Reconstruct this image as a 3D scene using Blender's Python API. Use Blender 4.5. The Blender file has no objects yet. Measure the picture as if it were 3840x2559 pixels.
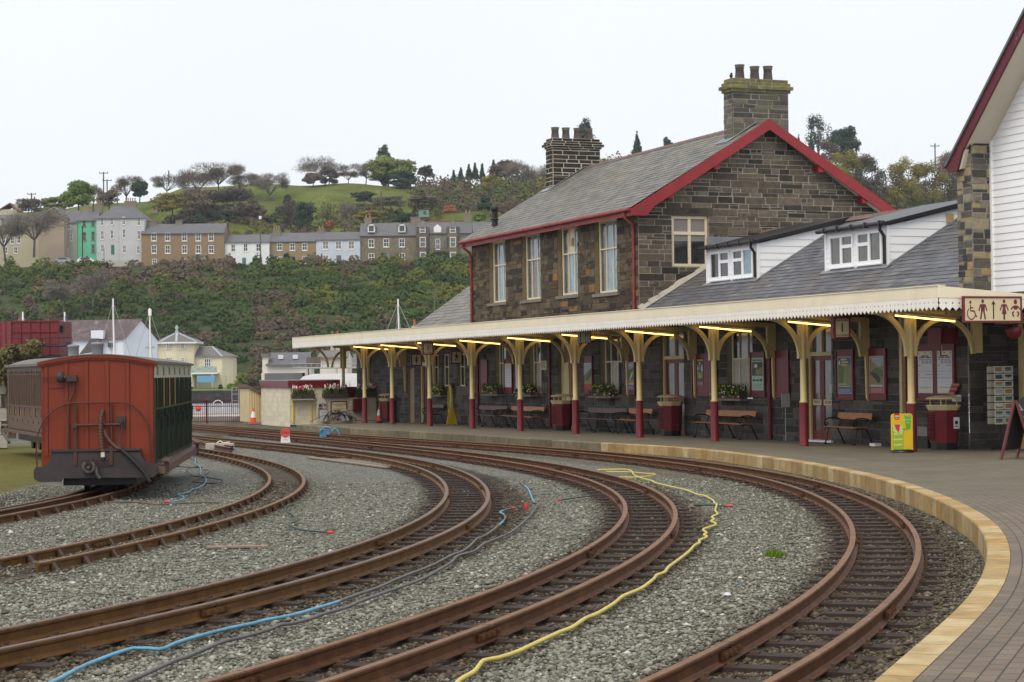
import bpy, math, random
import numpy as np
from mathutils import Vector, Matrix
rnd = random.Random(7)
SC = bpy.context.scene
COL = SC.collection
# ---------------------------------------------------------------- camera
F_PX = 7200.0; H0 = 1.75; KF = .0057; RHO = .0113; CX, CY = 1920.0, 1279.5
PIT = (1395.5 - 1279.5) / F_PX
_F = np.array([0, math.cos(PIT), math.sin(PIT)])
_R0 = np.array([1.0, 0, 0]); _U0 = np.cross(_R0, _F)
_R = _R0 * math.cos(RHO) - _U0 * math.sin(RHO)
_U = _U0 * math.cos(RHO) + _R0 * math.sin(RHO)
CAM = np.array([0, 0, H0])
cd = bpy.data.cameras.new('camera'); cam = bpy.data.objects.new('camera', cd); COL.objects.link(cam)
cam.matrix_world = Matrix(((_R[0], _U[0], -_F[0], 0), (_R[1], _U[1], -_F[1], 0), (_R[2], _U[2], -_F[2], H0), (0, 0, 0, 1)))
cd.sensor_width = 36; cd.lens = 36 * F_PX / 3840; cd.clip_start = .5; cd.clip_end = 6000
SC.camera = cam
# ---------------------------------------------------------------- sky and sun (overcast)
SUN_EL, SUN_AZ = math.radians(52), math.radians(205)     # azimuth clockwise from +Y: behind the camera, a little left
W = bpy.data.worlds.new('World'); SC.world = W; W.use_nodes = True
nt = W.node_tree; nt.nodes.clear()
sky = nt.nodes.new('ShaderNodeTexSky'); sky.sky_type = 'NISHITA'; sky.sun_disc = False
sky.sun_elevation = SUN_EL; sky.sun_rotation = SUN_AZ; sky.air_density = 1.0; sky.dust_density = 6.0; sky.ozone_density = 1.0
bg = nt.nodes.new('ShaderNodeBackground'); bg.inputs['Strength'].default_value = .11
bw = nt.nodes.new('ShaderNodeMixRGB'); bw.blend_type = 'MIX'; bw.inputs[0].default_value = .80
ov = nt.nodes.new('ShaderNodeTexNoise'); ov.inputs['Scale'].default_value = 1.6; ov.inputs['Detail'].default_value = 3
ocr = nt.nodes.new('ShaderNodeValToRGB'); ocr.color_ramp.elements[0].color = (8.9, 9.5, 10.4, 1); ocr.color_ramp.elements[1].color = (10.2, 10.45, 10.8, 1)
ocr.color_ramp.elements[0].position = .3; ocr.color_ramp.elements[1].position = .65
out = nt.nodes.new('ShaderNodeOutputWorld'); tcw = nt.nodes.new('ShaderNodeTexCoord')
nt.links.new(tcw.outputs['Generated'], ov.inputs['Vector']); nt.links.new(ov.outputs[0], ocr.inputs[0])
nt.links.new(sky.outputs[0], bw.inputs[1]); nt.links.new(ocr.outputs[0], bw.inputs[2])
nt.links.new(bw.outputs[0], bg.inputs[0]); nt.links.new(bg.outputs[0], out.inputs[0])
sl = bpy.data.lights.new('sun', 'SUN'); so = bpy.data.objects.new('sun', sl); COL.objects.link(so)
sl.energy = 1.5; sl.angle = math.radians(28); sl.color = (1, .90, .74)
_d = Vector((math.sin(SUN_AZ) * math.cos(SUN_EL), math.cos(SUN_AZ) * math.cos(SUN_EL), math.sin(SUN_EL)))
so.rotation_euler = _d.to_track_quat('Z', 'Y').to_euler()
SC.view_settings.view_transform = 'Standard'; SC.view_settings.look = 'None'
SC.view_settings.exposure = .10; SC.view_settings.gamma = 1; SC.view_settings.use_curve_mapping = False
# ---------------------------------------------------------------- measuring helpers (metres)
def ray(px, py): return _F * F_PX + _R * (px - CX) - _U * (py - CY)
def rz(Y): return -KF * min(Y, 125.)
def grd(px, py, h=0.):
    d = ray(px, py); return CAM + d * ((H0 - h) / (-d[2] - KF * d[1]))
def atY(px, py, Y):
    d = ray(px, py); return CAM + d * (Y / d[1])
TH = math.atan(2790 / F_PX)
AX = np.array([-math.sin(TH), math.cos(TH), 0]); BX = np.array([math.cos(TH), math.sin(TH), 0])
PL = .12
ORG = grd(3420, 1695, PL); ORG[2] = 0
def S(b, t, z=0.): return ORG + AX * t + BX * b + np.array([0, 0, z])
def zp(b, t): return rz(S(b, t)[1]) + PL                 # platform level
def onb(px, py, b):
    d = ray(px, py); P = CAM + d * ((b - (CAM - ORG) @ BX) / (d @ BX)); return (P - ORG) @ AX, P[2]
def ont(px, py, t):
    d = ray(px, py); P = CAM + d * ((t - (CAM - ORG) @ AX) / (d @ AX)); return (P - ORG) @ BX, P[2]
# ---------------------------------------------------------------- mesh builder
class MB:
    def __init__(s): s.v = []; s.f = []; s.m = []; s.t = []; s.s = []
    def poly(s, pts, m=0, t=None, sm=False):
        n = len(s.v); s.v += [tuple(map(float, p)) for p in pts]; s.f.append(tuple(range(n, n + len(pts)))); s.m.append(m)
        s.t.append(rnd.random() if t is None else t); s.s.append(sm)
    def raw(s, vs, fs, m=0, t=None, sm=False):
        n = len(s.v); t = rnd.random() if t is None else t
        s.v += [tuple(map(float, p)) for p in vs]
        for f in fs: s.f.append(tuple(i + n for i in f)); s.m.append(m); s.t.append(t); s.s.append(sm)
    def box(s, x0, x1, y0, y1, z0, z1, m=0, t=None):
        s.raw([(x0, y0, z0), (x1, y0, z0), (x1, y1, z0), (x0, y1, z0), (x0, y0, z1), (x1, y0, z1), (x1, y1, z1), (x0, y1, z1)],
              [(0, 3, 2, 1), (4, 5, 6, 7), (0, 1, 5, 4), (1, 2, 6, 5), (2, 3, 7, 6), (3, 0, 4, 7)], m, t)
    def bar(s, p, q, w, h, m=0, up=(0, 0, 1), t=None):
        p = Vector(p); q = Vector(q); d = (q - p).normalized(); u = Vector(up)
        sd = d.cross(u)
        if sd.length < 1e-4: sd = d.cross(Vector((1, 0, 0)))
        sd.normalize(); u = sd.cross(d); a = sd * w / 2; b = u * h / 2
        s.raw([p - a - b, p + a - b, p + a + b, p - a + b, q - a - b, q + a - b, q + a + b, q - a + b],
              [(0, 1, 2, 3), (7, 6, 5, 4), (0, 4, 5, 1), (1, 5, 6, 2), (2, 6, 7, 3), (3, 7, 4, 0)], m, t)
    def tube(s, pts, r, n=8, m=0, cap=True, t=None, sm=True):
        pts = [Vector(p) for p in pts]; N = len(pts); rr = r if hasattr(r, '__len__') else [r] * N
        vs = []; prev = None
        for i in range(N):
            d = (pts[min(i + 1, N - 1)] - pts[max(i - 1, 0)])
            d = d.normalized() if d.length > 1e-9 else Vector((0, 0, 1))
            if prev is None:
                a = d.cross(Vector((0, 0, 1)))
                if a.length < .05: a = d.cross(Vector((1, 0, 0)))
            else: a = prev - d * prev.dot(d)
            a.normalize(); prev = a; b = d.cross(a)
            for k in range(n):
                w = 2 * math.pi * k / n; vs.append(pts[i] + (a * math.cos(w) + b * math.sin(w)) * rr[i])
        fs = [(i * n + k, i * n + (k + 1) % n, (i + 1) * n + (k + 1) % n, (i + 1) * n + k) for i in range(N - 1) for k in range(n)]
        t = rnd.random() if t is None else t
        s.raw(vs, fs, m, t, sm)
        if cap:
            s.poly(vs[:n][::-1], m, t); s.poly(vs[-n:], m, t)
    def lathe(s, prof, c=(0, 0, 0), n=16, m=0, t=None, sm=True, ax=None):
        vs = []
        for r, z in prof:
            for k in range(n):
                w = 2 * math.pi * k / n
                if ax is None: vs.append((c[0] + r * math.cos(w), c[1] + r * math.sin(w), c[2] + z))
                elif ax == 'y': vs.append((c[0] + r * math.cos(w), c[1] + z, c[2] + r * math.sin(w)))
                else: vs.append((c[0] + z, c[1] + r * math.cos(w), c[2] + r * math.sin(w)))
        fs = [(i * n + k, i * n + (k + 1) % n, (i + 1) * n + (k + 1) % n, (i + 1) * n + k) for i in range(len(prof) - 1) for k in range(n)]
        t = rnd.random() if t is None else t
        s.raw(vs, fs, m, t, sm); s.poly(vs[:n][::-1], m, t); s.poly(vs[-n:], m, t)
    def ext(s, pts, vec, m=0, t=None, mf=None):
        pts = [Vector(p) for p in pts]; vec = Vector(vec); n = len(pts); t = rnd.random() if t is None else t
        q = [p + vec for p in pts]
        s.poly(pts, m if mf is None else mf, t); s.poly(q[::-1], m, t)
        for i in range(n): j = (i + 1) % n; s.poly([pts[i], q[i], q[j], pts[j]], m, t)
    def build(s, name, mats, parent=None, loc=None, rot=0, ngon=False):
        me = bpy.data.meshes.new(name); me.from_pydata(s.v, [], s.f)
        mats = mats if isinstance(mats, (list, tuple)) else [mats]
        for m in mats: me.materials.append(m)
        me.polygons.foreach_set('material_index', s.m); me.polygons.foreach_set('use_smooth', s.s)
        a = me.attributes.new('tone', 'FLOAT', 'FACE'); a.data.foreach_set('value', s.t)
        me.update()
        o = bpy.data.objects.new(name, me); COL.objects.link(o)
        if parent: o.parent = parent
        if loc is not None: o.location = tuple(loc)
        if rot: o.rotation_euler = (0, 0, rot)
        return o
def tag(o, label=None, cat=None, group=None, kind=None):
    if label: o['label'] = label
    if cat: o['category'] = cat
    if group: o['group'] = group
    if kind: o['kind'] = kind
    return o
def thing(name, label, cat, loc=(0, 0, 0), rot=0., group=None):
    o = bpy.data.objects.new(name, None); COL.objects.link(o); o.empty_display_size = .2
    o.location = tuple(map(float, loc)); o.rotation_euler = (0, 0, rot)
    return tag(o, label, cat, group)
def sthing(name, label, cat, b=0, t=0, z=0., rot=0., group=None):      # frame: local x = away from the tracks, y = along the platform
    return thing(name, label, cat, S(b, t, z), TH + rot, group)
def dup(o, loc=None, rot=None, label=None, parent=None):
    c = o.copy(); COL.objects.link(c)
    if parent: c.parent = parent
    if loc is not None: c.location = tuple(map(float, loc))
    if rot is not None: c.rotation_euler = (0, 0, rot)
    if label: c['label'] = label
    for ch in o.children: dup(ch, parent=c)
    return c
def text(name, s, size, mt, parent, loc, face='-t', ext=.002, align='CENTER', squash=1.):
    cu = bpy.data.curves.new(name, 'FONT'); cu.body = s; cu.size = size; cu.extrude = ext; cu.align_x = align; cu.align_y = 'CENTER'
    cu.resolution_u = 2; cu.space_line = .95
    to = bpy.data.objects.new(name, cu); COL.objects.link(to)
    me = bpy.data.meshes.new_from_object(to); bpy.data.objects.remove(to); bpy.data.curves.remove(cu)
    X = {'-t': (Vector((1, 0, 0)), Vector((0, -1, 0))), '-b': (Vector((0, -1, 0)), Vector((-1, 0, 0)))}[face]
    M = Matrix((( X[0][0] * squash, 0, X[1][0], 0), (X[0][1] * squash, 0, X[1][1], 0), (0, 1, 0, 0), (0, 0, 0, 1)))
    me.transform(M)
    me.materials.clear(); me.materials.append(mt)
    o = bpy.data.objects.new(name, me); COL.objects.link(o); o.parent = parent; o.location = tuple(loc)
    return o
# ---------------------------------------------------------------- materials
class NT:
    def __init__(s, name):
        s.m = bpy.data.materials.new(name); s.m.use_nodes = True; s.t = s.m.node_tree; s.b = s.t.nodes['Principled BSDF']
    def n(s, ty, **kw):
        o = s.t.nodes.new('ShaderNode' + ty)
        for k, v in kw.items():
            if k in o.inputs: o.inputs[k].default_value = v
            else: setattr(o, k, v)
        return o
    def l(s, a, b): s.t.links.new(a, b)
    def ramp(s, fac, stops):
        r = s.n('ValToRGB'); e = r.color_ramp.elements
        while len(e) < len(stops): e.new(.5)
        for x, (p, c) in zip(e, stops): x.position = p; x.color = (*c, 1)
        if fac is not None: s.l(fac, r.inputs[0])
        return r.outputs[0]
    def noise(s, scale, detail=4, vec=None, rough=.6):
        o = s.n('TexNoise', Scale=scale, Detail=detail, Roughness=rough)
        if vec is not None: s.l(vec, o.inputs['Vector'])
        return o.outputs[0]
    def mix(s, f, a, b, mode='MIX'):
        o = s.n('MixRGB', blend_type=mode)
        for i, x in zip((0, 1, 2), (f, a, b)):
            if hasattr(x, 'is_output'): s.l(x, o.inputs[i])
            elif i == 0: o.inputs[0].default_value = x
            else: o.inputs[i].default_value = (*x, 1)
        return o.outputs[0]
    def math(s, op, a, b=0., clamp=False):
        o = s.n('Math', operation=op, use_clamp=clamp)
        for i, x in enumerate((a, b)):
            if hasattr(x, 'is_output'): s.l(x, o.inputs[i])
            else: o.inputs[i].default_value = x
        return o.outputs[0]
    def attr(s, name): return s.n('Attribute', attribute_name=name).outputs['Fac']
    def obj(s): return s.n('TexCoord').outputs['Object']
    def map(s, vec, sc):
        o = s.n('Mapping'); o.inputs['Scale'].default_value = sc; s.l(vec, o.inputs[0]); return o.outputs[0]
    def done(s, col, rough=.7, bump=None, bs=.3, bd=.02, metal=0., spec=.3):
        if hasattr(col, 'is_output'): s.l(col, s.b.inputs['Base Color'])
        else: s.b.inputs['Base Color'].default_value = (*col, 1)
        if hasattr(rough, 'is_output'): s.l(rough, s.b.inputs['Roughness'])
        else: s.b.inputs['Roughness'].default_value = rough
        s.b.inputs['Metallic'].default_value = metal; s.b.inputs['Specular IOR Level'].default_value = spec
        if bump is not None:
            o = s.n('Bump', Strength=bs, Distance=bd); s.l(bump, o.inputs['Height']); s.l(o.outputs[0], s.b.inputs['Normal'])
        return s.m
def vary(c, k): return tuple(min(1, x * k) for x in c)
def paint(name, c, rough=.45, var=.18, sc=3., dirt=None, dsc=2., damt=.35, bump=.0, spec=.4):
    k = NT(name); v = k.obj(); n = k.noise(sc, 5, v)
    col = k.ramp(n, [(.3, vary(c, 1 - var)), (.7, vary(c, 1 + var))])
    if dirt is not None:
        n2 = k.noise(dsc, 6, v, .7); f = k.ramp(n2, [(.48, (0, 0, 0)), (.68, (damt,) * 3)]); col = k.mix(f, col, dirt)
    return k.done(col, rough, n if bump else None, bump, .01, spec=spec)
def toned(name, stops, rough=.8, nsc=8., namt=.35, bump=.3, bd=.02, spec=.25, stain=None, ssc=.8):
    k = NT(name); v = k.obj(); c = k.ramp(k.attr('tone'), stops); n = k.noise(nsc, 6, v, .65)
    g = k.ramp(n, [(.25, (1 - namt,) * 3), (.75, (1 + namt * .6,) * 3)]); c = k.mix(1., c, g, 'MULTIPLY')
    if stain is not None:
        f = k.ramp(k.noise(ssc, 5, v, .7), [(.5, (0, 0, 0)), (.7, (stain[3],) * 3)]); c = k.mix(f, c, stain[:3])
    return k.done(c, rough, n, bump, bd, spec=spec)
def emit(name, c, st):
    k = NT(name); k.b.inputs['Emission Color'].default_value = (*c, 1); k.b.inputs['Emission Strength'].default_value = st
    return k.done(c, .4)
def glassy(name, c, rough=.08, metal=0., spec=.9):
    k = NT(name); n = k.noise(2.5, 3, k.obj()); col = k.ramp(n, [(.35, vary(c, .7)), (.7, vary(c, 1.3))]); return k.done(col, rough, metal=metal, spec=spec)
M = {}
M['mortar'] = paint('mortar', (.30, .27, .23), .95, .2, 6, bump=.3)
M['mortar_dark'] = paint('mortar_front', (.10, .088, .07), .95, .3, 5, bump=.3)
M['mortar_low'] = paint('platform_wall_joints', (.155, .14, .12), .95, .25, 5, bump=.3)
M['stone'] = toned('gable_stone', [(0, (.036, .031, .026)), (.3, (.085, .069, .052)), (.7, (.135, .111, .080)), (1, (.18, .15, .11))], .85, 7, .45, .5, .03, stain=(.03, .03, .03, .5), ssc=.7)
M['stone_front'] = toned('front_stone', [(0, (.034, .027, .021)), (.22, (.07, .052, .036)), (.6, (.125, .094, .058)), (.96, (.165, .125, .075)), (1, (.30, .16, .05))], .85, 6, .45, .5, .03, stain=(.04, .032, .025, .5), ssc=.9)
M['stone_low'] = toned('platform_wall_stone', [(0, (.045, .04, .037)), (.5, (.085, .076, .067)), (1, (.13, .115, .10))], .8, 7, .4, .45, .02)
M['stone_pier'] = toned('pier_stone', [(0, (.05, .05, .052)), (.5, (.10, .095, .085)), (.85, (.15, .135, .11)), (.9, (.30, .27, .19)), (1, (.36, .27, .11))], .85, 7, .4, .45, .02)
M['chim'] = toned('chimney_stone', [(0, (.06, .06, .062)), (.5, (.135, .125, .105)), (1, (.19, .175, .135))], .9, 5, .4, .4, .02, stain=(.13, .13, .045, .7), ssc=1.3)
M['chim_moss'] = toned('mossy_stone', [(0, (.12, .12, .06)), (1, (.20, .19, .07))], .95, 6, .5, .5, .03, stain=(.17, .19, .03, .9), ssc=2.)
M['chim_dark'] = toned('dark_chimney_stone', [(0, (.020, .018, .017)), (1, (.055, .046, .038))], .9, 6, .4, .4, .02)
M['mortar_pale'] = paint('pale_pointing', (.50, .45, .36), .95, .12, 6)
M['slate'] = toned('weathered_slate', [(0, (.145, .14, .13)), (.5, (.185, .178, .16)), (.9, (.225, .212, .185)), (1, (.25, .22, .17))], .6, 2.2, .3, .2, .01, stain=(.21, .17, .11, .55), ssc=.5)
M['slate_blue'] = toned('blue_grey_slate', [(0, (.095, .098, .108)), (.5, (.125, .128, .138)), (.93, (.155, .155, .162)), (1, (.21, .205, .19))], .5, 3., .25, .2, .01, stain=(.14, .10, .065, .6), ssc=.55)
M['ridge_red'] = paint('ridge_tile', (.16, .10, .085), .8, .3, 3)
M['lead'] = paint('lead', (.22, .23, .25), .55, .25, 2)
M['lime'] = paint('lime_mortar_fillet', (.42, .385, .33), .95, .2, 4, bump=.4)
M['maroon'] = paint('maroon_paint', (.15, .0115, .018), .4, .15, 2, (.06, .01, .015), 3, .3)
M['maroon_barge'] = paint('bargeboard_red', (.27, .022, .026), .5, .12, 2, (.16, .02, .02), 3, .3)
M['maroon_gut'] = paint('gutter_red', (.25, .035, .035), .6, .25, 3, (.30, .14, .12), 5, .5)
M['maroon_dk'] = paint('dark_maroon', (.085, .008, .012), .45, .2, 2)
def _peel():
    k = NT('peeling_maroon'); v = k.obj(); n = k.noise(3.2, 7, k.map(v, (1, 1, .55)), .75)
    f = k.ramp(n, [(.60, (0, 0, 0)), (.66, (.75,) * 3)]); c = k.mix(f, (.115, .018, .028), (.42, .34, .34)); return k.done(c, .55)
M['peel'] = _peel()
M['cream'] = paint('cream_paint', (.62, .50, .255), .45, .08, 2, (.40, .31, .14), 3, .25)
M['cream_post'] = paint('post_cream', (.60, .47, .21), .4, .08, 2, (.42, .31, .13), 2.5, .25)
M['fascia'] = paint('pale_cream_fascia', (.80, .71, .52), .5, .05, 1.5, (.62, .54, .38), 1.2, .22)
M['valance'] = paint('white_valance', (.84, .80, .73), .5, .05, 3, (.66, .6, .5), 2, .25)
M['white'] = paint('white_paint', (.80, .80, .80), .45, .04, 2, (.6, .58, .54), 2, .2)
M['upvc'] = paint('white_plastic', (.86, .87, .88), .3, .02, 2)
M['soffit'] = paint('soffit', (.60, .55, .44), .7, .06, 1)
M['fr_cream'] = paint('window_cream', (.70, .61, .43), .5, .08, 5, (.45, .36, .24), 5, .35)
M['black'] = paint('black_iron', (.012, .012, .013), .4, .3, 6)
M['blackpl'] = paint('black_gutter', (.018, .017, .018), .4, .3, 3)
M['pane_sky'] = glassy('painted_sky_glass', (.20, .30, .36), .06)  # sky reflection painted into the pane's base colour
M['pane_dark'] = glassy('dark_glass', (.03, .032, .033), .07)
M['pane_mid'] = glassy('dusty_glass', (.10, .098, .085), .12)
M['curtain'] = paint('net_curtain', (.48, .45, .40), .9, .2, 9)
M['grey_board'] = paint('grey_blind', (.23, .20, .185), .7, .08, 2)
M['reveal'] = paint('dressed_stone', (.20, .155, .09), .85, .2, 4, bump=.2)
M['sill'] = paint('slate_sill', (.20, .175, .14), .8, .2, 4)
M['pot'] = paint('chimney_pot', (.075, .06, .055), .8, .3, 5, (.2, .19, .16), 4, .3)
M['buffpot'] = paint('buff_pot', (.42, .29, .13), .8, .2, 2)
M['wood'] = paint('orange_bench_wood', (.36, .125, .018), .45, .2, 4)
M['wood_dk'] = paint('weathered_bench_wood', (.12, .065, .045), .55, .25, 4)
M['tubeglow'] = emit('warm_tube', (1.0, .62, .17), 4.)
M['batten'] = paint('lamp_batten', (.42, .36, .25), .5, .05, 2)
M['under'] = paint('canopy_underside', (.085, .022, .022), .7, .2, 2)
M['ink'] = paint('dark_ink', (.035, .018, .018), .6, .1, 3)
M['inkmar'] = paint('maroon_ink', (.13, .015, .03), .5, .1, 3)
M['signcream'] = paint('sign_cream', (.62, .52, .32), .45, .05, 2)
M['paper'] = paint('paper', (.66, .66, .70), .5, .05, 4)
M['paper_cream'] = paint('cream_paper', (.66, .62, .48), .5, .05, 4)
M['yellow'] = paint('yellow_plastic', (.72, .50, .015), .4, .08, 3)
M['hose'] = paint('yellow_hose', (.62, .50, .10), .45, .1, 8, (.35, .3, .12), 5, .35)
M['blue'] = paint('blue_plastic', (.07, .24, .45), .4, .12, 3)
M['bluehose'] = paint('blue_hose', (.10, .33, .48), .45, .2, 8, (.12, .13, .14), 3, .5)
M['greyhose'] = paint('grey_hose', (.115, .105, .10), .55, .25, 6)
M['greenhose'] = paint('dark_green_hose', (.02, .055, .04), .5, .2, 6)
M['redcap'] = paint('red_coupling', (.55, .04, .06), .4, .1, 4)
M['cone'] = paint('cone_orange', (.72, .075, .02), .5, .1, 3)
M['grey_box'] = paint('grey_cabinet', (.42, .43, .42), .5, .08, 2)
M['steel'] = paint('galvanised', (.33, .34, .35), .4, .1, 4)
M['cable'] = paint('black_cable', (.018, .017, .02), .5, .2, 6)
M['board_blk'] = paint('chalkboard', (.02, .02, .023), .6, .2, 2)
M['stile'] = paint('sandwich_board_wood', (.13, .028, .022), .5, .2, 4)
M['chalk'] = paint('chalk', (.62, .63, .66), .9, .1, 9)
M['red_sign'] = paint('stop_red', (.60, .085, .085), .45, .06, 4)
M['concrete'] = paint('concrete', (.36, .34, .30), .85, .2, 4, bump=.3)
M['planter'] = paint('planter_brown', (.075, .045, .035), .7, .25, 4)
M['leaf'] = toned('planter_leaf', [(0, (.03, .075, .012)), (1, (.09, .17, .025))], .6, 6, .2, 0)
M['tul_w'] = paint('white_tulip', (.75, .70, .58), .6, .08, 4); M['tul_p'] = paint('pink_tulip', (.60, .14, .20), .6, .2, 4)
M['daff'] = paint('daffodil', (.70, .52, .02), .6, .15, 4)
M['tarmac'] = paint('tarmac', (.10, .095, .085), .9, .2, 3)
def _rail(nm, c1, c2, c3):
    k = NT(nm); v = k.obj(); n = k.noise(5, 6, v, .7); c = k.ramp(n, [(.3, c1), (.55, c2), (.75, c3)]); n2 = k.noise(60, 3, v)
    return k.done(c, .62, n2, .25, .004, metal=.15)
M['rust'] = _rail('rusty_rail_side', (.070, .027, .010), (.125, .048, .016), (.20, .085, .028))
M['railtop'] = _rail('rail_head', (.14, .072, .036), (.20, .102, .050), (.26, .14, .07))
M['rust_y'] = _rail('ochre_rail_side', (.085, .04, .012), (.15, .07, .018), (.21, .105, .03))
M['railtop_y'] = _rail('worn_rail_head', (.12, .075, .05), (.165, .105, .072), (.22, .145, .10))
M['sleeper'] = toned('sleeper', [(0, (.030, .022, .019)), (.6, (.055, .039, .033)), (1, (.095, .062, .046))], .85, 9, .4, .5, .01)
M['chair'] = paint('rail_chair', (.085, .05, .03), .75, .3, 8)
def _ballast(nm):
    k = NT(nm); p = k.n('NewGeometry').outputs['Position']
    vo = k.n('TexVoronoi', Scale=26., feature='F1'); k.l(p, vo.inputs['Vector'])
    vd = k.n('TexVoronoi', Scale=26., feature='DISTANCE_TO_EDGE'); k.l(p, vd.inputs['Vector'])
    sx = k.n('SeparateColor'); k.l(vo.outputs['Color'], sx.inputs[0]); r = sx.outputs[0]
    cg = k.ramp(r, [(0, (.065, .064, .05)), (.25, (.165, .164, .128)), (.7, (.27, .27, .222)), (.96, (.36, .355, .30)), (1, (.6, .6, .55))])
    cb = k.ramp(r, [(0, (.022, .017, .012)), (.4, (.055, .039, .024)), (.85, (.105, .075, .043)), (1, (.22, .18, .12))])
    cy = k.ramp(r, [(0, (.05, .042, .025)), (.4, (.13, .105, .062)), (.85, (.21, .175, .105)), (1, (.38, .34, .26))])
    big = k.noise(.9, 5, p, .65)
    soil = k.math('ADD', k.attr('soil'), k.math('MULTIPLY', k.math('SUBTRACT', big, .5), .8), True)
    c = k.mix(k.ramp(soil, [(.25, (0,) * 3), (.75, (1,) * 3)]), cg, cb)
    yl = k.math('ADD', k.attr('yellow'), k.math('MULTIPLY', k.math('SUBTRACT', k.noise(1.7, 5, p), .5), 1.2), True)
    c = k.mix(k.ramp(yl, [(.35, (0,) * 3), (.9, (.85,) * 3)]), c, cy)
    c = k.mix(k.ramp(k.noise(.35, 4, p), [(.4, (0,) * 3), (.75, (.28,) * 3)]), c, (.16, .165, .15))
    dk = k.attr('soot'); c = k.mix(k.math('ADD', dk, k.math('MULTIPLY', k.math('SUBTRACT', big, .5), k.math('MULTIPLY', dk, 1.5)), True), c, (.018, .017, .016))
    edge = k.ramp(vd.outputs['Distance'], [(0, (.38,) * 3), (.16, (1.,) * 3)]); c = k.mix(1., c, edge, 'MULTIPLY')  # gaps between stones painted darker as crevice shade
    gr = k.math('ADD', k.attr('grass'), k.math('MULTIPLY', k.math('SUBTRACT', k.noise(2.2, 5, p), .5), .9), True)
    gcol = k.ramp(k.noise(3.1, 6, p, .7), [(.3, (.085, .065, .025)), (.48, (.15, .125, .022)), (.62, (.14, .15, .02)), (.75, (.10, .16, .02))])
    c = k.mix(k.ramp(gr, [(.4, (0,) * 3), (.75, (1,) * 3)]), c, gcol)
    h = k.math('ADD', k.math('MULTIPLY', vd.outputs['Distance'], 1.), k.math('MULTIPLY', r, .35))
    return k.done(c, .85, h, 1., .035, spec=.25)
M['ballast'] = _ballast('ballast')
def _stone3():
    k = NT('loose_stone'); t = k.attr('tone'); s = k.attr('soil')
    cg = k.ramp(t, [(0, (.09, .088, .068)), (.3, (.185, .183, .143)), (.75, (.275, .274, .225)), (.97, (.36, .355, .30)), (1, (.62, .62, .58))])
    cb = k.ramp(t, [(0, (.028, .02, .014)), (.5, (.07, .05, .031)), (1, (.15, .115, .07))])
    return k.done(k.mix(s, cg, cb), .85, k.noise(40, 4, k.obj()), .3, .01, spec=.25)
M['loose'] = _stone3()
def _pave():
    k = NT('block_paving'); uv = k.n('TexCoord').outputs['UV']; p = k.n('NewGeometry').outputs['Position']
    br = k.n('TexBrick', Scale=1., offset=.5); k.l(uv, br.inputs['Vector'])
    br.inputs['Brick Width'].default_value = .21; br.inputs['Row Height'].default_value = .105; br.inputs['Mortar Size'].default_value = .006; br.inputs['Bias'].default_value = 0
    br.inputs['Color1'].default_value = (.150, .118, .090, 1); br.inputs['Color2'].default_value = (.19, .152, .118, 1); br.inputs['Mortar'].default_value = (.055, .048, .038, 1)
    far = k.n('TexBrick', Scale=1., offset=.5); k.l(k.map(p, (1, 1, 1)), far.inputs['Vector'])
    far.inputs['Brick Width'].default_value = .42; far.inputs['Row Height'].default_value = .21; far.inputs['Mortar Size'].default_value = .01
    far.inputs['Color1'].default_value = (.13, .113, .08, 1); far.inputs['Color2'].default_value = (.16, .14, .10, 1); far.inputs['Mortar'].default_value = (.095, .088, .07, 1)
    sy = k.n('SeparateXYZ'); k.l(p, sy.inputs[0]); f = k.math('GREATER_THAN', sy.outputs[1], 26.3)
    c = k.mix(f, br.outputs['Color'], far.outputs['Color'])
    n = k.noise(.8, 6, p, .7); c = k.mix(1., c, k.ramp(n, [(.3, (.78,) * 3), (.7, (1.18, 1.15, 1.08))]), 'MULTIPLY')
    c = k.mix(k.ramp(k.noise(3.5, 5, p, .75), [(.62, (0,) * 3), (.75, (.35,) * 3)]), c, (.075, .075, .04))
    h = k.mix(f, br.outputs['Fac'], far.outputs['Fac'])
    return k.done(c, .85, h, -.4, .008)
M['pave'] = _pave()
M['kerb'] = toned('kerb_stone', [(0, (.34, .23, .10)), (.4, (.44, .31, .14)), (.75, (.52, .41, .23)), (1, (.40, .23, .065))], .85, 5, .3, .3, .01, stain=(.26, .15, .045, .6), ssc=1.5)
M['kerb_old'] = toned('old_platform_edge', [(0, (.13, .11, .07)), (1, (.22, .185, .12))], .9, 4, .4, .4, .02)
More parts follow.
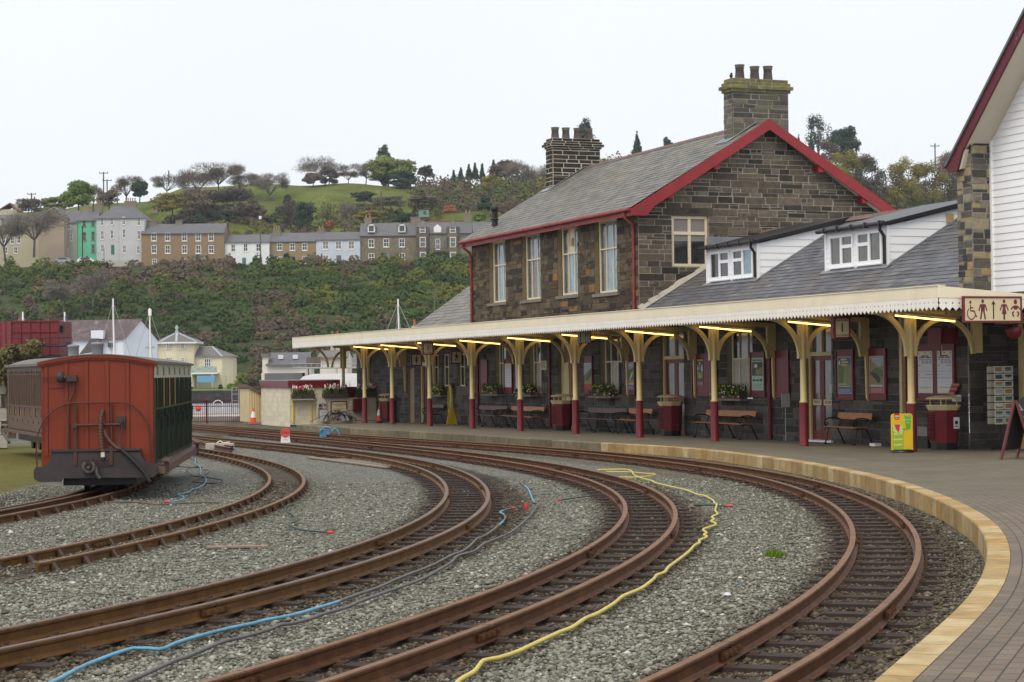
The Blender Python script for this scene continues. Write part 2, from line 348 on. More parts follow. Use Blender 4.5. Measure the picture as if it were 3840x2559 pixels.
# ================================================================ TRACKS, BALLAST, PLATFORM
TR = {
    't4': ([0.57013, 10.0305, 1.13426, 0.02375, 0.01884, 0.01977, 0.01239, -0.00171, -0.00047, 0.00439, 0.00925, 0.69157], 8, 95),
    't3': ([-2.51718, 8.94108, 1.15438, 0.01671, 0.02175, 0.01868, 0.00748, 0.00114, -0.00097, -0.00288, 0.67106], 7, 81),
    't2': ([-4.95731, 10.70189, 1.073, 0.03293, 0.02482, 0.01352, 0.01855, 0.00654, -0.00827, 0.66349], 6, 57),
    't1': ([-5.09662, 19.3554, 1.34341, 0.02066, 0.02178, 0.01724, 0.00906, 0.0013, 0.63246], 5, 40),
}
DS = .5
def centre(name):
    p, nk, L = TR[name]; x0, y0, h0 = p[:3]; kn = p[3:3 + nk]; n = int(L / DS); ext = 40
    ss = np.arange(n) * DS; kap = np.interp(ss, np.linspace(0, L, nk), kn); kap = np.concatenate([kap, np.zeros(int(EXTRA.get(name, 20) / DS))])
    h = h0 + np.concatenate([[0], np.cumsum(kap[:-1]) * DS]); hm = h + kap * DS / 2
    x = x0 + np.concatenate([[0], np.cumsum(np.cos(hm[:-1]) * DS)]); y = y0 + np.concatenate([[0], np.cumsum(np.sin(hm[:-1]) * DS)])
    return x, y, h, p[3 + nk]
EXTRA = {'t4': 22, 't3': 26, 't2': 16, 't1': 25}
CL = {k: centre(k) for k in TR}
# the siding under the red coach: a gentle curve through the measured rail points
def spline(pts, step=.5):
    P = [Vector((*p, 0)) if len(p) == 2 else Vector(p) for p in pts]; out = []
    for i in range(len(P) - 1):
        a = P[max(i - 1, 0)]; b = P[i]; c = P[i + 1]; d = P[min(i + 2, len(P) - 1)]
        n = max(2, int((c - b).length / step))
        for k in range(n):
            u = k / n; out.append(.5 * ((2 * b) + (c - a) * u + (2 * a - 5 * b + 4 * c - d) * u * u + (3 * b - a - 3 * c + d) * u ** 3))
    out.append(P[-1]); return out
t0 = spline([(-8.15, 22.6), (-7.63, 25.0), (-7.33, 27.2), (-7.13, 29.3), (-7.02, 31.4), (-7.08, 33.6), (-7.35, 36.5), (-7.85, 41), (-8.4, 46)])
x = np.array([p.x for p in t0]); y = np.array([p.y for p in t0]); CL['t0'] = (x, y, np.arctan2(np.gradient(y), np.gradient(x)), .66)
def rail_lines(name):
    x, y, h, g = CL[name]; o = g / 2
    return (x - np.sin(h) * o, y + np.cos(h) * o), (x + np.sin(h) * o, y - np.cos(h) * o)
PROF = [(-.029, 0), (.029, 0), (.031, -.012), (.028, -.03), (.009, -.042), (.008, -.098), (.02, -.108), (.05, -.117), (.05, -.125), (-.05, -.125), (-.05, -.117), (-.02, -.108), (-.008, -.098), (-.009, -.042), (-.028, -.03), (-.031, -.012)]
def sweep(mb, xs, ys, h, prof=PROF, dz=0.):
    n = len(prof); vs = []
    for X, Y, a in zip(xs, ys, h):
        for u, z in prof: vs.append((X + math.sin(a) * u, Y - math.cos(a) * u, rz(Y) + z + dz))
    for k in range(n):
        j = (k + 1) % n; fs = [(i * n + k, (i + 1) * n + k, (i + 1) * n + j, i * n + j) for i in range(len(xs) - 1)]
        base = len(mb.v)
        if k == 0: mb.raw(vs, [], 0)
        for f in fs: mb.f.append(tuple(q + mb._b if False else q for q in f)); mb.m.append(1 if k == 0 or k == 15 or k == 1 else 0); mb.t.append(.5); mb.s.append(False)
    mb.f.append(tuple(range(n))); mb.m.append(0); mb.t.append(.5); mb.s.append(False)
def rail_obj(name, xs, ys, h, par, mats, dz=0.):
    mb = MB(); sweep(mb, xs, ys, h, dz=dz); return mb.build(name, mats, par)
# sleeper (local: x across the track, y along)
def sleeper_mesh():
    mb = MB(); mb.box(-.62, .62, -.085, .085, -.22, -.124, 0, .5)
    for sx in (-1, 1):
        for q in (-1, 1):
            cx = sx * .335 + q * .085; mb.box(cx - .03, cx + .03, -.045, .045, -.125, -.108, 1); mb.box(cx - .014, cx + .014, -.014, .014, -.108, -.082, 1)
    return mb
def track(key, label, spacing, mats, chairs=False, first=0.):
    T = thing('railway_track', label, 'railway track', (0, 0, 0), 0, 'curved narrow gauge tracks of the yard')
    x, y, h, g = CL[key]; L, R = rail_lines(key)
    rail_obj('rail', *L, h, T, mats); rail_obj('rail', *R, h, T, mats)
    s = np.arange(len(x)) * DS; tot = s[-1]; cnt = 0; pos = first; proto = None; rest = MB()
    order = np.arange(first, min(tot - 1, 88), spacing)
    jr = random.Random(len(key) * 7 + int(key[1]))
    for q in order:
        X = np.interp(q, s, x); Y = np.interp(q, s, y); a = np.interp(q, s, h)
        if Y < 6: continue
        if not chairs:
            if cnt >= 100: break
            if proto is None:
                proto = sleeper_mesh().build('sleeper', [M['sleeper'], M['chair']], T); o = proto
            else: o = proto.copy(); COL.objects.link(o); o.parent = T
            o.location = (X, Y, rz(Y) - jr.random() * .012); o.rotation_euler = (0, 0, a - math.pi / 2 + jr.uniform(-.02, .02)); cnt += 1
        else:
            for sd, (lx, ly) in ((1, L), (-1, R)):
                if cnt >= 100: break
                if proto is None:
                    mb = MB(); mb.ext([(-.12, -.035, -.125), (-.03, -.035, -.125), (-.012, -.035, -.02), (-.035, -.035, -.025), (-.075, -.035, -.085)], (0, .07, 0), 0)
                    mb.ext([(.12, -.035, -.125), (.03, -.035, -.125), (.012, -.035, -.02), (.035, -.035, -.025), (.075, -.035, -.085)], (0, .07, 0), 0)
                    mb.box(.012, .05, .03, .13, -.095, -.035, 1); proto = mb.build('rail_chair', [M['chair'], M['sleeper']], T); o = proto
                else: o = proto.copy(); COL.objects.link(o); o.parent = T
                X = np.interp(q, s, lx); Y = np.interp(q, s, ly)
                o.location = (X, Y, rz(Y)); o.rotation_euler = (0, 0, a - math.pi / 2); cnt += 1
    # fishplates every 9 m
    for (lx, ly), off in ((L, 3.), (R, 5.5)):
        for q in np.arange(off, min(tot - 1, 80), 9.1):
            X = np.interp(q, s, lx); Y = np.interp(q, s, ly); a = np.interp(q, s, h)
            mb = MB()
            for u in (-.022, .022):
                mb.box(u - .012, u + .012, -.24, .24, -.092, -.045, 0)
                for k in (-.18, -.06, .06, .18): mb.box(u * 1.9 - .014, u * 1.9 + .014, k - .016, k + .016, -.084, -.055, 0)
            mb.box(-.03, .03, -.004, .004, -.1, .0015, 1)
            o = mb.build('fishplate', [mats[0], M['black']], T, (X, Y, rz(Y)), a - math.pi / 2)
    return T
track('t4', 'right-hand curved track nearest the platform edge, brown rails on oil-darkened sleepers', .62, [M['rust'], M['railtop']], first=.3)
track('t3', 'bright orange-rusty curved track beside the long yellow hose', .68, [M['rust'], M['railtop']], first=.2)
track('t2', 'ochre-railed curved track with close dark sleepers showing at its bend, beside the grey hoses', .62, [M['rust_y'], M['railtop_y']], first=.4)
track('t1', 'tightly curved track with rail chairs, its sleepers buried in grey ballast, nearest the red coach', .74, [M['rust_y'], M['railtop']], True, .3)
T0 = track('t0', 'siding with a check rail running under the red coach at left', .74, [M['rust'], M['railtop_y']], True, .2)
x, y, h, g = CL['t0']; rail_obj('check_rail', x + np.sin(h) * .13 * -1, y + np.cos(h) * .13, h, T0, [M['rust'], M['railtop_y']])
# crossing rails in the distance between two tracks
XT = thing('railway_crossover', 'crossing rails joining two rusty tracks just right of the coach', 'railway crossover')
for pts in ([(-22.5, 101.5), (-17.5, 88), (-13.05, 73.5), (-10.2, 62.5), (-8.2, 56.2)], [(-22.2, 99), (-16.6, 85), (-12.6, 71), (-9.95, 61), (-8.0, 54.5)]):
    P = spline(pts, 1.); x = np.array([p.x for p in P]); y = np.array([p.y for p in P]); rail_obj('rail', x, y, np.arctan2(np.gradient(y), np.gradient(x)), XT, [M['rust'], M['railtop']], .003)
# ---------------------------------------------------------------- ballast sheet
def lat(X, Y, key):                                              # lateral offset and arc position from a track
    x, y, h, g = CL[key]; best = np.full(X.shape, 1e9); off = np.zeros(X.shape); sp = np.zeros(X.shape)
    for i in range(0, len(x), 2):
        dx = X - x[i]; dy = Y - y[i]; d = dx * dx + dy * dy; mk = d < best; best[mk] = d[mk]
        off[mk] = (dx * math.sin(h[i]) - dy * math.cos(h[i]))[mk]; sp[mk] = (i * DS + dx * math.cos(h[i]) + dy * math.sin(h[i]))[mk]
    return off, sp, np.sqrt(best)
def sm(a, b, v): u = np.clip((v - a) / (b - a), 0, 1); return u * u * (3 - 2 * u)
def ground_attrs(X, Y):
    soil = np.zeros(X.shape); yel = np.zeros(X.shape); z = np.zeros(X.shape)
    o4, s4, d4 = lat(X, Y, 't4'); o3, s3, d3 = lat(X, Y, 't3'); o2, s2, d2 = lat(X, Y, 't2'); o1, s1, d1 = lat(X, Y, 't1'); o0, s0, d0 = lat(X, Y, 't0')
    soil = np.maximum(soil, (1 - sm(.55, 1.0, np.abs(o4 - .1)))); soil = np.maximum(soil, .62 * (o4 > 0) * (1 - sm(1.4, 4, o4)))
    yel = np.maximum(yel, 1.1 * (1 - sm(.9, 2.0, np.abs(o4 + .1)))); yel = np.maximum(yel, .8 * (o4 > .8) * (1 - sm(2., 5., o4)))
    soil = np.maximum(soil, .95 * (1 - sm(.5, 1.0, np.abs(o3 - .05)))); soil = np.maximum(soil, 1. * (1 - sm(.6, 1.1, np.abs(o2 - .12))))
    soil = np.maximum(soil, .75 * (1 - sm(.3, .7, np.abs(o1)))); soil = np.maximum(soil, .7 * (1 - sm(.3, .6, np.abs(o0))))
    yel = np.maximum(yel, .55 * (1 - sm(.8, 1.6, np.abs(o3))));  yel = np.maximum(yel, .5 * (1 - sm(.7, 1.3, np.abs(o1))))
    z = -.135 + .035 * (1 - sm(.2, .9, np.abs(o1))) - .028 * ((1 - sm(.5, .7, np.abs(o2))) + (1 - sm(.5, .7, np.abs(o3))) + (1 - sm(.5, .7, np.abs(o4)))) + .04 * sm(.8, 2, o4)
    z = z + .03 * (1 - sm(.2, .7, np.abs(o0)))
    lx = X + .24 * (Y - 30)                                     # grassy patch left of the coach
    gr = (1 - sm(-.9, -.25, X + 8.4 + .05 * (Y - 30))) * sm(27, 32, Y) * (1 - sm(60, 70, Y))
    soot = (1 - sm(.5, 1.8, np.hypot((X + 8.9) / 1.5, (Y - 31.2) / 2.0))) * .95
    soot = np.maximum(soot, .5 * (1 - sm(.4, 1.2, np.hypot((X + .9) / 1.1, (Y - 37.6) / 1.6))))
    gr = gr * (1 - .95 * soot)
    far = sm(50, 75, Y); soil = np.maximum(soil, .45 * far)
    return soil, yel, gr, soot, z, (o4, s4, o3, s3, o2, s2, o1, o0)
def sheet(name, xs, ys, mt):
    X, Y = np.meshgrid(xs, ys); so_, ye, gr, st, z, _ = ground_attrs(X, Y)
    rn = np.random.RandomState(3); Z = -KF * np.minimum(Y, 125) + z + rn.uniform(-.006, .006, X.shape)
    n, m = X.shape; co = np.stack([X, Y, Z], -1).reshape(-1, 3)
    i = np.arange(n * m).reshape(n, m); q = np.stack([i[:-1, :-1], i[:-1, 1:], i[1:, 1:], i[1:, :-1]], -1).reshape(-1, 4)
    me = bpy.data.meshes.new(name); me.vertices.add(len(co)); me.vertices.foreach_set('co', co.ravel())
    me.loops.add(q.size); me.loops.foreach_set('vertex_index', q.ravel()); me.polygons.add(len(q))
    me.polygons.foreach_set('loop_start', np.arange(len(q)) * 4); me.polygons.foreach_set('loop_total', np.full(len(q), 4)); me.polygons.foreach_set('use_smooth', np.ones(len(q), bool))
    for nm, a in (('soil', so_), ('yellow', ye), ('grass', gr), ('soot', st)):
        at = me.attributes.new(nm, 'FLOAT', 'POINT'); at.data.foreach_set('value', a.ravel().astype(np.float32))
    me.update(calc_edges=True); me.materials.append(mt); o = bpy.data.objects.new(name, me); COL.objects.link(o); return o
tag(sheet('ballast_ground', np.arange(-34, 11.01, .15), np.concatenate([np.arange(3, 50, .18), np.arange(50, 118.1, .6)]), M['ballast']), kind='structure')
# loose stones lying on the ballast
N = 170000; rs = np.random.RandomState(11); u = rs.rand(N); Yv = 10.2 + 27 * u ** 1.7
half = Yv * (1960 / F_PX); Xv = (rs.rand(N) * 2 - 1) * half
so_, ye, gr, st, z, (o4, s4, o3, s3, o2, s2, o1, o0) = ground_attrs(Xv, Yv)
keep = (gr < .3)
for o, g in ((o4, .345), (o3, .335), (o2, .33), (o1, .32), (o0, .33)): keep &= (np.abs(np.abs(o) - g) > .075)
for o, s, sp, f0 in ((o4, s4, .62, .3), (o3, s3, .68, .2), (o2, s2, .62, .4)): keep &= ~((np.abs(o) < .66) & (np.abs((s - f0 + sp / 2) % sp - sp / 2) < .10) & (rs.rand(N) < .93))
EDGE = [(2240, 1661), (2378, 1668), (2515, 1676), (2653, 1688), (2791, 1705), (2929, 1723), (3040, 1739), (3103, 1754), (3207, 1773), (3310, 1798), (3413, 1831), (3517, 1873), (3585, 1906), (3654, 1949), (3696, 1996), (3709, 2050), (3707, 2103), (3696, 2150), (3675, 2192), (3640, 2236), (3603, 2280), (3344, 2486), (3261, 2559)]
E3 = [grd(*q, PL) for q in EDGE][::-1]
EP = [np.array([.2, 5.6]), np.array([1.05, 8.0])] + [q[:2] for q in E3]
def smooth(P, it):
    P = [np.array(p, float) for p in P]
    for _ in range(it): P = [P[0]] + [(P[i - 1] + 2 * P[i] + P[i + 1]) / 4 for i in range(1, len(P) - 1)] + [P[-1]]
    return P
far_e = [grd(*q, PL)[:2] for q in ((2000, 1647), (1640, 1624), (1280, 1604.5), (1110, 1594))]
EL = smooth([np.array([p.x, p.y]) for p in spline([tuple(p) for p in EP + far_e], .4)], 25)
EA = np.array(EL)
exi = np.interp(Yv, EA[:, 1], EA[:, 0]) if np.all(np.diff(EA[:, 1]) > 0) else np.interp(Yv, np.sort(EA[:, 1]), EA[np.argsort(EA[:, 1]), 0])
keep &= (Xv < exi - .04)
Xv, Yv, so_, z = Xv[keep], Yv[keep], so_[keep], z[keep]; soil_st = so_; n = len(Xv)
sc = .0142 * np.exp(rs.randn(n) * .36); oct6 = np.array([(1, 0, 0), (-.9, .2, .1), (.1, 1, -.1), (0, -.9, .15), (.15, .1, .62), (0, 0, -.5)])
V = oct6[None] * (1 + rs.uniform(-.35, .35, (n, 6, 3))) * sc[:, None, None]; V[:, :, 0] *= rs.uniform(.9, 1.7, n)[:, None]
a = rs.rand(n) * 6.283; ca, sa = np.cos(a)[:, None], np.sin(a)[:, None]; vx = V[:, :, 0] * ca - V[:, :, 1] * sa; vy = V[:, :, 0] * sa + V[:, :, 1] * ca
V = np.stack([vx + Xv[:, None], vy + Yv[:, None], V[:, :, 2] + (-KF * Yv + z + sc * .3)[:, None]], -1).reshape(-1, 3)
F8 = np.array([(0, 2, 4), (2, 1, 4), (1, 3, 4), (3, 0, 4), (2, 0, 5), (1, 2, 5), (3, 1, 5), (0, 3, 5)])
fa = (F8[None] + (np.arange(n) * 6)[:, None, None]).reshape(-1, 3)
me = bpy.data.meshes.new('loose_ballast'); me.vertices.add(len(V)); me.vertices.foreach_set('co', V.ravel()); me.loops.add(fa.size); me.loops.foreach_set('vertex_index', fa.ravel())
me.polygons.add(len(fa)); me.polygons.foreach_set('loop_start', np.arange(len(fa)) * 3); me.polygons.foreach_set('loop_total', np.full(len(fa), 3))
for nm, v in (('tone', rs.rand(n)), ('soil', np.clip(soil_st + rs.uniform(-.3, .3, n), 0, 1))):
    at = me.attributes.new(nm, 'FLOAT', 'FACE'); at.data.foreach_set('value', np.repeat(v, 8).astype(np.float32))
me.update(calc_edges=True); me.materials.append(M['loose']); o = bpy.data.objects.new('loose_ballast', me); COL.objects.link(o)
tag(o, 'loose grey-green ballast stones lying between and around the rails', 'ballast', kind='stuff')
# ---------------------------------------------------------------- platform: swept along its edge
d = np.gradient(EA, axis=0); d /= np.linalg.norm(d, axis=1)[:, None]; NR = np.stack([d[:, 1], -d[:, 0]], 1)
arc = np.concatenate([[0], np.cumsum(np.linalg.norm(np.diff(EA, axis=0), axis=1))])
KW = .21; offs = [KW, .6, 1.2, 2, 3, 4.5, 6.5, 9, 12.5]
i_end = len(EA) - 1
def pl_mesh():
    vs = []; uv = []
    for (p, nn, s) in zip(EA, NR, arc):
        for o in offs:
            q = p + nn * o; vs.append((q[0], q[1], rz(q[1]) + PL)); uv.append((s, o))
    n = len(offs); fs = [(i * n + k, (i + 1) * n + k, (i + 1) * n + k + 1, i * n + k + 1)[::-1] for i in range(len(EA) - 1) for k in range(n - 1)]
    me = bpy.data.meshes.new('platform'); me.from_pydata(vs, [], fs); l = me.uv_layers.new(name='UVMap')
    for lp in me.loops: l.data[lp.index].uv = uv[lp.vertex_index]
    me.materials.append(M['pave']); o = bpy.data.objects.new('platform', me); COL.objects.link(o); return o
tag(pl_mesh(), kind='structure')
kb = MB(); ko = MB(); st = .52; q = 0.
i_old = int(np.argmin(np.abs(EA[:, 1] - 51.3)))
while q < arc[-1] - .3:
    old = np.interp(q, arc, EA[:, 1]) > 51.2; ln = (1.6 if old else .44) * 1.0
    ss = np.linspace(q + .004, min(q + ln - .004, arc[-1]), 4); tn = rnd.random(); prev = None; mb = ko if old else kb
    for s in ss:
        p = np.array([np.interp(s, arc, EA[:, 0]), np.interp(s, arc, EA[:, 1])]); nn = np.array([np.interp(s, arc, NR[:, 0]), np.interp(s, arc, NR[:, 1])])
        z = rz(p[1]) + PL + (.004 if not old else .002); b = p + nn * KW
        ring = [(p[0], p[1], z - .26), (p[0], p[1], z - .015), (*(p + nn * .015), z), (b[0], b[1], z), (b[0], b[1], z - .1)]
        if prev: mb.raw(prev + ring, [(k, k + 5, k + 6, k + 1)[::1] for k in range(4)], 0, tn)
        prev = ring
    q += ln
tag(kb.build('platform_kerb', M['kerb']), kind='structure'); tag(ko.build('platform_edge', M['kerb_old']), kind='structure')
# ================================================================ STATION BUILDINGS
def clip_poly(poly, clip):
    out = poly
    n = len(clip)
    for i in range(n):
        (ax, ay), (bx_, by) = clip[i], clip[(i + 1) % n]
        inp, out = out, []
        if not inp: return []
        for j in range(len(inp)):
            p, q = inp[j], inp[(j + 1) % len(inp)]
            sp = (bx_ - ax) * (p[1] - ay) - (by - ay) * (p[0] - ax); sq = (bx_ - ax) * (q[1] - ay) - (by - ay) * (q[0] - ax)
            if sp >= 0: out.append(p)
            if (sp >= 0) != (sq >= 0):
                u = sp / (sp - sq); out.append((p[0] + (q[0] - p[0]) * u, p[1] + (q[1] - p[1]) * u))
    return out
def stonewall(mb, mp, u0, u1, v0, v1, holes=(), clip=None, hr=(.12, .26), wr=(.22, .62), joint=.016, dep=.03, split=.35, seed=1, back=True, tones=None):
    r = random.Random(seed); vs = sorted({v0, v1} | {min(max(h[k], v0), v1) for h in holes for k in (2, 3)})
    rows = []
    for a, b in zip(vs[:-1], vs[1:]):
        if b - a < .02: continue
        z = a
        while b - z > hr[1] * 1.2:
            h = r.uniform(*hr); rows.append((z, z + h)); z += h
        rows.append((z, b))
    def stone(a, b, c, d):
        p = [(a + joint / 2, c + joint / 2), (b - joint / 2, c + joint / 2), (b - joint / 2, d - joint / 2), (a + joint / 2, d - joint / 2)]
        if p[1][0] - p[0][0] < .02 or p[2][1] - p[1][1] < .015: return
        j = .006; p = [(x + r.uniform(-j, j), y + r.uniform(-j, j)) for x, y in p]
        if clip: p = clip_poly(p, clip)
        if len(p) < 3: return
        t = r.random() if tones is None else tones(r); cx = sum(q[0] for q in p) / len(p); cy = sum(q[1] for q in p) / len(p); k = .012; dd = dep * r.uniform(.5, 1.3)
        f = []
        for q in p:
            l = math.hypot(q[0] - cx, q[1] - cy) + 1e-6; f.append((q[0] - (q[0] - cx) / l * min(k, l * .3), q[1] - (q[1] - cy) / l * min(k, l * .3)))
        n = len(p); mb.poly([mp(x, y, dd) for x, y in f], 0, t)
        for i in range(n): m = (i + 1) % n; mb.poly([mp(*p[i], 0), mp(*p[m], 0), mp(*f[m], dd), mp(*f[i], dd)], 0, t)
    for c, d in rows:
        iv = [(u0, u1)]; mid = (c + d) / 2
        for h in holes:
            if h[2] < mid < h[3]:
                nv = []
                for a, b in iv:
                    if h[0] > a: nv.append((a, min(b, h[0])))
                    if h[1] < b: nv.append((max(a, h[1]), b))
                iv = [q for q in nv if q[1] - q[0] > .01]
        for a, b in iv:
            if back:
                q = [(a, c), (b, c), (b, d), (a, d)]
                if clip: q = clip_poly(q, clip)
                if len(q) > 2: mb.poly([mp(x, y, dep * .45) for x, y in q], 1, .5)
            u = a
            while u < b - 1e-6:
                w = r.uniform(*wr) * (1.3 if d - c > .2 else 1); e = u + w
                if b - e < wr[0] * .7: e = b
                if d - c > hr[0] * 1.35 and r.random() < split:
                    k = c + (d - c) * r.uniform(.3, .7); stone(u, e, c, k)
                    if r.random() < .5: m = u + (e - u) * r.uniform(.35, .65); stone(u, m, k, d); stone(m, e, k, d)
                    else: stone(u, e, k, d)
                else: stone(u, e, c, d)
                u = e
FB = 1.9                                                # front wall plane
def mpb(b0):  return lambda u, v, d: (b0 - d, u, v)     # wall facing the tracks, u = t
def mpt(t0):  return lambda u, v, d: (u, t0 - d, v)     # wall facing the camera end, u = b
def bx(mb, mp, u0, u1, v0, v1, d0, d1, m=0, t=None):
    mb.raw([mp(u0, v0, d0), mp(u1, v0, d0), mp(u1, v1, d0), mp(u0, v1, d0), mp(u0, v0, d1), mp(u1, v0, d1), mp(u1, v1, d1), mp(u0, v1, d1)],
           [(0, 3, 2, 1), (4, 5, 6, 7), (0, 1, 5, 4), (1, 2, 6, 5), (2, 3, 7, 6), (3, 0, 4, 7)], m, t)
def reveal(mb, mp, h, dep, m=0):
    u0, u1, v0, v1 = h
    for a in (((u0, v0), (u0, v1)), ((u1, v1), (u1, v0)), ((u0, v1), (u1, v1)), ((u1, v0), (u0, v0))):
        mb.poly([mp(*a[0], .004), mp(*a[1], .004), mp(*a[1], -dep), mp(*a[0], -dep)], m)
def window(par, mp, u0, u1, v0, v1, dep, us, vs, fw=.06, bw=.045, frame='fr_cream', panes=None, name='window', sub=True, pd=.035):
    """frame bars at fractions us (vertical) and vs (horizontal); panes is {(i,j): material}"""
    mb = MB(); d0, d1 = -dep - .05, -dep
    bx(mb, mp, u0, u1, v0, v0 + fw, d0, d1); bx(mb, mp, u0, u1, v1 - fw, v1, d0, d1)
    bx(mb, mp, u0, u0 + fw, v0 + fw, v1 - fw, d0, d1); bx(mb, mp, u1 - fw, u1, v0 + fw, v1 - fw, d0, d1)
    ue = [u0 + fw] + [u0 + (u1 - u0) * k for k in us] + [u1 - fw]; ve = [v0 + fw] + [v0 + (v1 - v0) * k for k in vs] + [v1 - fw]
    for x in ue[1:-1]: bx(mb, mp, x - bw / 2, x + bw / 2, v0 + fw, v1 - fw, d0 + .003, d1 - .003)
    for y in ve[1:-1]: bx(mb, mp, u0 + fw, u1 - fw, y - bw / 2, y + bw / 2, d0 + .006, d1 + .012)
    w = mb.build(name, M[frame], par)
    for i in range(len(ue) - 1):
        for j in range(len(ve) - 1):
            mt = (panes or {}).get((i, j), (panes or {}).get('all', 'pane_dark'))
            p = MB(); p.poly([mp(ue[i], ve[j], -dep - pd), mp(ue[i + 1], ve[j], -dep - pd), mp(ue[i + 1], ve[j + 1], -dep - pd), mp(ue[i], ve[j + 1], -dep - pd)])
            p.build('pane', M[mt], w if sub else par)
    return w
def slates(mb, P, t0, t1, s1, exp=.22, w=.30, skip=None, s0=0., lip=.014, seed=5):
    """P(t, s, n): point on the roof plane, s up the slope, n off the plane"""
    r = random.Random(seed); k = 0; s = s0
    while s < s1 - .01:
        e = min(s + exp, s1); t = t0 - (w / 2 if k % 2 else 0)
        while t < t1:
            a, b = max(t, t0), min(t + w, t1)
            if b - a > .02 and not (skip and skip((a + b) / 2, (s + e) / 2)):
                l = lip * r.uniform(.7, 1.5); g = .003; tn = r.random()
                mb.poly([P(a + g, s, l), P(b - g, s, l), P(b - g, e + .01, .003), P(a + g, e + .01, .003)], 0, tn)
                mb.poly([P(a + g, s, 0), P(b - g, s, 0), P(b - g, s, l), P(a + g, s, l)], 0, tn * .5)
            t += w
        s = e; k += 1
# ---------------------------------------------------------------- two-storey station house
HS = sthing('station_house', 'two storey dark stone station house with slate roof, red bargeboards and two chimneys', 'station building')
TG, TE = 18.28, 33.6; Z0 = -.6; EAV = 6.74; RB, RZ = 6.42, 9.78; RS = (RZ - 6.86) / (RB - 1.5)
ops = [(29.93, 31.69, 4.36, 6.68), (26.48, 28.29, 4.34, 6.71), (23.13, 24.90, 4.36, 6.71), (19.90, 21.72, 4.30, 6.69)]
mb = MB(); stonewall(mb, mpb(FB), TG, TE, 3.05, EAV, ops, hr=(.11, .30), wr=(.18, .62), joint=.010, split=.42, seed=4); mb.build('front_wall', [M['stone_front'], M['mortar_dark']], HS)
lowh = [(19.66, 21.35, .92, 2.95), (26.5, 27.7, 1.0, 2.95), (29.95, 31.15, 1.0, 2.95), (23.65, 24.95, -.3, 2.95)]
mb = MB(); stonewall(mb, mpb(FB), TG, TE, Z0, 3.05, lowh, hr=(.14, .28), wr=(.28, .7), joint=.014, split=.25, seed=14); mb.build('platform_wall', [M['stone_low'], M['mortar_low']], HS)
mb = MB(); gw = (3.06, 4.36, 5.02, 6.66)
stonewall(mb, mpt(TG), FB - .02, 10.9, Z0 + 3, RZ, [gw], clip=[(FB - .02, 0), (10.9, 0), (10.9, 6.72), (RB, RZ - .14), (FB - .02, 6.72)], hr=(.12, .27), wr=(.28, .78), joint=.022, split=.3, seed=9)
mb.build('gable_wall', [M['stone'], M['mortar']], HS)
mb = MB()
for h in ops:
    reveal(mb, mpb(FB), h, .16); q = MB(); bx(q, mpb(FB), h[0] - .12, h[1] + .12, h[2] - .11, h[2] - .004, -.16, .07, 0); q.build('window_sill', M['sill'], HS)
mb.build('upper_reveals', M['reveal'], HS); mb = MB()
for h in lowh: reveal(mb, mpb(FB), h, .16)
mb.build('lower_reveals', M['reveal'], HS); mb = MB()
reveal(mb, mpt(TG), gw, .12); mb.build('gable_reveal', M['reveal'], HS); mb = MB(); bx(mb, mpt(TG), gw[0] - .15, gw[1] + .15, gw[3] + .005, gw[3] + .25, -.05, .034, 0); mb.build('lintel', M['stone'], HS)
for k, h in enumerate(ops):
    pn = {(2, 0): 'pane_mid', (2, 1): 'pane_mid', (1, 0): 'pane_sky', (1, 1): 'pane_sky', (0, 0): 'pane_sky', (0, 1): 'pane_sky'}  # left panes: reveal's reflection in the dusty colour; others: sky's in blue
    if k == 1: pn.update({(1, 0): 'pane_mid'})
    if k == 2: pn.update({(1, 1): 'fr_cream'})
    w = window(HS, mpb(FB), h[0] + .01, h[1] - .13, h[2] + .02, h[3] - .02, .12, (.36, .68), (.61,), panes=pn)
    if k == 2: q = MB(); bx(q, mpb(FB), 23.83, 23.99, 6.05, 6.3, -.15, -.10, 0); q.build('vent_fan', M['buffpot'], w)
w = window(HS, mpt(TG), gw[0] + .01, gw[1] - .01, gw[2] + .02, gw[3] - .01, .05, (.5,), (.66,), fw=.09, bw=.10, panes={(0, 0): 'pane_dark', (1, 0): 'pane_dark', (0, 1): 'grey_board', (1, 1): 'grey_board'})
for u0, u1 in ((3.17, 3.66), (3.77, 4.25)): q = MB(); bx(q, mpt(TG), u0, u1, 5.85, 6.04, -.08, -.072); q.build('blind', M['grey_board'], w)
for h in lowh[:3]: window(HS, mpb(FB), h[0] + .02, h[1] - .1, h[2] + .02, h[3], .12, (.36, .7), (.55,), frame='fr_cream', panes={'all': 'pane_mid', (1, 1): 'pane_dark', (0, 0): 'pane_dark', (1, 0): 'curtain'})
mb = MB(); h = lowh[3]; bx(mb, mpb(FB), h[0], h[0] + .12, h[2], h[3], -.2, -.1); bx(mb, mpb(FB), h[1] - .12, h[1], h[2], h[3], -.2, -.1); bx(mb, mpb(FB), h[0] + .12, h[1] - .12, 2.15, 2.27, -.2, -.1)
bx(mb, mpb(FB), h[0] + .12, h[0] + .5, h[2], 2.15, -.19, -.13, 1); bx(mb, mpb(FB), h[0] + .5, h[1] - .12, h[2], 2.15, -.18, -.12, 2); mb.build('door', [M['cream'], M['maroon'], M['cream']], HS)
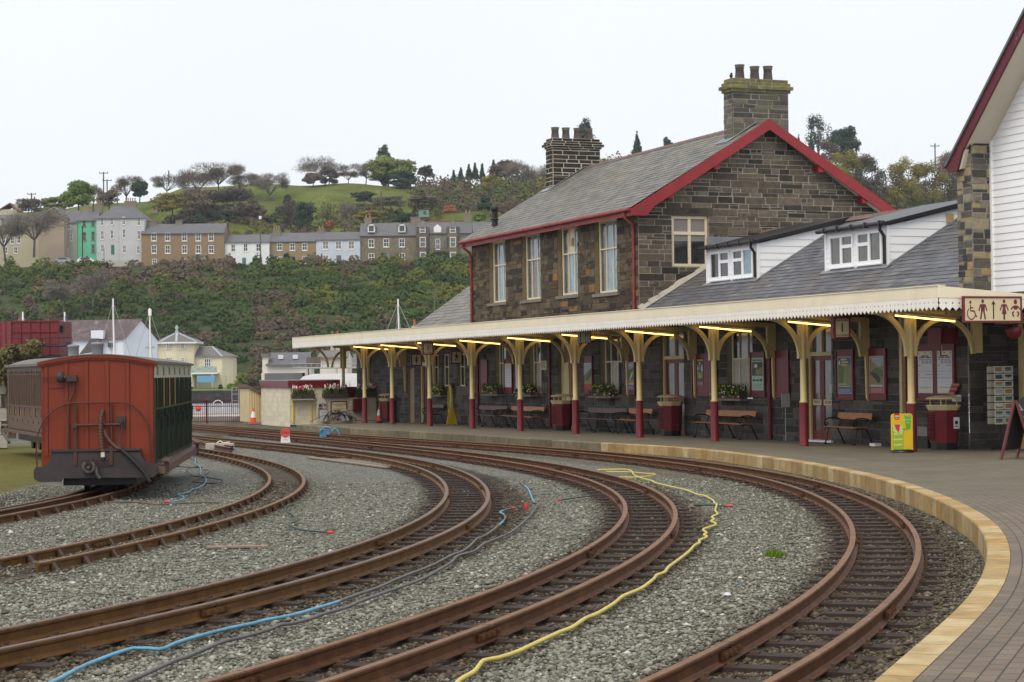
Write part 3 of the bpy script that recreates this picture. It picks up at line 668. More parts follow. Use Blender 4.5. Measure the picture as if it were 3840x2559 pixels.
# roof
def RP(t, s, n):                                         # slope facing the platform
    c = math.cos(math.atan(RS)); sn = math.sin(math.atan(RS)); return (1.5 + s * c - n * sn, t, 6.86 + s * sn + n * c)
SL = (RB - 1.5) / math.cos(math.atan(RS)); T0r, T1r = TG - .36, TE + .3
mb = MB(); slates(mb, RP, T0r, T1r, SL, .235, .33, seed=3)
p0, p1, q0, q1 = RP(T0r, 0, -.004), RP(T1r, 0, -.004), RP(T0r, SL, -.004), RP(T1r, SL, -.004)
mb.poly([p0, p1, q1, q0], 1); r0, r1 = (2 * RB - 1.5, T0r, 6.86), (2 * RB - 1.5, T1r, 6.86); mb.poly([q0, q1, r1, r0], 1)
mb.poly([RP(T0r, 0, -.1), RP(T0r, SL, -.1), RP(T1r, SL, -.1), RP(T1r, 0, -.1)], 2); mb.poly([(r0[0], r0[1], r0[2] - .12), (RB, T0r, RZ - .12), (RB, T1r, RZ - .12), (r1[0], r1[1], r1[2] - .12)], 2)
ROOF = mb.build('roof', [M['slate'], M['slate'], M['soffit']], HS)
mb = MB(); t = T0r + .02
while t < T1r:
    e = min(t + .46, T1r)
    mb.raw([(RB - .2, t, RZ - .09), (RB, t, RZ + .045), (RB + .2, t, RZ - .09), (RB - .2, e - .01, RZ - .09), (RB, e - .01, RZ + .045), (RB + .2, e - .01, RZ - .09)], [(0, 1, 4, 3), (1, 2, 5, 4), (0, 2, 1), (3, 4, 5)]); t = e
mb.build('ridge_tiles', M['ridge_red'], ROOF)
for sg, nm in ((1, 'bargeboard'), (-1, 'bargeboard')):
    f = lambda b: RB - sg * (RB - b)
    mb = MB(); pl = [(f(RB), RZ + .02), (f(1.46), 6.80), (f(1.50), 6.60), (f(2.02), 6.60), (f(2.28), 6.90), (f(RB), RZ - .33)]
    if sg < 0: pl = pl[::-1]
    mb.ext([(b, T0r - .03, z) for b, z in pl], (0, .045, 0)); B = mb.build(nm, M['maroon_barge'], HS)
    for k in (.42, .78):
        b = 1.9 + (RB - 1.9) * (1 - k); zz = 6.6 + RS * (b - 1.9) + .08
        q = MB(); q.box(min(f(b - .10), f(b + .10)), max(f(b - .10), f(b + .10)), T0r + .02, TG + .02, zz - .1, zz + .16); q.build('purlin_end', M['maroon_barge'], HS)
mb = MB(); mb.box(1.545, 1.575, T0r + .02, T1r, 6.60, 6.83); mb.build('eaves_board', M['maroon_gut'], HS)
mb = MB(); t = T0r + .05
while t < T1r: mb.tube([(1.48, t, 6.80), (1.48, min(t + 1.8, T1r), 6.80)], .062, 8, 0); mb.tube([(1.48, t + .02, 6.80), (1.48, t + .1, 6.80)], .075, 8, 0); t += 1.8
mb.build('gutter', M['maroon_gut'], HS)
for t in (TG + .2, TE - .1):
    mb = MB(); mb.tube([(1.48, t, 6.74), (1.50, t, 6.58), (1.76, t, 6.40), (1.81, t, 6.25), (1.81, t, 3.2)], .048, 8)
    for z in (6.1, 5., 3.9): mb.tube([(1.81, t, z), (1.81, t, z + .09)], .062, 8)
    mb.build('downpipe', M['maroon_gut'], HS)
for t, z1 in ((25.6, 3.), (32.9, 2.9)): mb = MB(); mb.tube([(1.82, t, z1), (1.82, t, -.2)], .05, 8); mb.build('downpipe', M['maroon'], HS)
def chimney(par, b0, b1, t0, t1, z0, z1, cap, st, mo, capm, pots, joint, seed, pot_h):
    mb = MB(); hr = (.13, .2)
    stonewall(mb, mpt(t0), b0, b1, z0, z1, hr=hr, wr=(.25, .8), joint=joint, split=.08, seed=seed)
    stonewall(mb, mpb(b0), t0, t1, z0, z1, hr=hr, wr=(.2, .45), joint=joint, split=0, seed=seed)
    mb.poly([(b1, t0, z0), (b1, t1, z0), (b1, t1, z1), (b1, t0, z1)], 1); mb.poly([(b0, t1, z0), (b1, t1, z0), (b1, t1, z1), (b0, t1, z1)], 1)
    c = mb.build('chimney', [M[st], M[mo]], par); mb = MB()
    for off, a, b in cap:
        stonewall(mb, mpt(t0 - off), b0 - off, b1 + off, a, b, hr=(.3, .4), wr=(.4, .9), joint=joint * .7, split=0, seed=seed + int(a * 100), dep=.012)
        stonewall(mb, mpb(b0 - off), t0 - off, t1 + off, a, b, hr=(.3, .4), wr=(.3, .6), joint=joint * .7, split=0, seed=seed + int(a * 100), dep=.012)
        mb.box(b0 - off + .001, b1 + off, t0 - off + .001, t1 + off, a + .002, b - .002, 1)
    mb.build('chimney_cap', [M[capm], M[mo]], c)
    for k, (pb, hh) in enumerate(pots):
        mb = MB(); zt = cap[-1][2]; mb.lathe([(.17, 0), (.155, .1), (.135, hh - .14), (.15, hh - .12), (.15, hh - .09), (.14, hh - .085), (.17, hh), (.13, hh), (.11, hh - .1)], (pb, (t0 + t1) / 2, zt - .02), 14)
        mb.build('chimney_pot', M['pot'], c)
    return c
chimney(HS, 5.55, 7.60, 18.78, 19.36, 8.6, 10.78, [(.06, 10.78, 10.88), (.13, 10.88, 10.99), (.06, 10.99, 11.10), (0, 11.10, 11.22)], 'chim', 'mortar', 'chim_moss', [(5.98, .5), (6.53, .47), (7.02, .5)], .022, 21, .48)
chimney(HS, 5.05, 7.08, 32.9, 33.55, 8.7, 10.52, [(.05, 10.52, 10.60), (.13, 10.60, 10.70), (.07, 10.70, 10.80), (0, 10.80, 10.92)], 'chim_dark', 'mortar_pale', 'chim_dark', [(5.30, .47), (5.76, .47), (6.26, .47), (6.74, .47)], .030, 33, .46)
mb = MB()
for b0, t0 in ((5.5, 18.75), (5.0, 32.87)):
    s0 = (b0 - 1.5) / math.cos(math.atan(RS)); P = RP
    mb.poly([P(t0 - .22, s0 - .3, .03), P(t0 + .75, s0 - .3, .03), P(t0 + .75, s0 + .1, .03), P(t0 - .22, s0 + .1, .03)])
    mb.poly([P(t0 - .22, s0 - .3, .032), P(t0 - .02, s0 - .3, .032), P(t0 - .02, SL, .06), P(t0 - .22, SL, .06)])
mb.build('lead_flashing', M['lead'], HS)
mb = MB(); z = 6.86 + (1.95 - 1.5) * RS; mb.tube([(2.25, 32., z + .2), (2.25, 32., z + .75)], .12, 10); mb.lathe([(.13, 0), (.17, .03), (.17, .06), (.12, .08)], (2.25, 32., z + .42), 10); mb.lathe([(.12, 0), (.16, .1), (.16, .2), (.05, .25)], (2.25, 32., z + .74), 10); mb.build('flue', M['blackpl'], HS)
# ---------------------------------------------------------------- single storey range with dormers
RG = sthing('station_range', 'single storey station range with steep blue-grey slate roof and two white dormers', 'station building')
rs_ = (6.16 - 3.42) / (6.3 - 1.6); ang = math.atan(rs_)
def GP(t, s, n): return (1.6 + s * math.cos(ang) - n * math.sin(ang), t, 3.42 + s * math.sin(ang) + n * math.cos(ang))
gl = (6.3 - 1.6) / math.cos(ang); DORM = [(12.95, 16.2), (5.98, 9.1)]; DB = 3.24
def dz(b): return 5.44 + (6.16 - 5.44) / (6.3 - DB) * (b - DB)
def skip(t, s):
    b = 1.6 + s * math.cos(ang); return any(a < t < c and b > DB for a, c in DORM)
mb = MB(); slates(mb, GP, .84, TG - .03, gl, .21, .36, skip, seed=8)
def gp2(t, b, z): return (b, t, z)
mb.poly([GP(.84, 0, -.01), GP(TG, 0, -.01), GP(TG, gl, -.01), GP(.84, gl, -.01)], 0); mb.poly([GP(.84, gl, 0), GP(TG, gl, 0), (11, TG, 3.4), (11, .84, 3.4)], 0)
RR = mb.build('roof', [M['slate_blue']], RG)
mb = MB(); t = .85
while t < TG - .05:
    e = min(t + .45, TG - .03); mb.raw([(6.1, t, 6.1), (6.3, t, 6.24), (6.5, t, 6.1), (6.1, e - .01, 6.1), (6.3, e - .01, 6.24), (6.5, e - .01, 6.1)], [(0, 1, 4, 3), (1, 2, 5, 4), (0, 2, 1), (3, 4, 5)]); t = e
mb.build('ridge_tiles', M['ridge_red'], RR)
mb = MB(); r = random.Random(2)
sA, sB = .35, 2.85 / math.cos(ang); k = 14
for i in range(k):
    a, b = sA + (sB - sA) * i / k, sA + (sB - sA) * (i + 1) / k; h0, h1 = .13 + r.uniform(0, .07), .13 + r.uniform(0, .07)
    mb.poly([GP(TG - .14, a, .03), GP(TG - .14, b, .03), GP(TG - .045, b, h1), GP(TG - .045, a, h0)])
mb.build('mortar_fillet', M['lime'], RG)
LRH = [(10.85, 12.4, .92, 2.95), (15.15, 16.75, -.3, 2.95), (6.6, 7.9, -.3, 2.95), (2.75, 3.4, -.3, 2.95)]
mb = MB(); stonewall(mb, mpb(FB), .56, TG, Z0, 3.45, LRH, hr=(.15, .3), wr=(.3, .75), joint=.014, split=.25, seed=24)
stonewall(mb, mpt(.56), FB, 3.0, Z0, 3.4, [], hr=(.14, .26), wr=(.28, .6), joint=.012, split=.25, seed=25)
for h in LRH: reveal(mb, mpb(FB), h, .16, 2)
mb.build('platform_wall', [M['stone_low'], M['mortar_low'], M['reveal']], RG)
window(RG, mpb(FB), 10.87, 12.32, .95, 2.95, .12, (.36, .7), (.55,), panes={'all': 'curtain', (0, 1): 'pane_mid', (1, 1): 'pane_mid', (2, 1): 'pane_dark'})
def door(par, h, leaf, glass, frame='cream', tr=2.08, split=None, sill=True):
    mb = MB(); u0, u1 = h[0], h[1]; mp = mpb(FB); zb = zp(FB, (u0 + u1) / 2)
    bx(mb, mp, u0, u0 + .09, zb, h[3], -.18, -.06); bx(mb, mp, u1 - .09, u1, zb, h[3], -.18, -.06); bx(mb, mp, u0 + .09, u1 - .09, tr, tr + .1, -.19, -.05); bx(mb, mp, (u0 + u1) / 2 - .03, (u0 + u1) / 2 + .03, tr + .1, h[3], -.17, -.08)
    D = mb.build('door', M[frame], par)
    q = MB(); bx(q, mp, u0 + .09, u1 - .09, tr + .1, h[3], -.15, -.14); q.build('fanlight', M['pane_mid'], D)
    ls = [(u0 + .09, u1 - .09)] if split is None else [(u0 + .09, split), (split, u1 - .09)]
    for a, b in ls:
        q = MB(); w = .11
        bx(q, mp, a + .005, a + w, zb + .02, tr, -.16, -.11); bx(q, mp, b - w, b - .005, zb + .02, tr, -.16, -.11); bx(q, mp, a + w, b - w, zb + .02, zb + .3, -.16, -.11); bx(q, mp, a + w, b - w, tr - .12, tr, -.16, -.11); bx(q, mp, a + w, b - w, .78, .95, -.16, -.11)
        L = q.build('door_leaf', M[leaf], D); q = MB(); bx(q, mp, a + w, b - w, .95, tr - .12, -.14, -.13); bx(q, mp, a + w, b - w, zb + .3, .78, -.14, -.13); q.build('door_glass', M[glass], D)
    if sill: q = MB(); bx(q, mp, u0 - .1, u1 + .1, zb - .02, zb + .05, -.2, .12); q.build('doorstep', M['white'], D)
    return D
door(RG, LRH[1], 'maroon', 'pane_mid', split=15.95, sill=False); DB_ = door(RG, LRH[2], 'maroon', 'pane_mid', split=7.3)
mb = MB(); bx(mb, mpb(FB), 2.78, 3.37, -.2, 2.3, -.13, -.08, 0); bx(mb, mpb(FB), 3.30, 3.42, -.2, 2.95, -.1, .02, 1); bx(mb, mpb(FB), 2.76, 3.3, 2.3, 2.42, -.13, -.02, 1); bx(mb, mpb(FB), 2.78, 3.3, 2.42, 2.95, -.12, -.1, 2)
mb.build('door', [M['maroon'], M['cream'], M['pane_mid']], RG)
for t, z1, w in ((9.74, 2.95, .05),): mb = MB(); mb.tube([(1.8, t, z1), (1.8, t, -.16)], w, 8); [mb.tube([(1.8, t, z), (1.8, t, z + .08)], w + .014, 8) for z in (.6, 1.7)]; mb.build('downpipe', M['maroon'], RG)
for k, (a, c) in enumerate(DORM):
    mb = MB(); zb = 4.34; nb = 9
    for i in range(nb):                                                     # lapped boarding on the cheek that faces the camera
        z0 = zb + (6.16 - zb) * i / nb; z1 = zb + (6.16 - zb) * (i + 1) / nb
        bl = max(DB, 1.6 + (z0 - 3.42) / rs_ * 0 + DB)
        p = [(DB, z0), (6.4, z0), (6.4, z1), (DB, z1)]
        p = clip_poly(p, [(DB, zb), (DB + (dz(6.2) - zb) / rs_ * 0 + 6.3 - DB, 3.42 + (6.3 - 1.6) * rs_ - .02), (DB, dz(DB) - .02)]) if False else clip_poly(p, [(DB, 3.42 + (DB - 1.6) * rs_ - .05), (6.28, 6.1), (DB, dz(DB) - .03)])
        if len(p) > 2:
            mb.poly([(b, a + .012 - .016 * (1 - (z - z0) / (z1 - z0)), z) for b, z in p], 0); mb.poly([(p[0][0], a - .004, p[0][1]), (p[1][0], a - .004, p[1][1]), (p[1][0], a + .012, p[1][1] - .001), (p[0][0], a + .012, p[0][1] - .001)], 0)
    for i in range(8):
        z0 = zb + (5.44 - zb) * i / 8; z1 = zb + (5.44 - zb) * (i + 1) / 8
        mb.poly([(DB - .016, a, z0), (DB - .016, c, z0), (DB, c, z1), (DB, a, z1)]); mb.poly([(DB - .016, a, z0), (DB, a, z0 - .001), (DB, c, z0 - .001), (DB - .016, c, z0)])
    mb.box(DB - .03, DB + .05, a - .02, a + .06, zb, 5.42); mb.box(DB - .03, DB + .05, c - .06, c + .02, zb, 5.42)
    mb.poly([(DB, c, zb), (6.28, c, 6.1), (DB, c, 5.4)])
    D = mb.build('dormer', M['upvc'], RG)
    mb = MB(); mb.ext([(DB - .16, a - .1, 5.42), (DB - .16, a - .1, 5.50), (6.32, a - .1, 6.26), (6.32, a - .1, 6.10)], (0, c - a + .2, 0)); mb.build('roof', M['blackpl'], D)
    mb = MB(); mb.tube([(DB - .2, a - .12, 5.47), (DB - .2, c + .12, 5.47)], .06, 8)
    for t in np.arange(a, c, .7): mb.box(DB - .27, DB - .14, t, t + .06, 5.40, 5.54)
    mb.build('gutter', M['blackpl'], D)
    mb = MB(); tp = a + .06; mb.tube([(DB - .2, tp, 5.42), (DB - .2, tp, 5.3), (DB - .08, tp, 5.15), (DB - .08, tp, 4.42)], .045, 8); mb.build('downpipe', M['blackpl'], D)
    mp = mpb(DB); mid = (a + c) / 2
    for j, (u0, u1) in enumerate(((mid + .10, c - .26), (a + .26, mid - .10))):
        z0, z1 = 4.47, 5.32; um = (u0 + u1) / 2; q = MB()
        for (x0, x1, y0, y1) in ((u0, u1, z0, z0 + .09), (u0, u1, z1 - .06, z1), (u0, u0 + .06, z0 + .09, z1 - .06), (u1 - .06, u1, z0 + .09, z1 - .06), (um - .05, um + .05, z0 + .09, z1 - .06)): bx(q, mp, x0, x1, y0, y1, -.02, .05)
        sp = (u0 + .06, um - .05) if j == 0 else (um + .05, u1 - .06); bx(q, mp, sp[0], sp[1], 4.96, 5.05, -.02, .048)
        bx(q, mp, u0 - .03, u1 + .03, z0 - .035, z0, -.02, .09); q.build('window_frame', M['upvc'], D)
        for (x0, x1), full in (((u0 + .06, um - .05), j == 1), ((um + .05, u1 - .06), j == 0)):
            g = MB(); bx(g, mp, x0, x1, z0 + .09, z1 - .06, .012, .016)
            mt = 'pane_sky' if (k == 0 and j == 1 and x0 < um) else ('pane_mid' if k == 1 else 'pane_dark'); g.build('pane', M[mt], D)
    mb = MB(); s0 = (DB - 1.6) / math.cos(ang); mb.poly([GP(a - .15, s0 - .16, .03), GP(c + .15, s0 - .16, .03), GP(c + .15, s0 + .03, .04), GP(a - .15, s0 + .03, .04)]); mb.build('lead_apron', M['lead'], D)
    mb = MB(); mb.bar(GP(a - .03, s0, .02), GP(a - .03, gl - .1, .02), .05, .05); mb.build('corner_trim', M['lead'], D)
mb = MB(); mb.box(5.0, 5.22, 5.94, 5.97, 5.52, 5.74); mb.build('wall_vent', M['buffpot'], RG)
mb = MB(); mb.box(4.3, 6.3, TG - .06, TG - .035, 5.70, 6.0); mb.build('lead_flashing', M['lead'], RG)
# ---------------------------------------------------------------- far annexe beyond the house
AN = sthing('station_annexe', 'low slate roofed stone annexe at the far end of the platform', 'station building')
mb = MB(); AH = [(40.9, 41.8, -.4, 1.95), (38.9, 40.1, -.4, 2.2), (36.4, 37.3, 1.2, 2.5), (34.5, 35.4, 1.2, 2.5), (37.7, 38.6, 1.2, 2.5)]
stonewall(mb, mpb(FB), TE, 49.4, Z0, 3.05, AH, hr=(.16, .3), wr=(.3, .8), joint=.014, split=.2, seed=44)
stonewall(mb, lambda u, v, d: (u, 49.4 + d, v), FB, 8, Z0, 3.05, [], hr=(.2, .3), wr=(.4, .8), split=0, seed=45)
for h in AH: reveal(mb, mpb(FB), h, .15, 2)
mb.build('wall', [M['stone_low'], M['mortar_low'], M['reveal']], AN)
mb = MB(); bx(mb, mpb(FB), 40.95, 41.75, -.4, 1.9, -.12, -.08); mb.build('door', paint('tan_door', (.30, .22, .16), .6), AN)
mb = MB(); bx(mb, mpb(FB), 38.9, 39.0, -.4, 2.2, -.14, -.02); bx(mb, mpb(FB), 40., 40.1, -.4, 2.2, -.14, -.02); bx(mb, mpb(FB), 39., 40., 2.05, 2.2, -.14, -.02); bx(mb, mpb(FB), 39., 40., -.4, 2.05, -.14, -.10, 1); mb.build('door', [M['cream'], M['maroon_dk']], AN)
for h in AH[2:]: window(AN, mpb(FB), h[0], h[1], h[2], h[3], .1, (.5,), (.6,), panes={'all': 'pane_dark'})
aS = (6.2 - 3.05) / 4.6
def AP(t, s, n): c = math.cos(math.atan(aS)); sn = math.sin(math.atan(aS)); return (1.6 + s * c - n * sn, t, 3.0 + s * sn + n * c)
mb = MB(); al = 4.7 / math.cos(math.atan(aS)); slates(mb, AP, TE + .05, 43.5, al, .25, .36, seed=18); mb.poly([AP(TE, 0, -.01), AP(43.5, 0, -.01), AP(43.5, al, -.01), AP(TE, al, -.01)]); mb.poly([AP(TE, al, 0), AP(43.5, al, 0), (11, 43.5, 3), (11, TE, 3)])
mb.build('roof', M['slate'], AN)
mb = MB(); mb.tube([(1.9, 31.9, 3.25), (1.9, 31.9, 3.55), (1.75, 31.9, 3.62)], .05, 8); tag(mb.build('vent_pipe', M['upvc'], None, S(0, 0), TH), 'short white swan-neck vent pipe above the canopy at the foot of the stone wall', 'vent pipe')
# ---------------------------------------------------------------- white boarded gable building at right
GB = sthing('gabled_building', 'building with white boarded gable, stone corner pier and peeling maroon bargeboard at right edge', 'building')
mb = MB(); tn = lambda r: r.random() if r.random() < .75 else r.uniform(.86, 1)
stonewall(mb, mpb(1.88), .3, .84, 3.1, 7.0, [], clip=[(.3, 0), (.84, 0), (.84, 6.35), (.3, 6.87)], hr=(.10, .24), wr=(.15, .35), joint=.010, split=.2, seed=61, tones=tn)
stonewall(mb, mpt(.3), 1.88, 2.46, 3.1, 7.0, [], clip=[(1.88, 0), (2.46, 0), (2.46, 6.95), (2.05, 6.95), (1.88, 6.75)], hr=(.10, .24), wr=(.18, .45), joint=.010, split=.25, seed=62, tones=tn)
mb.build('stone_pier', [M['stone_pier'], M['mortar']], GB)
mb = MB(); SB = 2.4; z = 3.42; t_e = .24
def topt(z): return min(t_e, 7.19 - z)                # wall narrows under the roof slope
while z < 11.5:
    z1 = z + .168; a0, a1 = topt(z), topt(z1)
    mb.poly([(SB - .02, -4.6, z), (SB - .02, a0, z), (SB - .002, a1, z1), (SB - .002, -4.6, z1)]); mb.poly([(SB - .02, -4.6, z), (SB, -4.6, z - .001), (SB, a0, z - .001), (SB - .02, a0, z)]); z = z1
mb.build('boarding', M['upvc'], GB)
mb = MB(); mb.box(SB - .05, SB + .02, t_e - .03, t_e + .045, 3.38, 6.96); mb.bar((SB - .03, t_e + .02, 6.95), (SB - .03, -4.4, 11.6), .06, .05, up=(1, 0, 0)); mb.build('edge_trim', M['upvc'], GB)
BB = 1.70
mb = MB(); pl = [(1.02, 6.40), (.98, 6.22), (.60, 6.24), (.40, 6.66), (-4.6, 11.66), (-4.6, 12.0)]
mb.ext([(BB, t, z) for t, z in pl], (.05, 0, 0)); mb.build('bargeboard', M['peel'], GB)
mb = MB(); mb.ext([(BB - .04, 1.06, 6.40), (BB - .04, -4.6, 12.06), (BB - .04, -4.6, 11.98), (BB - .04, 1.02, 6.36)], (9, 0, 0)); mb.build('roof', M['slate_blue'], GB)
mb = MB(); mb.poly([(BB + .05, .40, 6.72), (9, .40, 6.72), (9, -4.6, 11.72), (BB + .05, -4.6, 11.72)]); mb.ext([(BB + .05, .60, 6.26), (BB + .05, .42, 6.70), (BB + .05, .34, 6.70), (BB + .05, .50, 6.28)], (.8, 0, 0)); mb.build('soffit', M['soffit'], GB)
mb = MB(); mb.tube([(BB - .02, 1.12, 6.40), (4, 1.12, 6.40)], .06, 8); mb.build('gutter', M['maroon'], GB)
mb = MB(); bx(mb, mpb(SB), -1.75, -1.68, 4.15, 6.0, -.02, .05, 0); bx(mb, mpb(SB), -3.2, -1.75, 4.15, 6.0, -.02, .03, 1); mb.build('window', [M['maroon_dk'], M['pane_dark']], GB)
mb = MB(); stonewall(mb, mpb(2.98), -4.6, .56, Z0, 3.4, [(-.95, .10, -.3, 2.6)], hr=(.14, .26), wr=(.28, .6), joint=.012, split=.2, seed=65); mb.build('lower_wall', [M['stone_low'], M['mortar_low']], GB)
mb = MB(); bx(mb, mpb(2.98), -.06, .10, -.3, 2.75, -.1, .05, 0); bx(mb, mpb(2.98), -.95, -.06, 1.98, 2.1, -.1, .04, 0); bx(mb, mpb(2.98), -.95, -.06, -.3, 1.98, -.1, -.08, 1); bx(mb, mpb(2.98), -.95, -.06, 2.1, 2.75, -.1, -.08, 1); bx(mb, mpb(2.98), -4.4, .56, 2.72, 2.95, -.1, .35, 0)
mb.build('doorway', [M['cream'], M['pane_dark']], GB)
mb = MB(); bx(mb, mpb(2.98), -.42, -.20, 1.15, 1.75, -.06, -.055); mb.build('door_notice', M['paper'], GB)
# ================================================================ CANOPY
CN = sthing('platform_canopy', 'long cream platform canopy with white dagger-board valance on red and cream iron posts', 'canopy')
TA, TB_ = -2.63, 50.0; FBX = -1.0
mb = MB(); t = TA
while t < TB_:
    e = min(t + 3.0, TB_); mb.box(FBX - .035, FBX, t + .002, e - .002, 3.195, 3.44); t = e
mb.box(FBX - .055, FBX + .15, TA - .03, TB_, 3.44, 3.46)
mb.build('fascia', M['fascia'], CN)
def boards(mp, u0, u1, ztop, zbot, w=.163, tooth=.075):
    mb = MB(); n = int(round((u1 - u0) / w)); w = (u1 - u0) / n; hz = zbot + .155
    for i in range(n):
        a = u0 + i * w; zt = ztop(a + w / 2) if callable(ztop) else ztop; g = .0012; r = .017
        p = [(a + g, zt), (a + g, hz + r * 1.3), (a + r, hz + r * .7), (a + r, hz - r * .7), (a + g, hz - r * 1.3), (a + g, zbot + tooth), (a + w / 2, zbot), (a + w - g, zbot + tooth), (a + w - g, hz - r * 1.3), (a + w - r, hz - r * .7), (a + w - r, hz + r * .7), (a + w - g, hz + r * 1.3), (a + w - g, zt)]
        pts = [mp(x, z, 0) for x, z in p]; q = [mp(x, z, .02) for x, z in p]
        mb.poly(q, 0, .5); mb.poly(pts[::-1], 0, .5)
        for j in range(len(p)): k = (j + 1) % len(p); mb.poly([pts[j], pts[k], q[k], q[j]], 0, .5)
    return mb
boards(mpb(FBX - .012), TA, TB_, 3.2, 2.935).build('valance', M['valance'], CN)
top = lambda b: 3.44 - .075 * (b + 1)
mb = MB(); mb.ext([(FBX - .035, TA - .035, 3.195), (2.9, TA - .035, 3.195 - .06), (2.9, TA - .035, top(2.9)), (FBX - .035, TA - .035, 3.44)], (0, .033, 0)); mb.build('end_fascia', M['fascia'], CN)
boards(mpt(TA - .004), FBX, 2.9, lambda b: 3.2 - .012 * (b + 1), 2.925).build('end_valance', M['valance'], CN)
mb = MB(); mb.ext([(FBX, TA + .01, 3.30), (1.9, TA + .01, 3.10), (1.9, TA + .01, 3.22), (FBX, TA + .01, 3.42)], (0, TB_ - TA - .02, 0)); mb.poly([(1.9, TA, 3.1), (2.98, TA, 3.1), (2.98, .56, 3.1), (1.9, .56, 3.1)])
for b in (-.85, -.3, .6, 1.2): z = 3.30 - .069 * (b + 1) - .06; mb.box(b - .04, b + .04, TA + .1, TB_ - .1, z - .05, z + .065)
mb.build('roof', M['under'], CN)
PT = [4.76 * i for i in range(9)] + [41.95]
def post(par, t, b0=0., far=False):
    zb = zp(b0, t); z1 = zb + 1.06; mb = MB()
    mb.lathe([(.085, z1), (.105, z1 + .01), (.105, z1 + .035), (.078, z1 + .06), (.072, 2.12), (.066, 3.2)], (b0, t, 0), 14)
    mb.box(b0 - .14, b0 + .14, t - .035, t + .035, 2.03, 3.12)
    for sx in (-1, 1): mb.box(b0 + sx * .11 - .035, b0 + sx * .11 + .035, t - .05, t + .05, 2.0, 2.04)
    p = mb.build('post', M['cream_post'], par)
    mb = MB(); mb.lathe([(.12, zb - .01), (.118, zb + .04), (.108, zb + .06), (.103, z1)], (b0, t, 0), 12); mb.build('post_base', M['maroon'], p)
    # bracket out to the eaves edge
    mb = MB(); n = 14
    def band(f, th0, th1, w=.095, tk=.045):
        pts = [f(th0 + (th1 - th0) * i / n) for i in range(n + 1)]
        inn = [(x + nx * w, z + nz * w) for x, z, nx, nz in pts]; outp = [(x, z) for x, z, _, _ in pts]
        for i in range(n):
            q = [outp[i], outp[i + 1], inn[i + 1], inn[i]]
            mb.ext([(b, t - tk, z) for b, z in q], (0, 2 * tk, 0))
    rx, rz_ = .84, .88; cx, cz = -.14 - rx, 2.05
    band(lambda a: (cx + rx * math.cos(a), cz + rz_ * math.sin(a), math.cos(a), math.sin(a)), 0, math.pi / 2)
    mb.ext([(-.14, t - .04, 3.04), (-.14, t - .04, 3.14), (-1.0, t - .04, 3.2), (-1.0, t - .04, 2.96)], (0, .08, 0)); mb.ext([(-.45, t - .03, 2.86), (-.36, t - .03, 3.06), (-1.0, t - .03, 3.1), (-1.0, t - .03, 3.0)], (0, .06, 0))
    mb.build('bracket', M['cream_post'], p)
    mb = MB(); w = 1.46; rx = w / 2; rz_ = .74; cx = .14 + rx; cz = 2.04
    band(lambda a: (cx - rx * math.cos(a), cz + rz_ * math.sin(a), -math.cos(a), math.sin(a)), 0, math.pi)
    mb.ext([(.14, t - .04, 2.93), (1.86, t - .04, 2.88), (1.86, t - .04, 3.0), (.14, t - .04, 3.06)], (0, .08, 0)); mb.box(1.61, 1.87, t - .045, t + .045, 2.06, 2.98)
    mb.ext([(.62, t - .03, 2.84), (1.12, t - .03, 2.84), (1.3, t - .03, 2.93), (.44, t - .03, 2.95)], (0, .06, 0))
    if t > .1: mb.ext([(1.76, t - .035, 2.06), (1.86, t - .035, 2.06), (1.86, t - .035, 1.0), (1.83, t - .035, .93), (1.78, t - .035, 1.0)], (0, .07, 0))
    mb.build('arch_bracket', M['cream_post'], p)
for t in PT: post(CN, t)
post(CN, 47.3, .62)
mb = MB()
for t in PT: mb.box(-.9, 1.8, t + .1, t + .16, 2.98, 3.1)
mb.build('cross_beams', M['under'], CN)
for i, t in enumerate(PT):
    lab = ['strip light nearest the camera, over the hanging red board', 'strip light behind the nearer platform 1 sign', 'strip light third from the near end, over the mint poster', 'strip light over the big red board, fourth from the near end', 'strip light half hidden behind the hanging clock', 'strip light fifth from the far end, over orange and brown benches', 'strip light fourth from the far end, over two dark benches', 'strip light third from the far end, beside the men sign', 'strip light behind the farther platform 1 sign', 'strip light at the far end of the canopy, over the low cream wall'][i]
    L = sthing('strip_light', 'warm fluorescent ' + lab, 'strip light', 0, t - .22, 0, group='fluorescent tubes under the canopy')
    q = Vector((-.56, 0, 2.90)); e = Vector((1.04, 0, 2.765)); mb = MB(); mb.tube([q, e], .018, 8); mb.build('tube', M['tubeglow'], L)
    up = Vector((0, 0, .085)); mb = MB(); mb.bar(q + up - Vector((.05, 0, -.0)), e + up + Vector((.08, 0, 0)), .1, .06)
    for u in (0., 1.): p = q.lerp(e, u); mb.bar(p + Vector((0, 0, -.02)), p + up, .04, .04, up=(1, 0, 0))
    for u in (.15, .85): p = q.lerp(e, u); mb.bar(p + up, p + Vector((0, 0, .36)), .02, .02, up=(1, 0, 0))
    mb.build('batten', M['batten'], L)
# ================================================================ PLATFORM FURNITURE
def PLc(b, t): return S(b, t, zp(b, t))
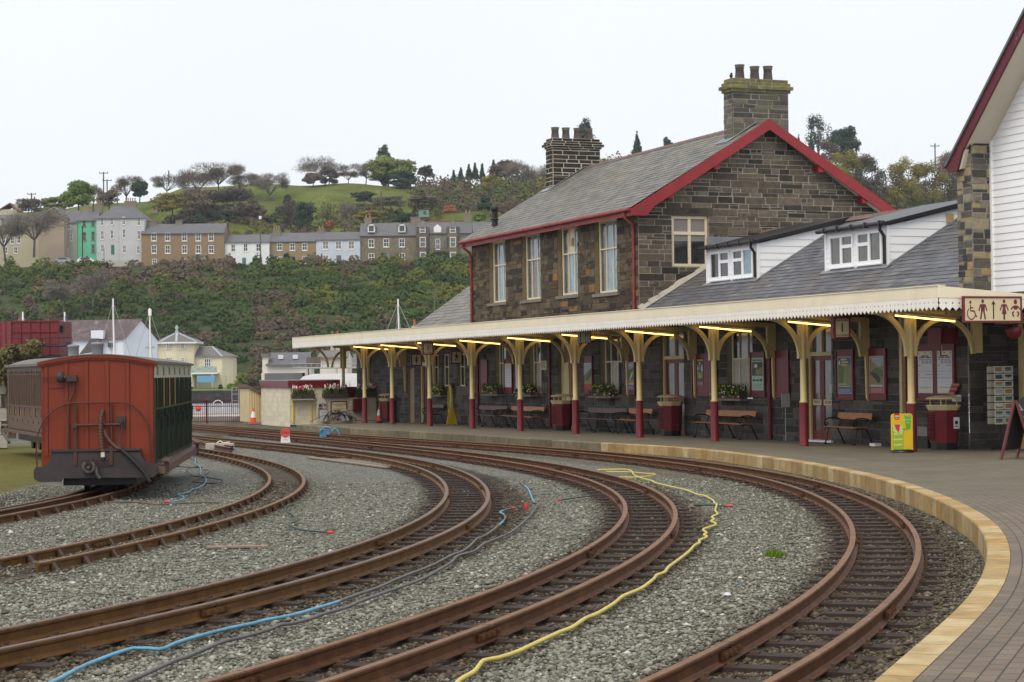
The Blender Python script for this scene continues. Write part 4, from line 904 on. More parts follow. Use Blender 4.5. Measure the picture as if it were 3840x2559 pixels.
# ---- benches
def bench(label, b, t, L, wood, nf):
    T = thing('platform_bench', label, 'bench', PLc(b, t), TH, 'cast iron and timber platform benches')
    mb = MB(); mb.bar((.20, -L / 2, .70), (.20, L / 2, .70), .028, .17, up=(.25, 0, 1)); mb.build('backrest', M[wood], T)
    mb = MB(); mb.box(-.24, -.05, -L / 2 + .03, L / 2 - .03, .42, .45); mb.box(-.035, .13, -L / 2 + .03, L / 2 - .03, .41, .44); mb.build('seat', M[wood], T)
    for k in range(nf):
        y = -L / 2 + .12 + (L - .24) * k / (nf - 1); mb = MB(); r = .019
        mb.tube([(-.27, y, .0), (-.20, y, .16), (-.19, y, .30), (-.13, y, .41)], r, 6); mb.tube([(.30, y, .0), (.20, y, .2), (.13, y, .33), (.10, y, .41)], r, 6)
        mb.tube([(-.25, y, .41), (.15, y, .40), (.19, y, .55), (.23, y, .80)], r, 6); mb.tube([(-.30, y, .006), (-.22, y, .02)], r * 1.3, 6); mb.tube([(.24, y, .02), (.34, y, .006)], r * 1.3, 6)
        if k in (0, nf - 1):
            mb.tube([(.21, y, .62), (.02, y, .66), (-.16, y, .65), (-.27, y, .60), (-.28, y, .52), (-.22, y, .47), (-.17, y, .51), (-.20, y, .55)], r, 6); mb.tube([(-.2, y, .42), (-.25, y, .47), (-.28, y, .52)], r, 6)
        mb.build('frame', M['black'], T)
    return T
bench('orange two-frame bench between the double doors and the yellow ice cream board', 1.45, 5.1, 1.6, 'wood', 2)
bench('long orange three-frame bench below the mint green poster', 1.45, 11.75, 3.0, 'wood', 3)
bench('orange-brown bench half hidden behind a post, under the green and blue poster', 1.45, 17.75, 1.7, 'wood', 2)
bench('long dark brown bench under the window between two railway posters', 1.45, 20.3, 3.1, 'wood_dk', 3)
bench('orange bench beside the dark one, under the white notice sheets and a flower box', 1.45, 27.3, 3.2, 'wood', 3)
bench('dark grey-brown bench behind a post, next to the yellow hose coil', 1.45, 30.8, 3.0, 'wood_dk', 3)
bench('small dark bench far down the platform by the women sign', 1.5, 37.3, 1.4, 'wood_dk', 2)
# ---- litter bins
def litter_bin(label, b, t, notice=False, s=1.):
    T = thing('litter_bin', label, 'litter bin', PLc(b, t), TH, 'maroon litter bins with cream lids')
    oc = lambda r, z: [(r * math.cos(math.pi / 8 + k * math.pi / 4), r * math.sin(math.pi / 8 + k * math.pi / 4), z) for k in range(8)]
    def ringm(mb, prof):
        for (r0, z0), (r1, z1) in zip(prof[:-1], prof[1:]):
            a, c = oc(r0, z0), oc(r1, z1)
            for k in range(8): j = (k + 1) % 8; mb.poly([a[k], a[j], c[j], c[k]], 0, .5)
        mb.poly(oc(*prof[-1]), 0)
    mb = MB(); ringm(mb, [(.30, 0), (.30, .16), (.29, .16)]); mb.build('plinth', M['black'], T)
    mb = MB(); ringm(mb, [(.325, .16), (.355, .90)])
    for k in range(15): z = .22 + k * .043; a = math.pi; mb.raw([(-.318 - z * .035, -.13, z), (-.318 - z * .035, .13, z), (-.34 - z * .035, .13, z + .012), (-.34 - z * .035, -.13, z + .012), (-.318 - z * .035, -.13, z + .03), (-.318 - z * .035, .13, z + .03)], [(0, 1, 2, 3), (3, 2, 5, 4)])
    mb.build('body', M['maroon'], T)
    mb = MB(); ringm(mb, [(.35, .90), (.40, 1.0), (.40, 1.02), (.30, 1.0)]); mb.build('collar', M['cream'], T)
    mb = MB()
    for k in range(4): a = math.pi / 4 + k * math.pi / 2; mb.tube([(.3 * math.cos(a), .3 * math.sin(a), .98), (.3 * math.cos(a), .3 * math.sin(a), 1.17)], .016, 6)
    mb.lathe([(.40, 1.15), (.41, 1.16), (.36, 1.19), (.2, 1.225), (.02, 1.235)], (0, 0, 0), 20); mb.build('lid', M['cream'], T)
    if notice: mb = MB(); mb.poly([(.03, -.345, .48), (.19, -.345, .48), (.19, -.345, .74), (.03, -.345, .74)]); n = mb.build('notice', M['paper'], T); mb = MB(); mb.lathe([(.045, 0), (.045, .001), (.035, .0012), (.035, 0)], (.11, -.346, .62), 12, ax='y'); mb.box(.06, .16, -.348, -.347, .53, .545); mb.build('symbol', M['ink'], n)
    return T
litter_bin('maroon bin with a small white notice, below the two timetables', 1.32, .72, True)
litter_bin('maroon bin with cream lid standing in front of the glazed double doors', 1.45, 15.2)
litter_bin('maroon bin half hidden behind a post by the cream-framed doorway', 1.45, 23.6)
litter_bin('farthest maroon bin, beside two traffic cones at the low cream wall', 1.55, 43.6)
# ---- poster boards
PW = lambda t0, t1: (t0 + t1) / 2
def colmat(name, c, r=.5): 
    if name not in M: M[name] = paint(name, c, r, .12, 9)
    return M[name]
def board(label, t0, t1, z0, z1, art=None, cat='poster board', frame='maroon', extra=None):
    T = sthing('poster_board', label, cat, FB - .034, (t0 + t1) / 2, (z0 + z1) / 2, 0, 'maroon poster boards on the platform wall'); w, h = (t1 - t0) / 2, (z1 - z0) / 2
    mp = lambda u, v, d: (-d, u, v)
    mb = MB(); bx(mb, mp, -w, w, -h, h, 0, .035); f = .045
    for a in ((-w, w, -h, -h + f), (-w, w, h - f, h), (-w, -w + f, -h + f, h - f), (w - f, w, -h + f, h - f)): bx(mb, mp, *a, .035, .055)
    mb.build('backboard', M[frame], T)
    for (u0, u1, v0, v1, items) in (art or []):
        mb = MB(); bx(mb, mp, u0, u1, v0, v1, .035, .040, 0); mats = [items[0]]
        for k, (mt, polys) in enumerate(items[1]):
            mats.append(mt)
            for pl in polys: mb.poly([mp(u1 - x * (u1 - u0), v0 + y * (v1 - v0), .0415 + k * .0006) for x, y in pl], k + 1)     # x runs left to right as seen from the track
        mb.build('poster', mats, T)
    return T
R4 = lambda x0, x1, y0, y1: [(x0, y0), (x1, y0), (x1, y1), (x0, y1)]
def lines(x0, x1, ys, h=.012): return [R4(x0, x1, y, y + h) for y in ys]
sky_ = colmat('print_sky', (.33, .40, .42)); grn = colmat('print_green', (.10, .17, .055)); blu = colmat('print_blue', (.05, .10, .27)); red_ = colmat('print_red', (.33, .03, .04)); olv = colmat('print_olive', (.25, .23, .11)); drk = colmat('print_dark', (.04, .045, .04)); mnt = colmat('print_mint', (.36, .55, .45)); yel_ = colmat('print_yellow', (.55, .47, .16)); brn = colmat('print_brown', (.30, .20, .09)); gold = colmat('print_gold', (.50, .29, .06)); lil = colmat('print_lilac', (.42, .40, .50)); wht = M['paper']
pw, ph = .33, .50
map_art = (-pw, pw, -.48, .45, (blu, [(M['paper'], [R4(.0, 1, .985, 1), R4(0, .02, 0, 1), R4(.98, 1, 0, 1), R4(0, 1, 0, .015)]), (olv, [R4(.03, .97, .18, .80)]), (grn, [[(.04, .25), (.30, .20), (.42, .35), (.48, .72), (.10, .76), (.04, .6)]]), (yel_, [R4(.06, .9, .175, .2), R4(.25, .65, .90, .95), R4(.28, .8, .83, .875), R4(.28, .7, .76, .80), R4(.08, .3, .24, .27), R4(.4, .62, .24, .27)]), (wht, [[(.06, .83), (.13, .77), (.21, .83), (.13, .91)]] + lines(.1, .9, (.05, .08, .11), .008))]))
train_art = (-pw, pw, -.48, .45, (red_, [(wht, [R4(0, 1, .985, 1), R4(0, .02, 0, 1), R4(.98, 1, 0, 1)]), (sky_, [R4(.03, .97, .70, .975)]), (olv, [[(.03, .18), (.97, .18), (.97, .75), (.6, .72), (.3, .84), (.03, .80)]]), (grn, [[(.2, .5), (.97, .45), (.97, .62), (.5, .7), (.2, .64)]]), (brn, [[(.03, .2), (.7, .3), (.45, .45), (.03, .52)], R4(.05, .2, .6, .93)]), (drk, [[(.05, .57), (.1, .53), (.6, .29), (.75, .30), (.78, .42), (.55, .52), (.25, .58)]]), (wht, lines(.08, .92, (.19, .22), .018) + lines(.1, .9, (.04, .07, .1, .13), .008))]))
mount_art = (-pw, pw, -.48, .40, (red_, [(wht, [R4(0, 1, .98, 1)]), (sky_, [R4(.02, .98, .55, .98)]), (olv, [R4(.02, .98, .2, .55)]), (grn, [[(.02, .5), (.4, .62), (.98, .82), (.98, .5)], [(.02, .3), (.5, .35), (.98, .5), (.02, .52)]]), (drk, [[(.3, .35), (.5, .32), (.98, .62), (.98, .68), (.45, .45)]])]))
blue_art = (-pw, pw, -.48, .42, (blu, [(sky_, [R4(.02, .98, .72, .98)]), (grn, [[(.02, .4), (.98, .45), (.98, .8), (.5, .72), (.02, .82)]]), (olv, [R4(.02, .98, .18, .36)]), (yel_, [R4(.06, .94, .18, .25)]), (wht, [[(.5, .36), (.62, .36), (.9, .6), (.85, .66)], R4(.2, .8, .86, .89)] + lines(.1, .9, (.04, .08, .12), .01))]))
big_art = (.02, .46, -.33, .48, (drk, [(gold, [R4(.06, .94, .91, .98)]), (olv, [[(.1, .3), (.3, .25), (.4, .5), (.3, .8), (.1, .75)], [(.6, .3), (.9, .3), (.9, .6), (.7, .8)]]), (wht, [[(.35, .86), (.6, .86), (.55, .8), (.4, .8)], [(.7, .55), (.9, .55), (.88, .78), (.75, .78)], [(.12, .6), (.25, .6), (.2, .78)]]), (brn, [[(.35, .6), (.62, .6), (.58, .78), (.38, .78)]]), (yel_, [[(.4, .35), (.5, .24), (.62, .35), (.55, .5), (.45, .5)]]), (M['maroon'], [R4(0, 1, 0, .2)]), (wht, lines(.1, .9, (.05, .1, .15), .008))]))
mint_art = (-pw, pw, -.44, .46, (mnt, [(drk, [R4(.05, .95, .45, .87)]), (brn, [[(.3, .5), (.6, .47), (.7, .62), (.4, .68)], [(.1, .7), (.4, .72), (.3, .84)]]), (olv, [[(.6, .5), (.9, .48), (.92, .7), (.7, .7)]]), (wht, [R4(.28, .5, .70, .80)]), (grn, [R4(.08, .92, .90, .95)]), (drk, [R4(.1, .3, .28, .34), R4(.34, .66, .285, .335), R4(.7, .92, .28, .35)] + lines(.1, .9, (.06, .1, .14, .18), .008))]))
tt = lambda u0, u1, r: (u0, u1, -.50, .50, (M['paper'], [(M['paper_cream'], [R4(0, 1, .82, 1), R4(.02, .98, .02, .14)]), (lil, [R4(.25, .45, .70, .78), R4(.5, .7, .70, .78), R4(.75, .95, .70, .78), R4(.04, .96, .36, .38), R4(.04, .96, .52, .535)] + [R4(x, x + .012, .2, .66) for x in (.28, .45, .62, .8)]), (drk, lines(.06, .94, (.795, .145), .01) + [R4(.25, .75, .87, .9), R4(.1, .48, .835, .86), R4(.55, .9, .835, .86), R4(.45, .55, .95, .97), R4(.06, .1, .92, .97), R4(.88, .92, .92, .97), R4(.05, .16, .655, .67), R4(.05, .16, .44, .452)]), (red_, [R4(.6, .95, .655, .667) if r else R4(.5, .95, .44, .452)]), (blu, [R4(0, 1, 0, .012)])]))
G_ = lambda *a: board(*a)
board('maroon board with a green map poster with blue foot, left of a wall bracket', 5.43, 6.29, .95, 2.23, [map_art])
board('maroon board with a dark steam train poster, right of the map poster', 3.92, 4.78, .95, 2.23, [train_art])
board('wide maroon board holding two white timetables above the nearest bin', 1.0, 2.62, .96, 2.30, [tt(.10, .70, False), tt(-.70, -.10, True)])
board('plain blank maroon board left of the double doors, behind the grey sign back', 8.72, 9.55, .97, 2.24)
board('maroon board with a mint green poster, right of the curtained window', 10.05, 10.89, .98, 2.23, [mint_art])
board('wide maroon board with one dark narrow poster at its left, behind a post', 12.94, 14.53, .97, 2.22, [big_art])
board('maroon board with a green and blue landscape poster, left of the glazed double doors', 18.54, 19.32, .98, 2.25, [blue_art])
board('maroon board with a mountain poster with red foot, left of a tall window', 21.88, 22.65, .99, 2.25, [mount_art])
tts = lambda: (-.36, .36, -.42, .46, (M['paper'], [(lil, lines(.05, .95, (.2, .3, .4, .5, .6), .012)), (M['paper_cream'], [R4(0, 1, .8, 1)])]))
board('maroon board with a single white timetable, far down between two tall windows', 29.25, 30.05, .97, 2.24, [tts()])
board('maroon board with a white timetable, partly hidden behind a post', 28.25, 28.95, .97, 2.20, [tts()])
board('plain blank maroon board farthest down the platform, beside a downpipe', 31.85, 32.7, .97, 2.23)
T = sthing('wall_notice', 'small cream notice with dark frame on the stone wall beside a maroon downpipe', 'notice', FB - .03, 26.2, 1.97); mb = MB(); bx(mb, lambda u, v, d: (-d, u, v), -.27, .27, -.16, .16, 0, .03); mb.build('panel', M['signcream'], T); mb = MB(); [bx(mb, lambda u, v, d: (-d, u, v), -.2, .2, z, z + .02, .03, .033) for z in (-.1, -.05, 0, .05, .1)]; mb.build('lettering', M['ink'], T)
# way / allan plates on the doors
for (t, s, o) in ((7.52, 'WAY', 'cream plate reading WAY on the left leaf of the maroon double doors'), (6.98, 'ALLAN', 'cream plate reading ALLAN on the right leaf of the maroon double doors')):
    T = sthing('door_plate', o, 'door plate', FB + .10, t, .865); mb = MB(); bx(mb, lambda u, v, d: (-d, u, v), -.21, .21, -.075, .075, 0, .012); mb.build('plate', M['signcream'], T); text('lettering', s, .13, M['ink'], T, (-.014, 0, 0), '-b', squash=1.05 if s == 'WAY' else .8)
# ---- pictograms
def circ(cx, cz, r, n=16): return [(cx + r * math.cos(2 * math.pi * k / n), cz + r * math.sin(2 * math.pi * k / n)) for k in range(n)]
def strip(pts, w):
    out = []
    for (x0, z0), (x1, z1) in zip(pts[:-1], pts[1:]):
        l = math.hypot(x1 - x0, z1 - z0); nx, nz = -(z1 - z0) / l * w / 2, (x1 - x0) / l * w / 2; out.append([(x0 + nx, z0 + nz), (x1 + nx, z1 + nz), (x1 - nx, z1 - nz), (x0 - nx, z0 - nz)])
    return out
PIC = {
 'man': [circ(0, .88, .10)] + [[(-.17, .74), (.17, .74), (.13, .38), (-.13, .38)]] + strip([(-.16, .72), (-.30, .40)], .08) + strip([(.16, .72), (.30, .40)], .08) + strip([(-.07, .42), (-.17, -.02)], .11) + strip([(.07, .42), (.17, -.02)], .11),
 'woman': [circ(0, .88, .10)] + [[(-.16, .74), (.16, .74), (.09, .55), (.18, .24), (-.18, .24), (-.09, .55)]] + strip([(-.15, .72), (-.30, .42)], .075) + strip([(.15, .72), (.30, .42)], .075) + strip([(0, .28), (0, -.04)], .13),
 'baby': [circ(0, .78, .13)] + [[(-.18, .60), (.18, .60), (.14, .40), (-.14, .40)]] + strip([(-.15, .57), (-.36, .40)], .07) + strip([(.15, .57), (.36, .40)], .07) + strip([(-.12, .30), (-.25, .20), (-.12, .05)], .09) + strip([(.12, .30), (.25, .20), (.12, .05)], .09),
 'arrow': [[(-.035, 0), (.035, 0), (.035, .72), (-.035, .72)], [(-.13, .72), (.13, .72), (0, .92)]],
 'chair': [circ(-.06, .83, .08)] + strip([(-.06, .70), (-.04, .40), (.22, .40), (.34, .12), (.42, .15)], .075) + strip([(-.05, .56), (.16, .56)], .055) + strip([(-.16 + .0, .5)] + [(.0 + .29 * math.cos(a), .27 + .29 * math.sin(a)) for a in [math.radians(d) for d in range(125, 345, 18)]], .06)}
def picto(par, kind, x, z, h, mt, y=-.0, sx=.8):
    mb = MB()
    for k, p in enumerate(PIC[kind]): mb.ext([(x + a * h * (sx if kind != 'arrow' else 1), y - .0006 * (k % 4), z + c * h) for a, c in p], (0, .002, 0))
    mb.build('pictogram', mt, par)
def frame_sign(name, label, cat, c, w, h, bord='maroon', face='signcream', dep=.05, f=.04, group=None):
    T = thing(name, label, cat, S(*c), TH, group); mb = MB(); w2, h2 = w / 2, h / 2
    mb.box(-w2 + f, w2 - f, -.0, dep - .01, -h2 + f, h2 - f); mb.build('face', M[face], T); mb = MB()
    for a in ((-w2, w2, -h2, -h2 + f), (-w2, w2, h2 - f, h2), (-w2, -w2 + f, -h2 + f, h2 - f), (w2 - f, w2, -h2 + f, h2 - f)): mb.box(a[0], a[1], -.012, dep, a[2], a[3])
    mb.build('frame', M[bord], T); return T
T = frame_sign('toilets_sign', 'long cream sign with wheelchair, man, arrow, woman and baby symbols on the canopy end', 'sign', (.22, -2.78, 2.945), 1.46, .55)
for k, x in zip(('chair', 'man', 'arrow', 'woman', 'baby'), (-.53, -.245, .02, .285, .57)): picto(T, k, x, -.20 if k not in ('baby',) else -.17, .42, M['ink'] if k == 'arrow' else M['inkmar'], -.003)
def at_b(px, py, b): t, z = onb(px, py, b); return (b, t, z)
for px, py, b, lab in ((3158, 1230, -.55, 'nearer hanging sign with a large 1 and the word PLATFORM twice'), (1605, 1306, -.55, 'farther, smaller hanging sign with a 1, beside the women sign')):
    c = at_b(px, py, b); T = frame_sign('platform_sign', lab, 'sign', c, .43, .50, group='hanging platform number signs'); text('number', '1', .30, M['ink'], T, (0, -.003, -.005), squash=1.1)
    text('lettering', 'PLATFORM', .066, M['ink'], T, (0, -.003, .17)); text('lettering', 'PLATFORM', .066, M['ink'], T, (0, -.003, -.175))
    mb = MB(); mb.box(-.01, .01, .01, .03, .25, .5); mb.box(-.215, -.20, -.01, .16, -.25, .25); mb.build('hanger', M['maroon_dk'], T)
for px, py, k, lab in ((1562, 1350, 'woman', 'dark-framed hanging sign with a woman symbol'), (1712, 1340, 'man', 'dark-framed hanging sign with a man symbol')):
    c = at_b(px, py, .9); T = frame_sign('toilet_sign', lab, 'sign', c, .47, .50, bord='maroon_dk', group='hanging toilet door signs'); picto(T, k, 0, -.15, .33, M['ink'], -.003); mb = MB(); mb.box(-.01, .01, .01, .03, .25, .75); mb.build('hanger', M['maroon_dk'], T)
c = at_b(2196, 1262, -.55); T = thing('platform_clock', 'square pale green clock with black case hanging under the canopy edge', 'clock', S(*c), TH)
mb = MB(); mb.box(-.185, -.165, 0, .2, -.21, .21); mb.box(.165, .185, 0, .2, -.21, .21); mb.box(-.165, .165, 0, .2, -.21, -.19); mb.box(-.165, .165, 0, .2, .19, .21); mb.box(-.165, .165, .03, .2, -.19, .19); mb.box(-.02, .02, .08, .12, .21, .5); mb.build('case', M['black'], T)
mb = MB(); mb.box(-.165, .165, .012, .028, -.19, .19); mb.build('dial', paint('clock_dial', (.40, .43, .27), .5, .05), T)
mb = MB(); [mb.box(.13 * math.sin(a) - .009, .13 * math.sin(a) + .009, .008, .0115, .14 * math.cos(a) - .012, .14 * math.cos(a) + .012) for a in [k * math.pi / 6 for k in range(12)]]; mb.bar((0, .006, -.03), (0, .006, .10), .016, .003, up=(0, 1, 0)); mb.bar((-.03, .005, -.03), (.11, .005, .115), .012, .003, up=(0, 1, 0)); mb.build('hands', M['ink'], T)
# hanging maroon board seen from behind, with WAY OUT beyond it
b0, z0 = ont(3560, 1262, .6); T = thing('hanging_board', 'plain maroon back of a sign board hung on two rods by the nearest post', 'sign', S(b0, .6, z0), TH); mb = MB(); mb.ext([(-.24, 0, -.17), (.24, 0, -.17), (.24, 0, .20), (-.24, 0, .20)], (0, .04, 0)); mb.ext([(-.24, .041, -.17), (-.24, .041, .2), (-.30, .42, .2), (-.30, .42, -.17)], (.02, 0, 0)); mb.build('board', M['maroon'], T)
mb = MB(); mb.box(-.17, -.14, -.03, -.0, -.13, .42); mb.box(.15, .18, -.03, -.0, -.13, .42); mb.build('rods', M['maroon_dk'], T)
b0, z0 = ont(3557, 1303, 1.5); T = thing('way_out_sign', 'cream WAY OUT sign partly hidden behind the hanging maroon board', 'sign', S(b0, 1.5, z0), TH); mb = MB(); mb.box(-.18, .18, 0, .03, -.14, .17); mb.build('face', M['signcream'], T); mb = MB(); mb.box(-.20, .26, .03, .06, -.2, .2); mb.build('backing', M['maroon'], T); text('lettering', 'WAY\nOUT', .145, M['ink'], T, (0, -.003, .015), squash=1.05)
b0, z0 = ont(3801, 1242, -2.3); T = thing('hanging_basket', 'empty maroon hanging basket below the toilets sign', 'hanging basket', S(b0, -2.3, z0), TH); mb = MB(); mb.lathe([(.03, -.16), (.12, -.13), (.17, -.02), (.175, .08), (.16, .08)], (0, 0, 0), 14); [mb.tube([(.16 * math.cos(a), .16 * math.sin(a), .08), (0, 0, .4)], .006, 5) for a in (0, 2.1, 4.2)]; mb.build('bowl', M['maroon'], T)
# ---- flower boxes under the windows
def blades(mb, c, n, h, sp, r, m=0, w=.02):
    for _ in range(n):
        x, y = c[0] + r.uniform(-sp[0], sp[0]), c[1] + r.uniform(-sp[1], sp[1]); a = r.uniform(0, 6.28); l = h * r.uniform(.5, 1.1); bend = r.uniform(.05, .5) * l
        d = Vector((math.cos(a), math.sin(a), 0)); p = Vector((x, y, c[2])); q = p + d * bend * .4 + Vector((0, 0, l * .6)); e = p + d * bend + Vector((0, 0, l)); s = Vector((-d.y, d.x, 0)) * w; t = r.random()
        mb.poly([p - s, p + s, q + s * .8, q - s * .8], m, t); mb.poly([q - s * .8, q + s * .8, e], m, t)
def flower_box(label, t0, t1, z, seed):
    r = random.Random(seed); T = sthing('flower_box', label, 'flower box', FB - .22, (t0 + t1) / 2, z, 0, 'daffodil boxes on the window sills'); L = t1 - t0
    mb = MB(); mb.box(-.1, .16, -L / 2, L / 2, .0, .20); mb.build('trough', M['planter'], T)
    mb = MB(); blades(mb, (0, 0, .16), 150, .30, (.13, L / 2), r, 0, .016); blades(mb, (-.1, 0, .10), 60, .12, (.16, L / 2), r, 0, .03)
    mb.build('leaves', M['leaf'], T); mb = MB()
    for _ in range(46):
        p = Vector((r.uniform(-.26, .1), r.uniform(-L / 2 - .1, L / 2 + .1), r.uniform(.02, .36))); mb.lathe([(.012, -.02), (.035, 0), (.02, .02)], p, 6, int(r.random() < .35))
    mb.build('flowers', [M['daff'], M['tul_w']], T)
    mb = MB(); mb.box(-.16, .22, -L / 2 - .15, L / 2 + .15, -.06, 0); mb.build('slate_shelf', M['sill'], T)
flower_box('flower box of yellow daffodils on the sill of the curtained window', 11.1, 12.5, .93, 1)
flower_box('flower box spilling white and yellow flowers below the tall window over the dark bench', 19.9, 21.4, .93, 2)
flower_box('flower box half hidden behind a post, over the orange bench far down', 26.8, 28.0, .93, 3)
flower_box('bushy flower box far down over the dark bench by the hose', 30.2, 31.7, .93, 4)
flower_box('farthest flower box, low behind the post with the platform 1 sign', 36.6, 37.9, .85, 5)
# ---- ice cream board
T = thing('ice_cream_board', 'yellow and green ice cream pavement board standing against the nearest post', 'advertising board', PLc(-.42, -.28), TH - .12)
mb = MB(); w, h = .25, .86; rr = .07
out_ = [(-w, .06), (w, .06)] + [(w - rr + rr * math.cos(a), h - rr + rr * math.sin(a)) for a in np.linspace(0, math.pi / 2, 6)] + [(-w + rr + rr * math.cos(a), h - rr + rr * math.sin(a)) for a in np.linspace(math.pi / 2, math.pi, 6)]
mb.ext([(x, 0, z) for x, z in out_], (0, .05, 0)); mb.build('panel', M['yellow'], T)
lime_ = colmat('print_lime', (.33, .48, .03)); lime2 = colmat('print_pale_lime', (.58, .66, .20)); pk = colmat('print_pink', (.60, .04, .10)); gr2 = colmat('bright_green', (.10, .42, .03))
mb = MB(); y = -.004
def flat(poly, m, k=0): mb.poly([(x, y - .0006 * k, z) for x, z in poly], m)
flat([(-.24, .07), (.02, .07), (.03, .56), (-.24, .58)], 0)
for i, z in enumerate((.15, .27, .39)): flat([(-.20, z), (.0, z + .01), (.0, z + .05), (-.22, z + .04)], 1, 1)
flat([(-.22, .48), (-.1, .40), (.01, .44), (.02, .6), (-.22, .62)], 1, 1); flat([(-.19, .62), (-.05, .62), (-.07, .5), (-.10, .44), (-.16, .52)], 2, 2)
flat([(-.19, .86), (-.07, .86), (-.07, .76), (-.10, .725), (-.16, .725), (-.19, .76)], 3, 1); flat([(.05, .82), (.21, .82), (.19, .52), (.04, .50), (.07, .53), (.09, .54)], 4, 1); flat([(.04, .54), (-.02, .515), (.05, .49)], 4, 2)
mb.build('print', [lime_, lime2, pk, colmat('heart_red', (.50, .012, .012)), gr2], T)
mb = MB(); [mb.poly([(-.13 + dx + .03 * math.cos(a), -.0065, .80 + .026 * math.sin(a)) for a in np.linspace(0, 6.28, 14)][:-1]) for dx in (-.022, .022)]; mb.box(-.165, -.095, -.0065, -.006, .742, .757); mb.build('heart_mark', colmat('heart_pink', (.70, .45, .42)), T)
text('lettering', 'YOU\nWANT\nME', .075, colmat('pale_green_ink', (.45, .70, .36)), T, (.135, -.0062, .72), squash=.8)
mb = MB(); mb.lathe([(.26, 0), (.26, .035), (.2, .07)], (0, .03, 0), 18); mb.build('foot', M['black'], T)
# ---- sandwich board
T = thing('sandwich_board', 'maroon framed chalkboard A-board with white chalk lettering at right edge', 'A-board', PLc(-.55, -4.55), TH - .0)
mb = MB()
for sx in (0, .62):
    mb.bar((sx - .22 + 0, .05, 0), (sx + .02, 0, 1.14), .045, .06); 
    mb.bar((sx + .30, -.45, 0), (sx + .02, -.02, 1.14), .045, .06)
A_ = [(-.30, .12), (.02, 1.16), (.36, .10)]
mb = MB(); r0 = Vector((-.34, .0, 0)); r1 = Vector((.0, .0, 1.17)); f0 = Vector((.26, -.26, 0))
dv = Vector((.62, .34, 0))
for k in (0, 1): mb.bar(r0 + dv * k, r1 + dv * k, .05, .04); mb.bar(f0 + dv * k, r1 + dv * k + Vector((.02, -.02, 0)), .05, .04)
mb.bar(f0.lerp(r1, .12), f0.lerp(r1, .12) + dv, .04, .05); mb.build('frame', M['stile'], T)
mb = MB(); a, c = f0.lerp(r1, .14), f0.lerp(r1, .97); o = Vector((.012, -.022, .005)); mb.poly([a + o, a + dv + o, c + dv + o + Vector((0, 0, .0)), c + dv * .5 + o + Vector((0, 0, .1)), c + o]); mb.poly([r0.lerp(r1, .16), r0.lerp(r1, .97), r0.lerp(r1, .97) + dv, r0.lerp(r1, .16) + dv]); mb.build('chalkboard', M['board_blk'], T)
ux = dv.normalized(); uz = (r1 - f0).normalized(); un = ux.cross(uz)
for s, q, sz in (("Spooner's", .90, .105), ('GRILL CAFE & BAR', .835, .06), ('Open All Day', .70, .075), ('Breakfast &', .615, .075), ('Tea Coffee', .53, .075), ('Evening Meals', .44, .075), ('All day Tapas', .30, .075)):
    cu = bpy.data.curves.new('l', 'FONT'); cu.body = s; cu.size = sz; cu.align_x = 'LEFT'; cu.align_y = 'CENTER'; cu.extrude = .001; ob = bpy.data.objects.new('l', cu); me = bpy.data.meshes.new_from_object(ob); bpy.data.objects.remove(ob)
    p = f0.lerp(r1, q) + dv * (.10 + .04 * (q < .8)) + o + un * .003
    me.transform(Matrix(((ux.x, uz.x, un.x, p.x), (ux.y, uz.y, un.y, p.y), (ux.z, uz.z, un.z, p.z), (0, 0, 0, 1)))); me.materials.append(M['chalk']); ob = bpy.data.objects.new('lettering', me); COL.objects.link(ob); ob.parent = T
# ---- postcard rack
b0, z0 = ont(3727, 1585, 1.2); b0 = 2.62; T = thing('postcard_rack', 'tall wire rack of postcards in front of the stone wall corner', 'postcard rack', S(2.22, -.18, zp(2.2, -.2)), TH)
mb = MB(); mb.tube([(0, 0, 0), (0, 0, 1.95)], .018, 6); [mb.tube([(0, 0, .05), (.25 * math.cos(a), .25 * math.sin(a), .01)], .014, 5) for a in (0, 1.57, 3.14, 4.71)]; mb.build('stand', M['black'], T)
cr = random.Random(4); pal = [sky_, grn, olv, blu, brn, drk, lil, wht]
for col_, x in enumerate((-.13, .13)):
    for k in range(8):
        z = .58 + k * .165; mb = MB(); mb.box(x - .115, x + .115, -.14, -.13, z, z + .145); c = mb.build('postcard', M['paper_cream'], T); mb = MB(); a, d_ = cr.choice(pal), cr.choice(pal); mb.box(x - .09, x + .09, -.143, -.1405, z + .03, z + .125); mb.poly([(x - .09, -.1445, z + .03), (x + .09, -.1445, z + .03), (x + .09, -.1445, z + .08), (x, -.1445, z + .06), (x - .09, -.1445, z + .085)], 1); mb.build('picture', [a, d_], c)
mb = MB(); [mb.box(x - .115, x + .115, .13, .14, .58 + k * .165, .72 + k * .165) for k in range(8) for x in (-.13, .13)]; [mb.box(.26, .27, -.12, .12, .58 + k * .165, .72 + k * .165) for k in range(8)]; mb.build('side_cards', M['paper_cream'], T)
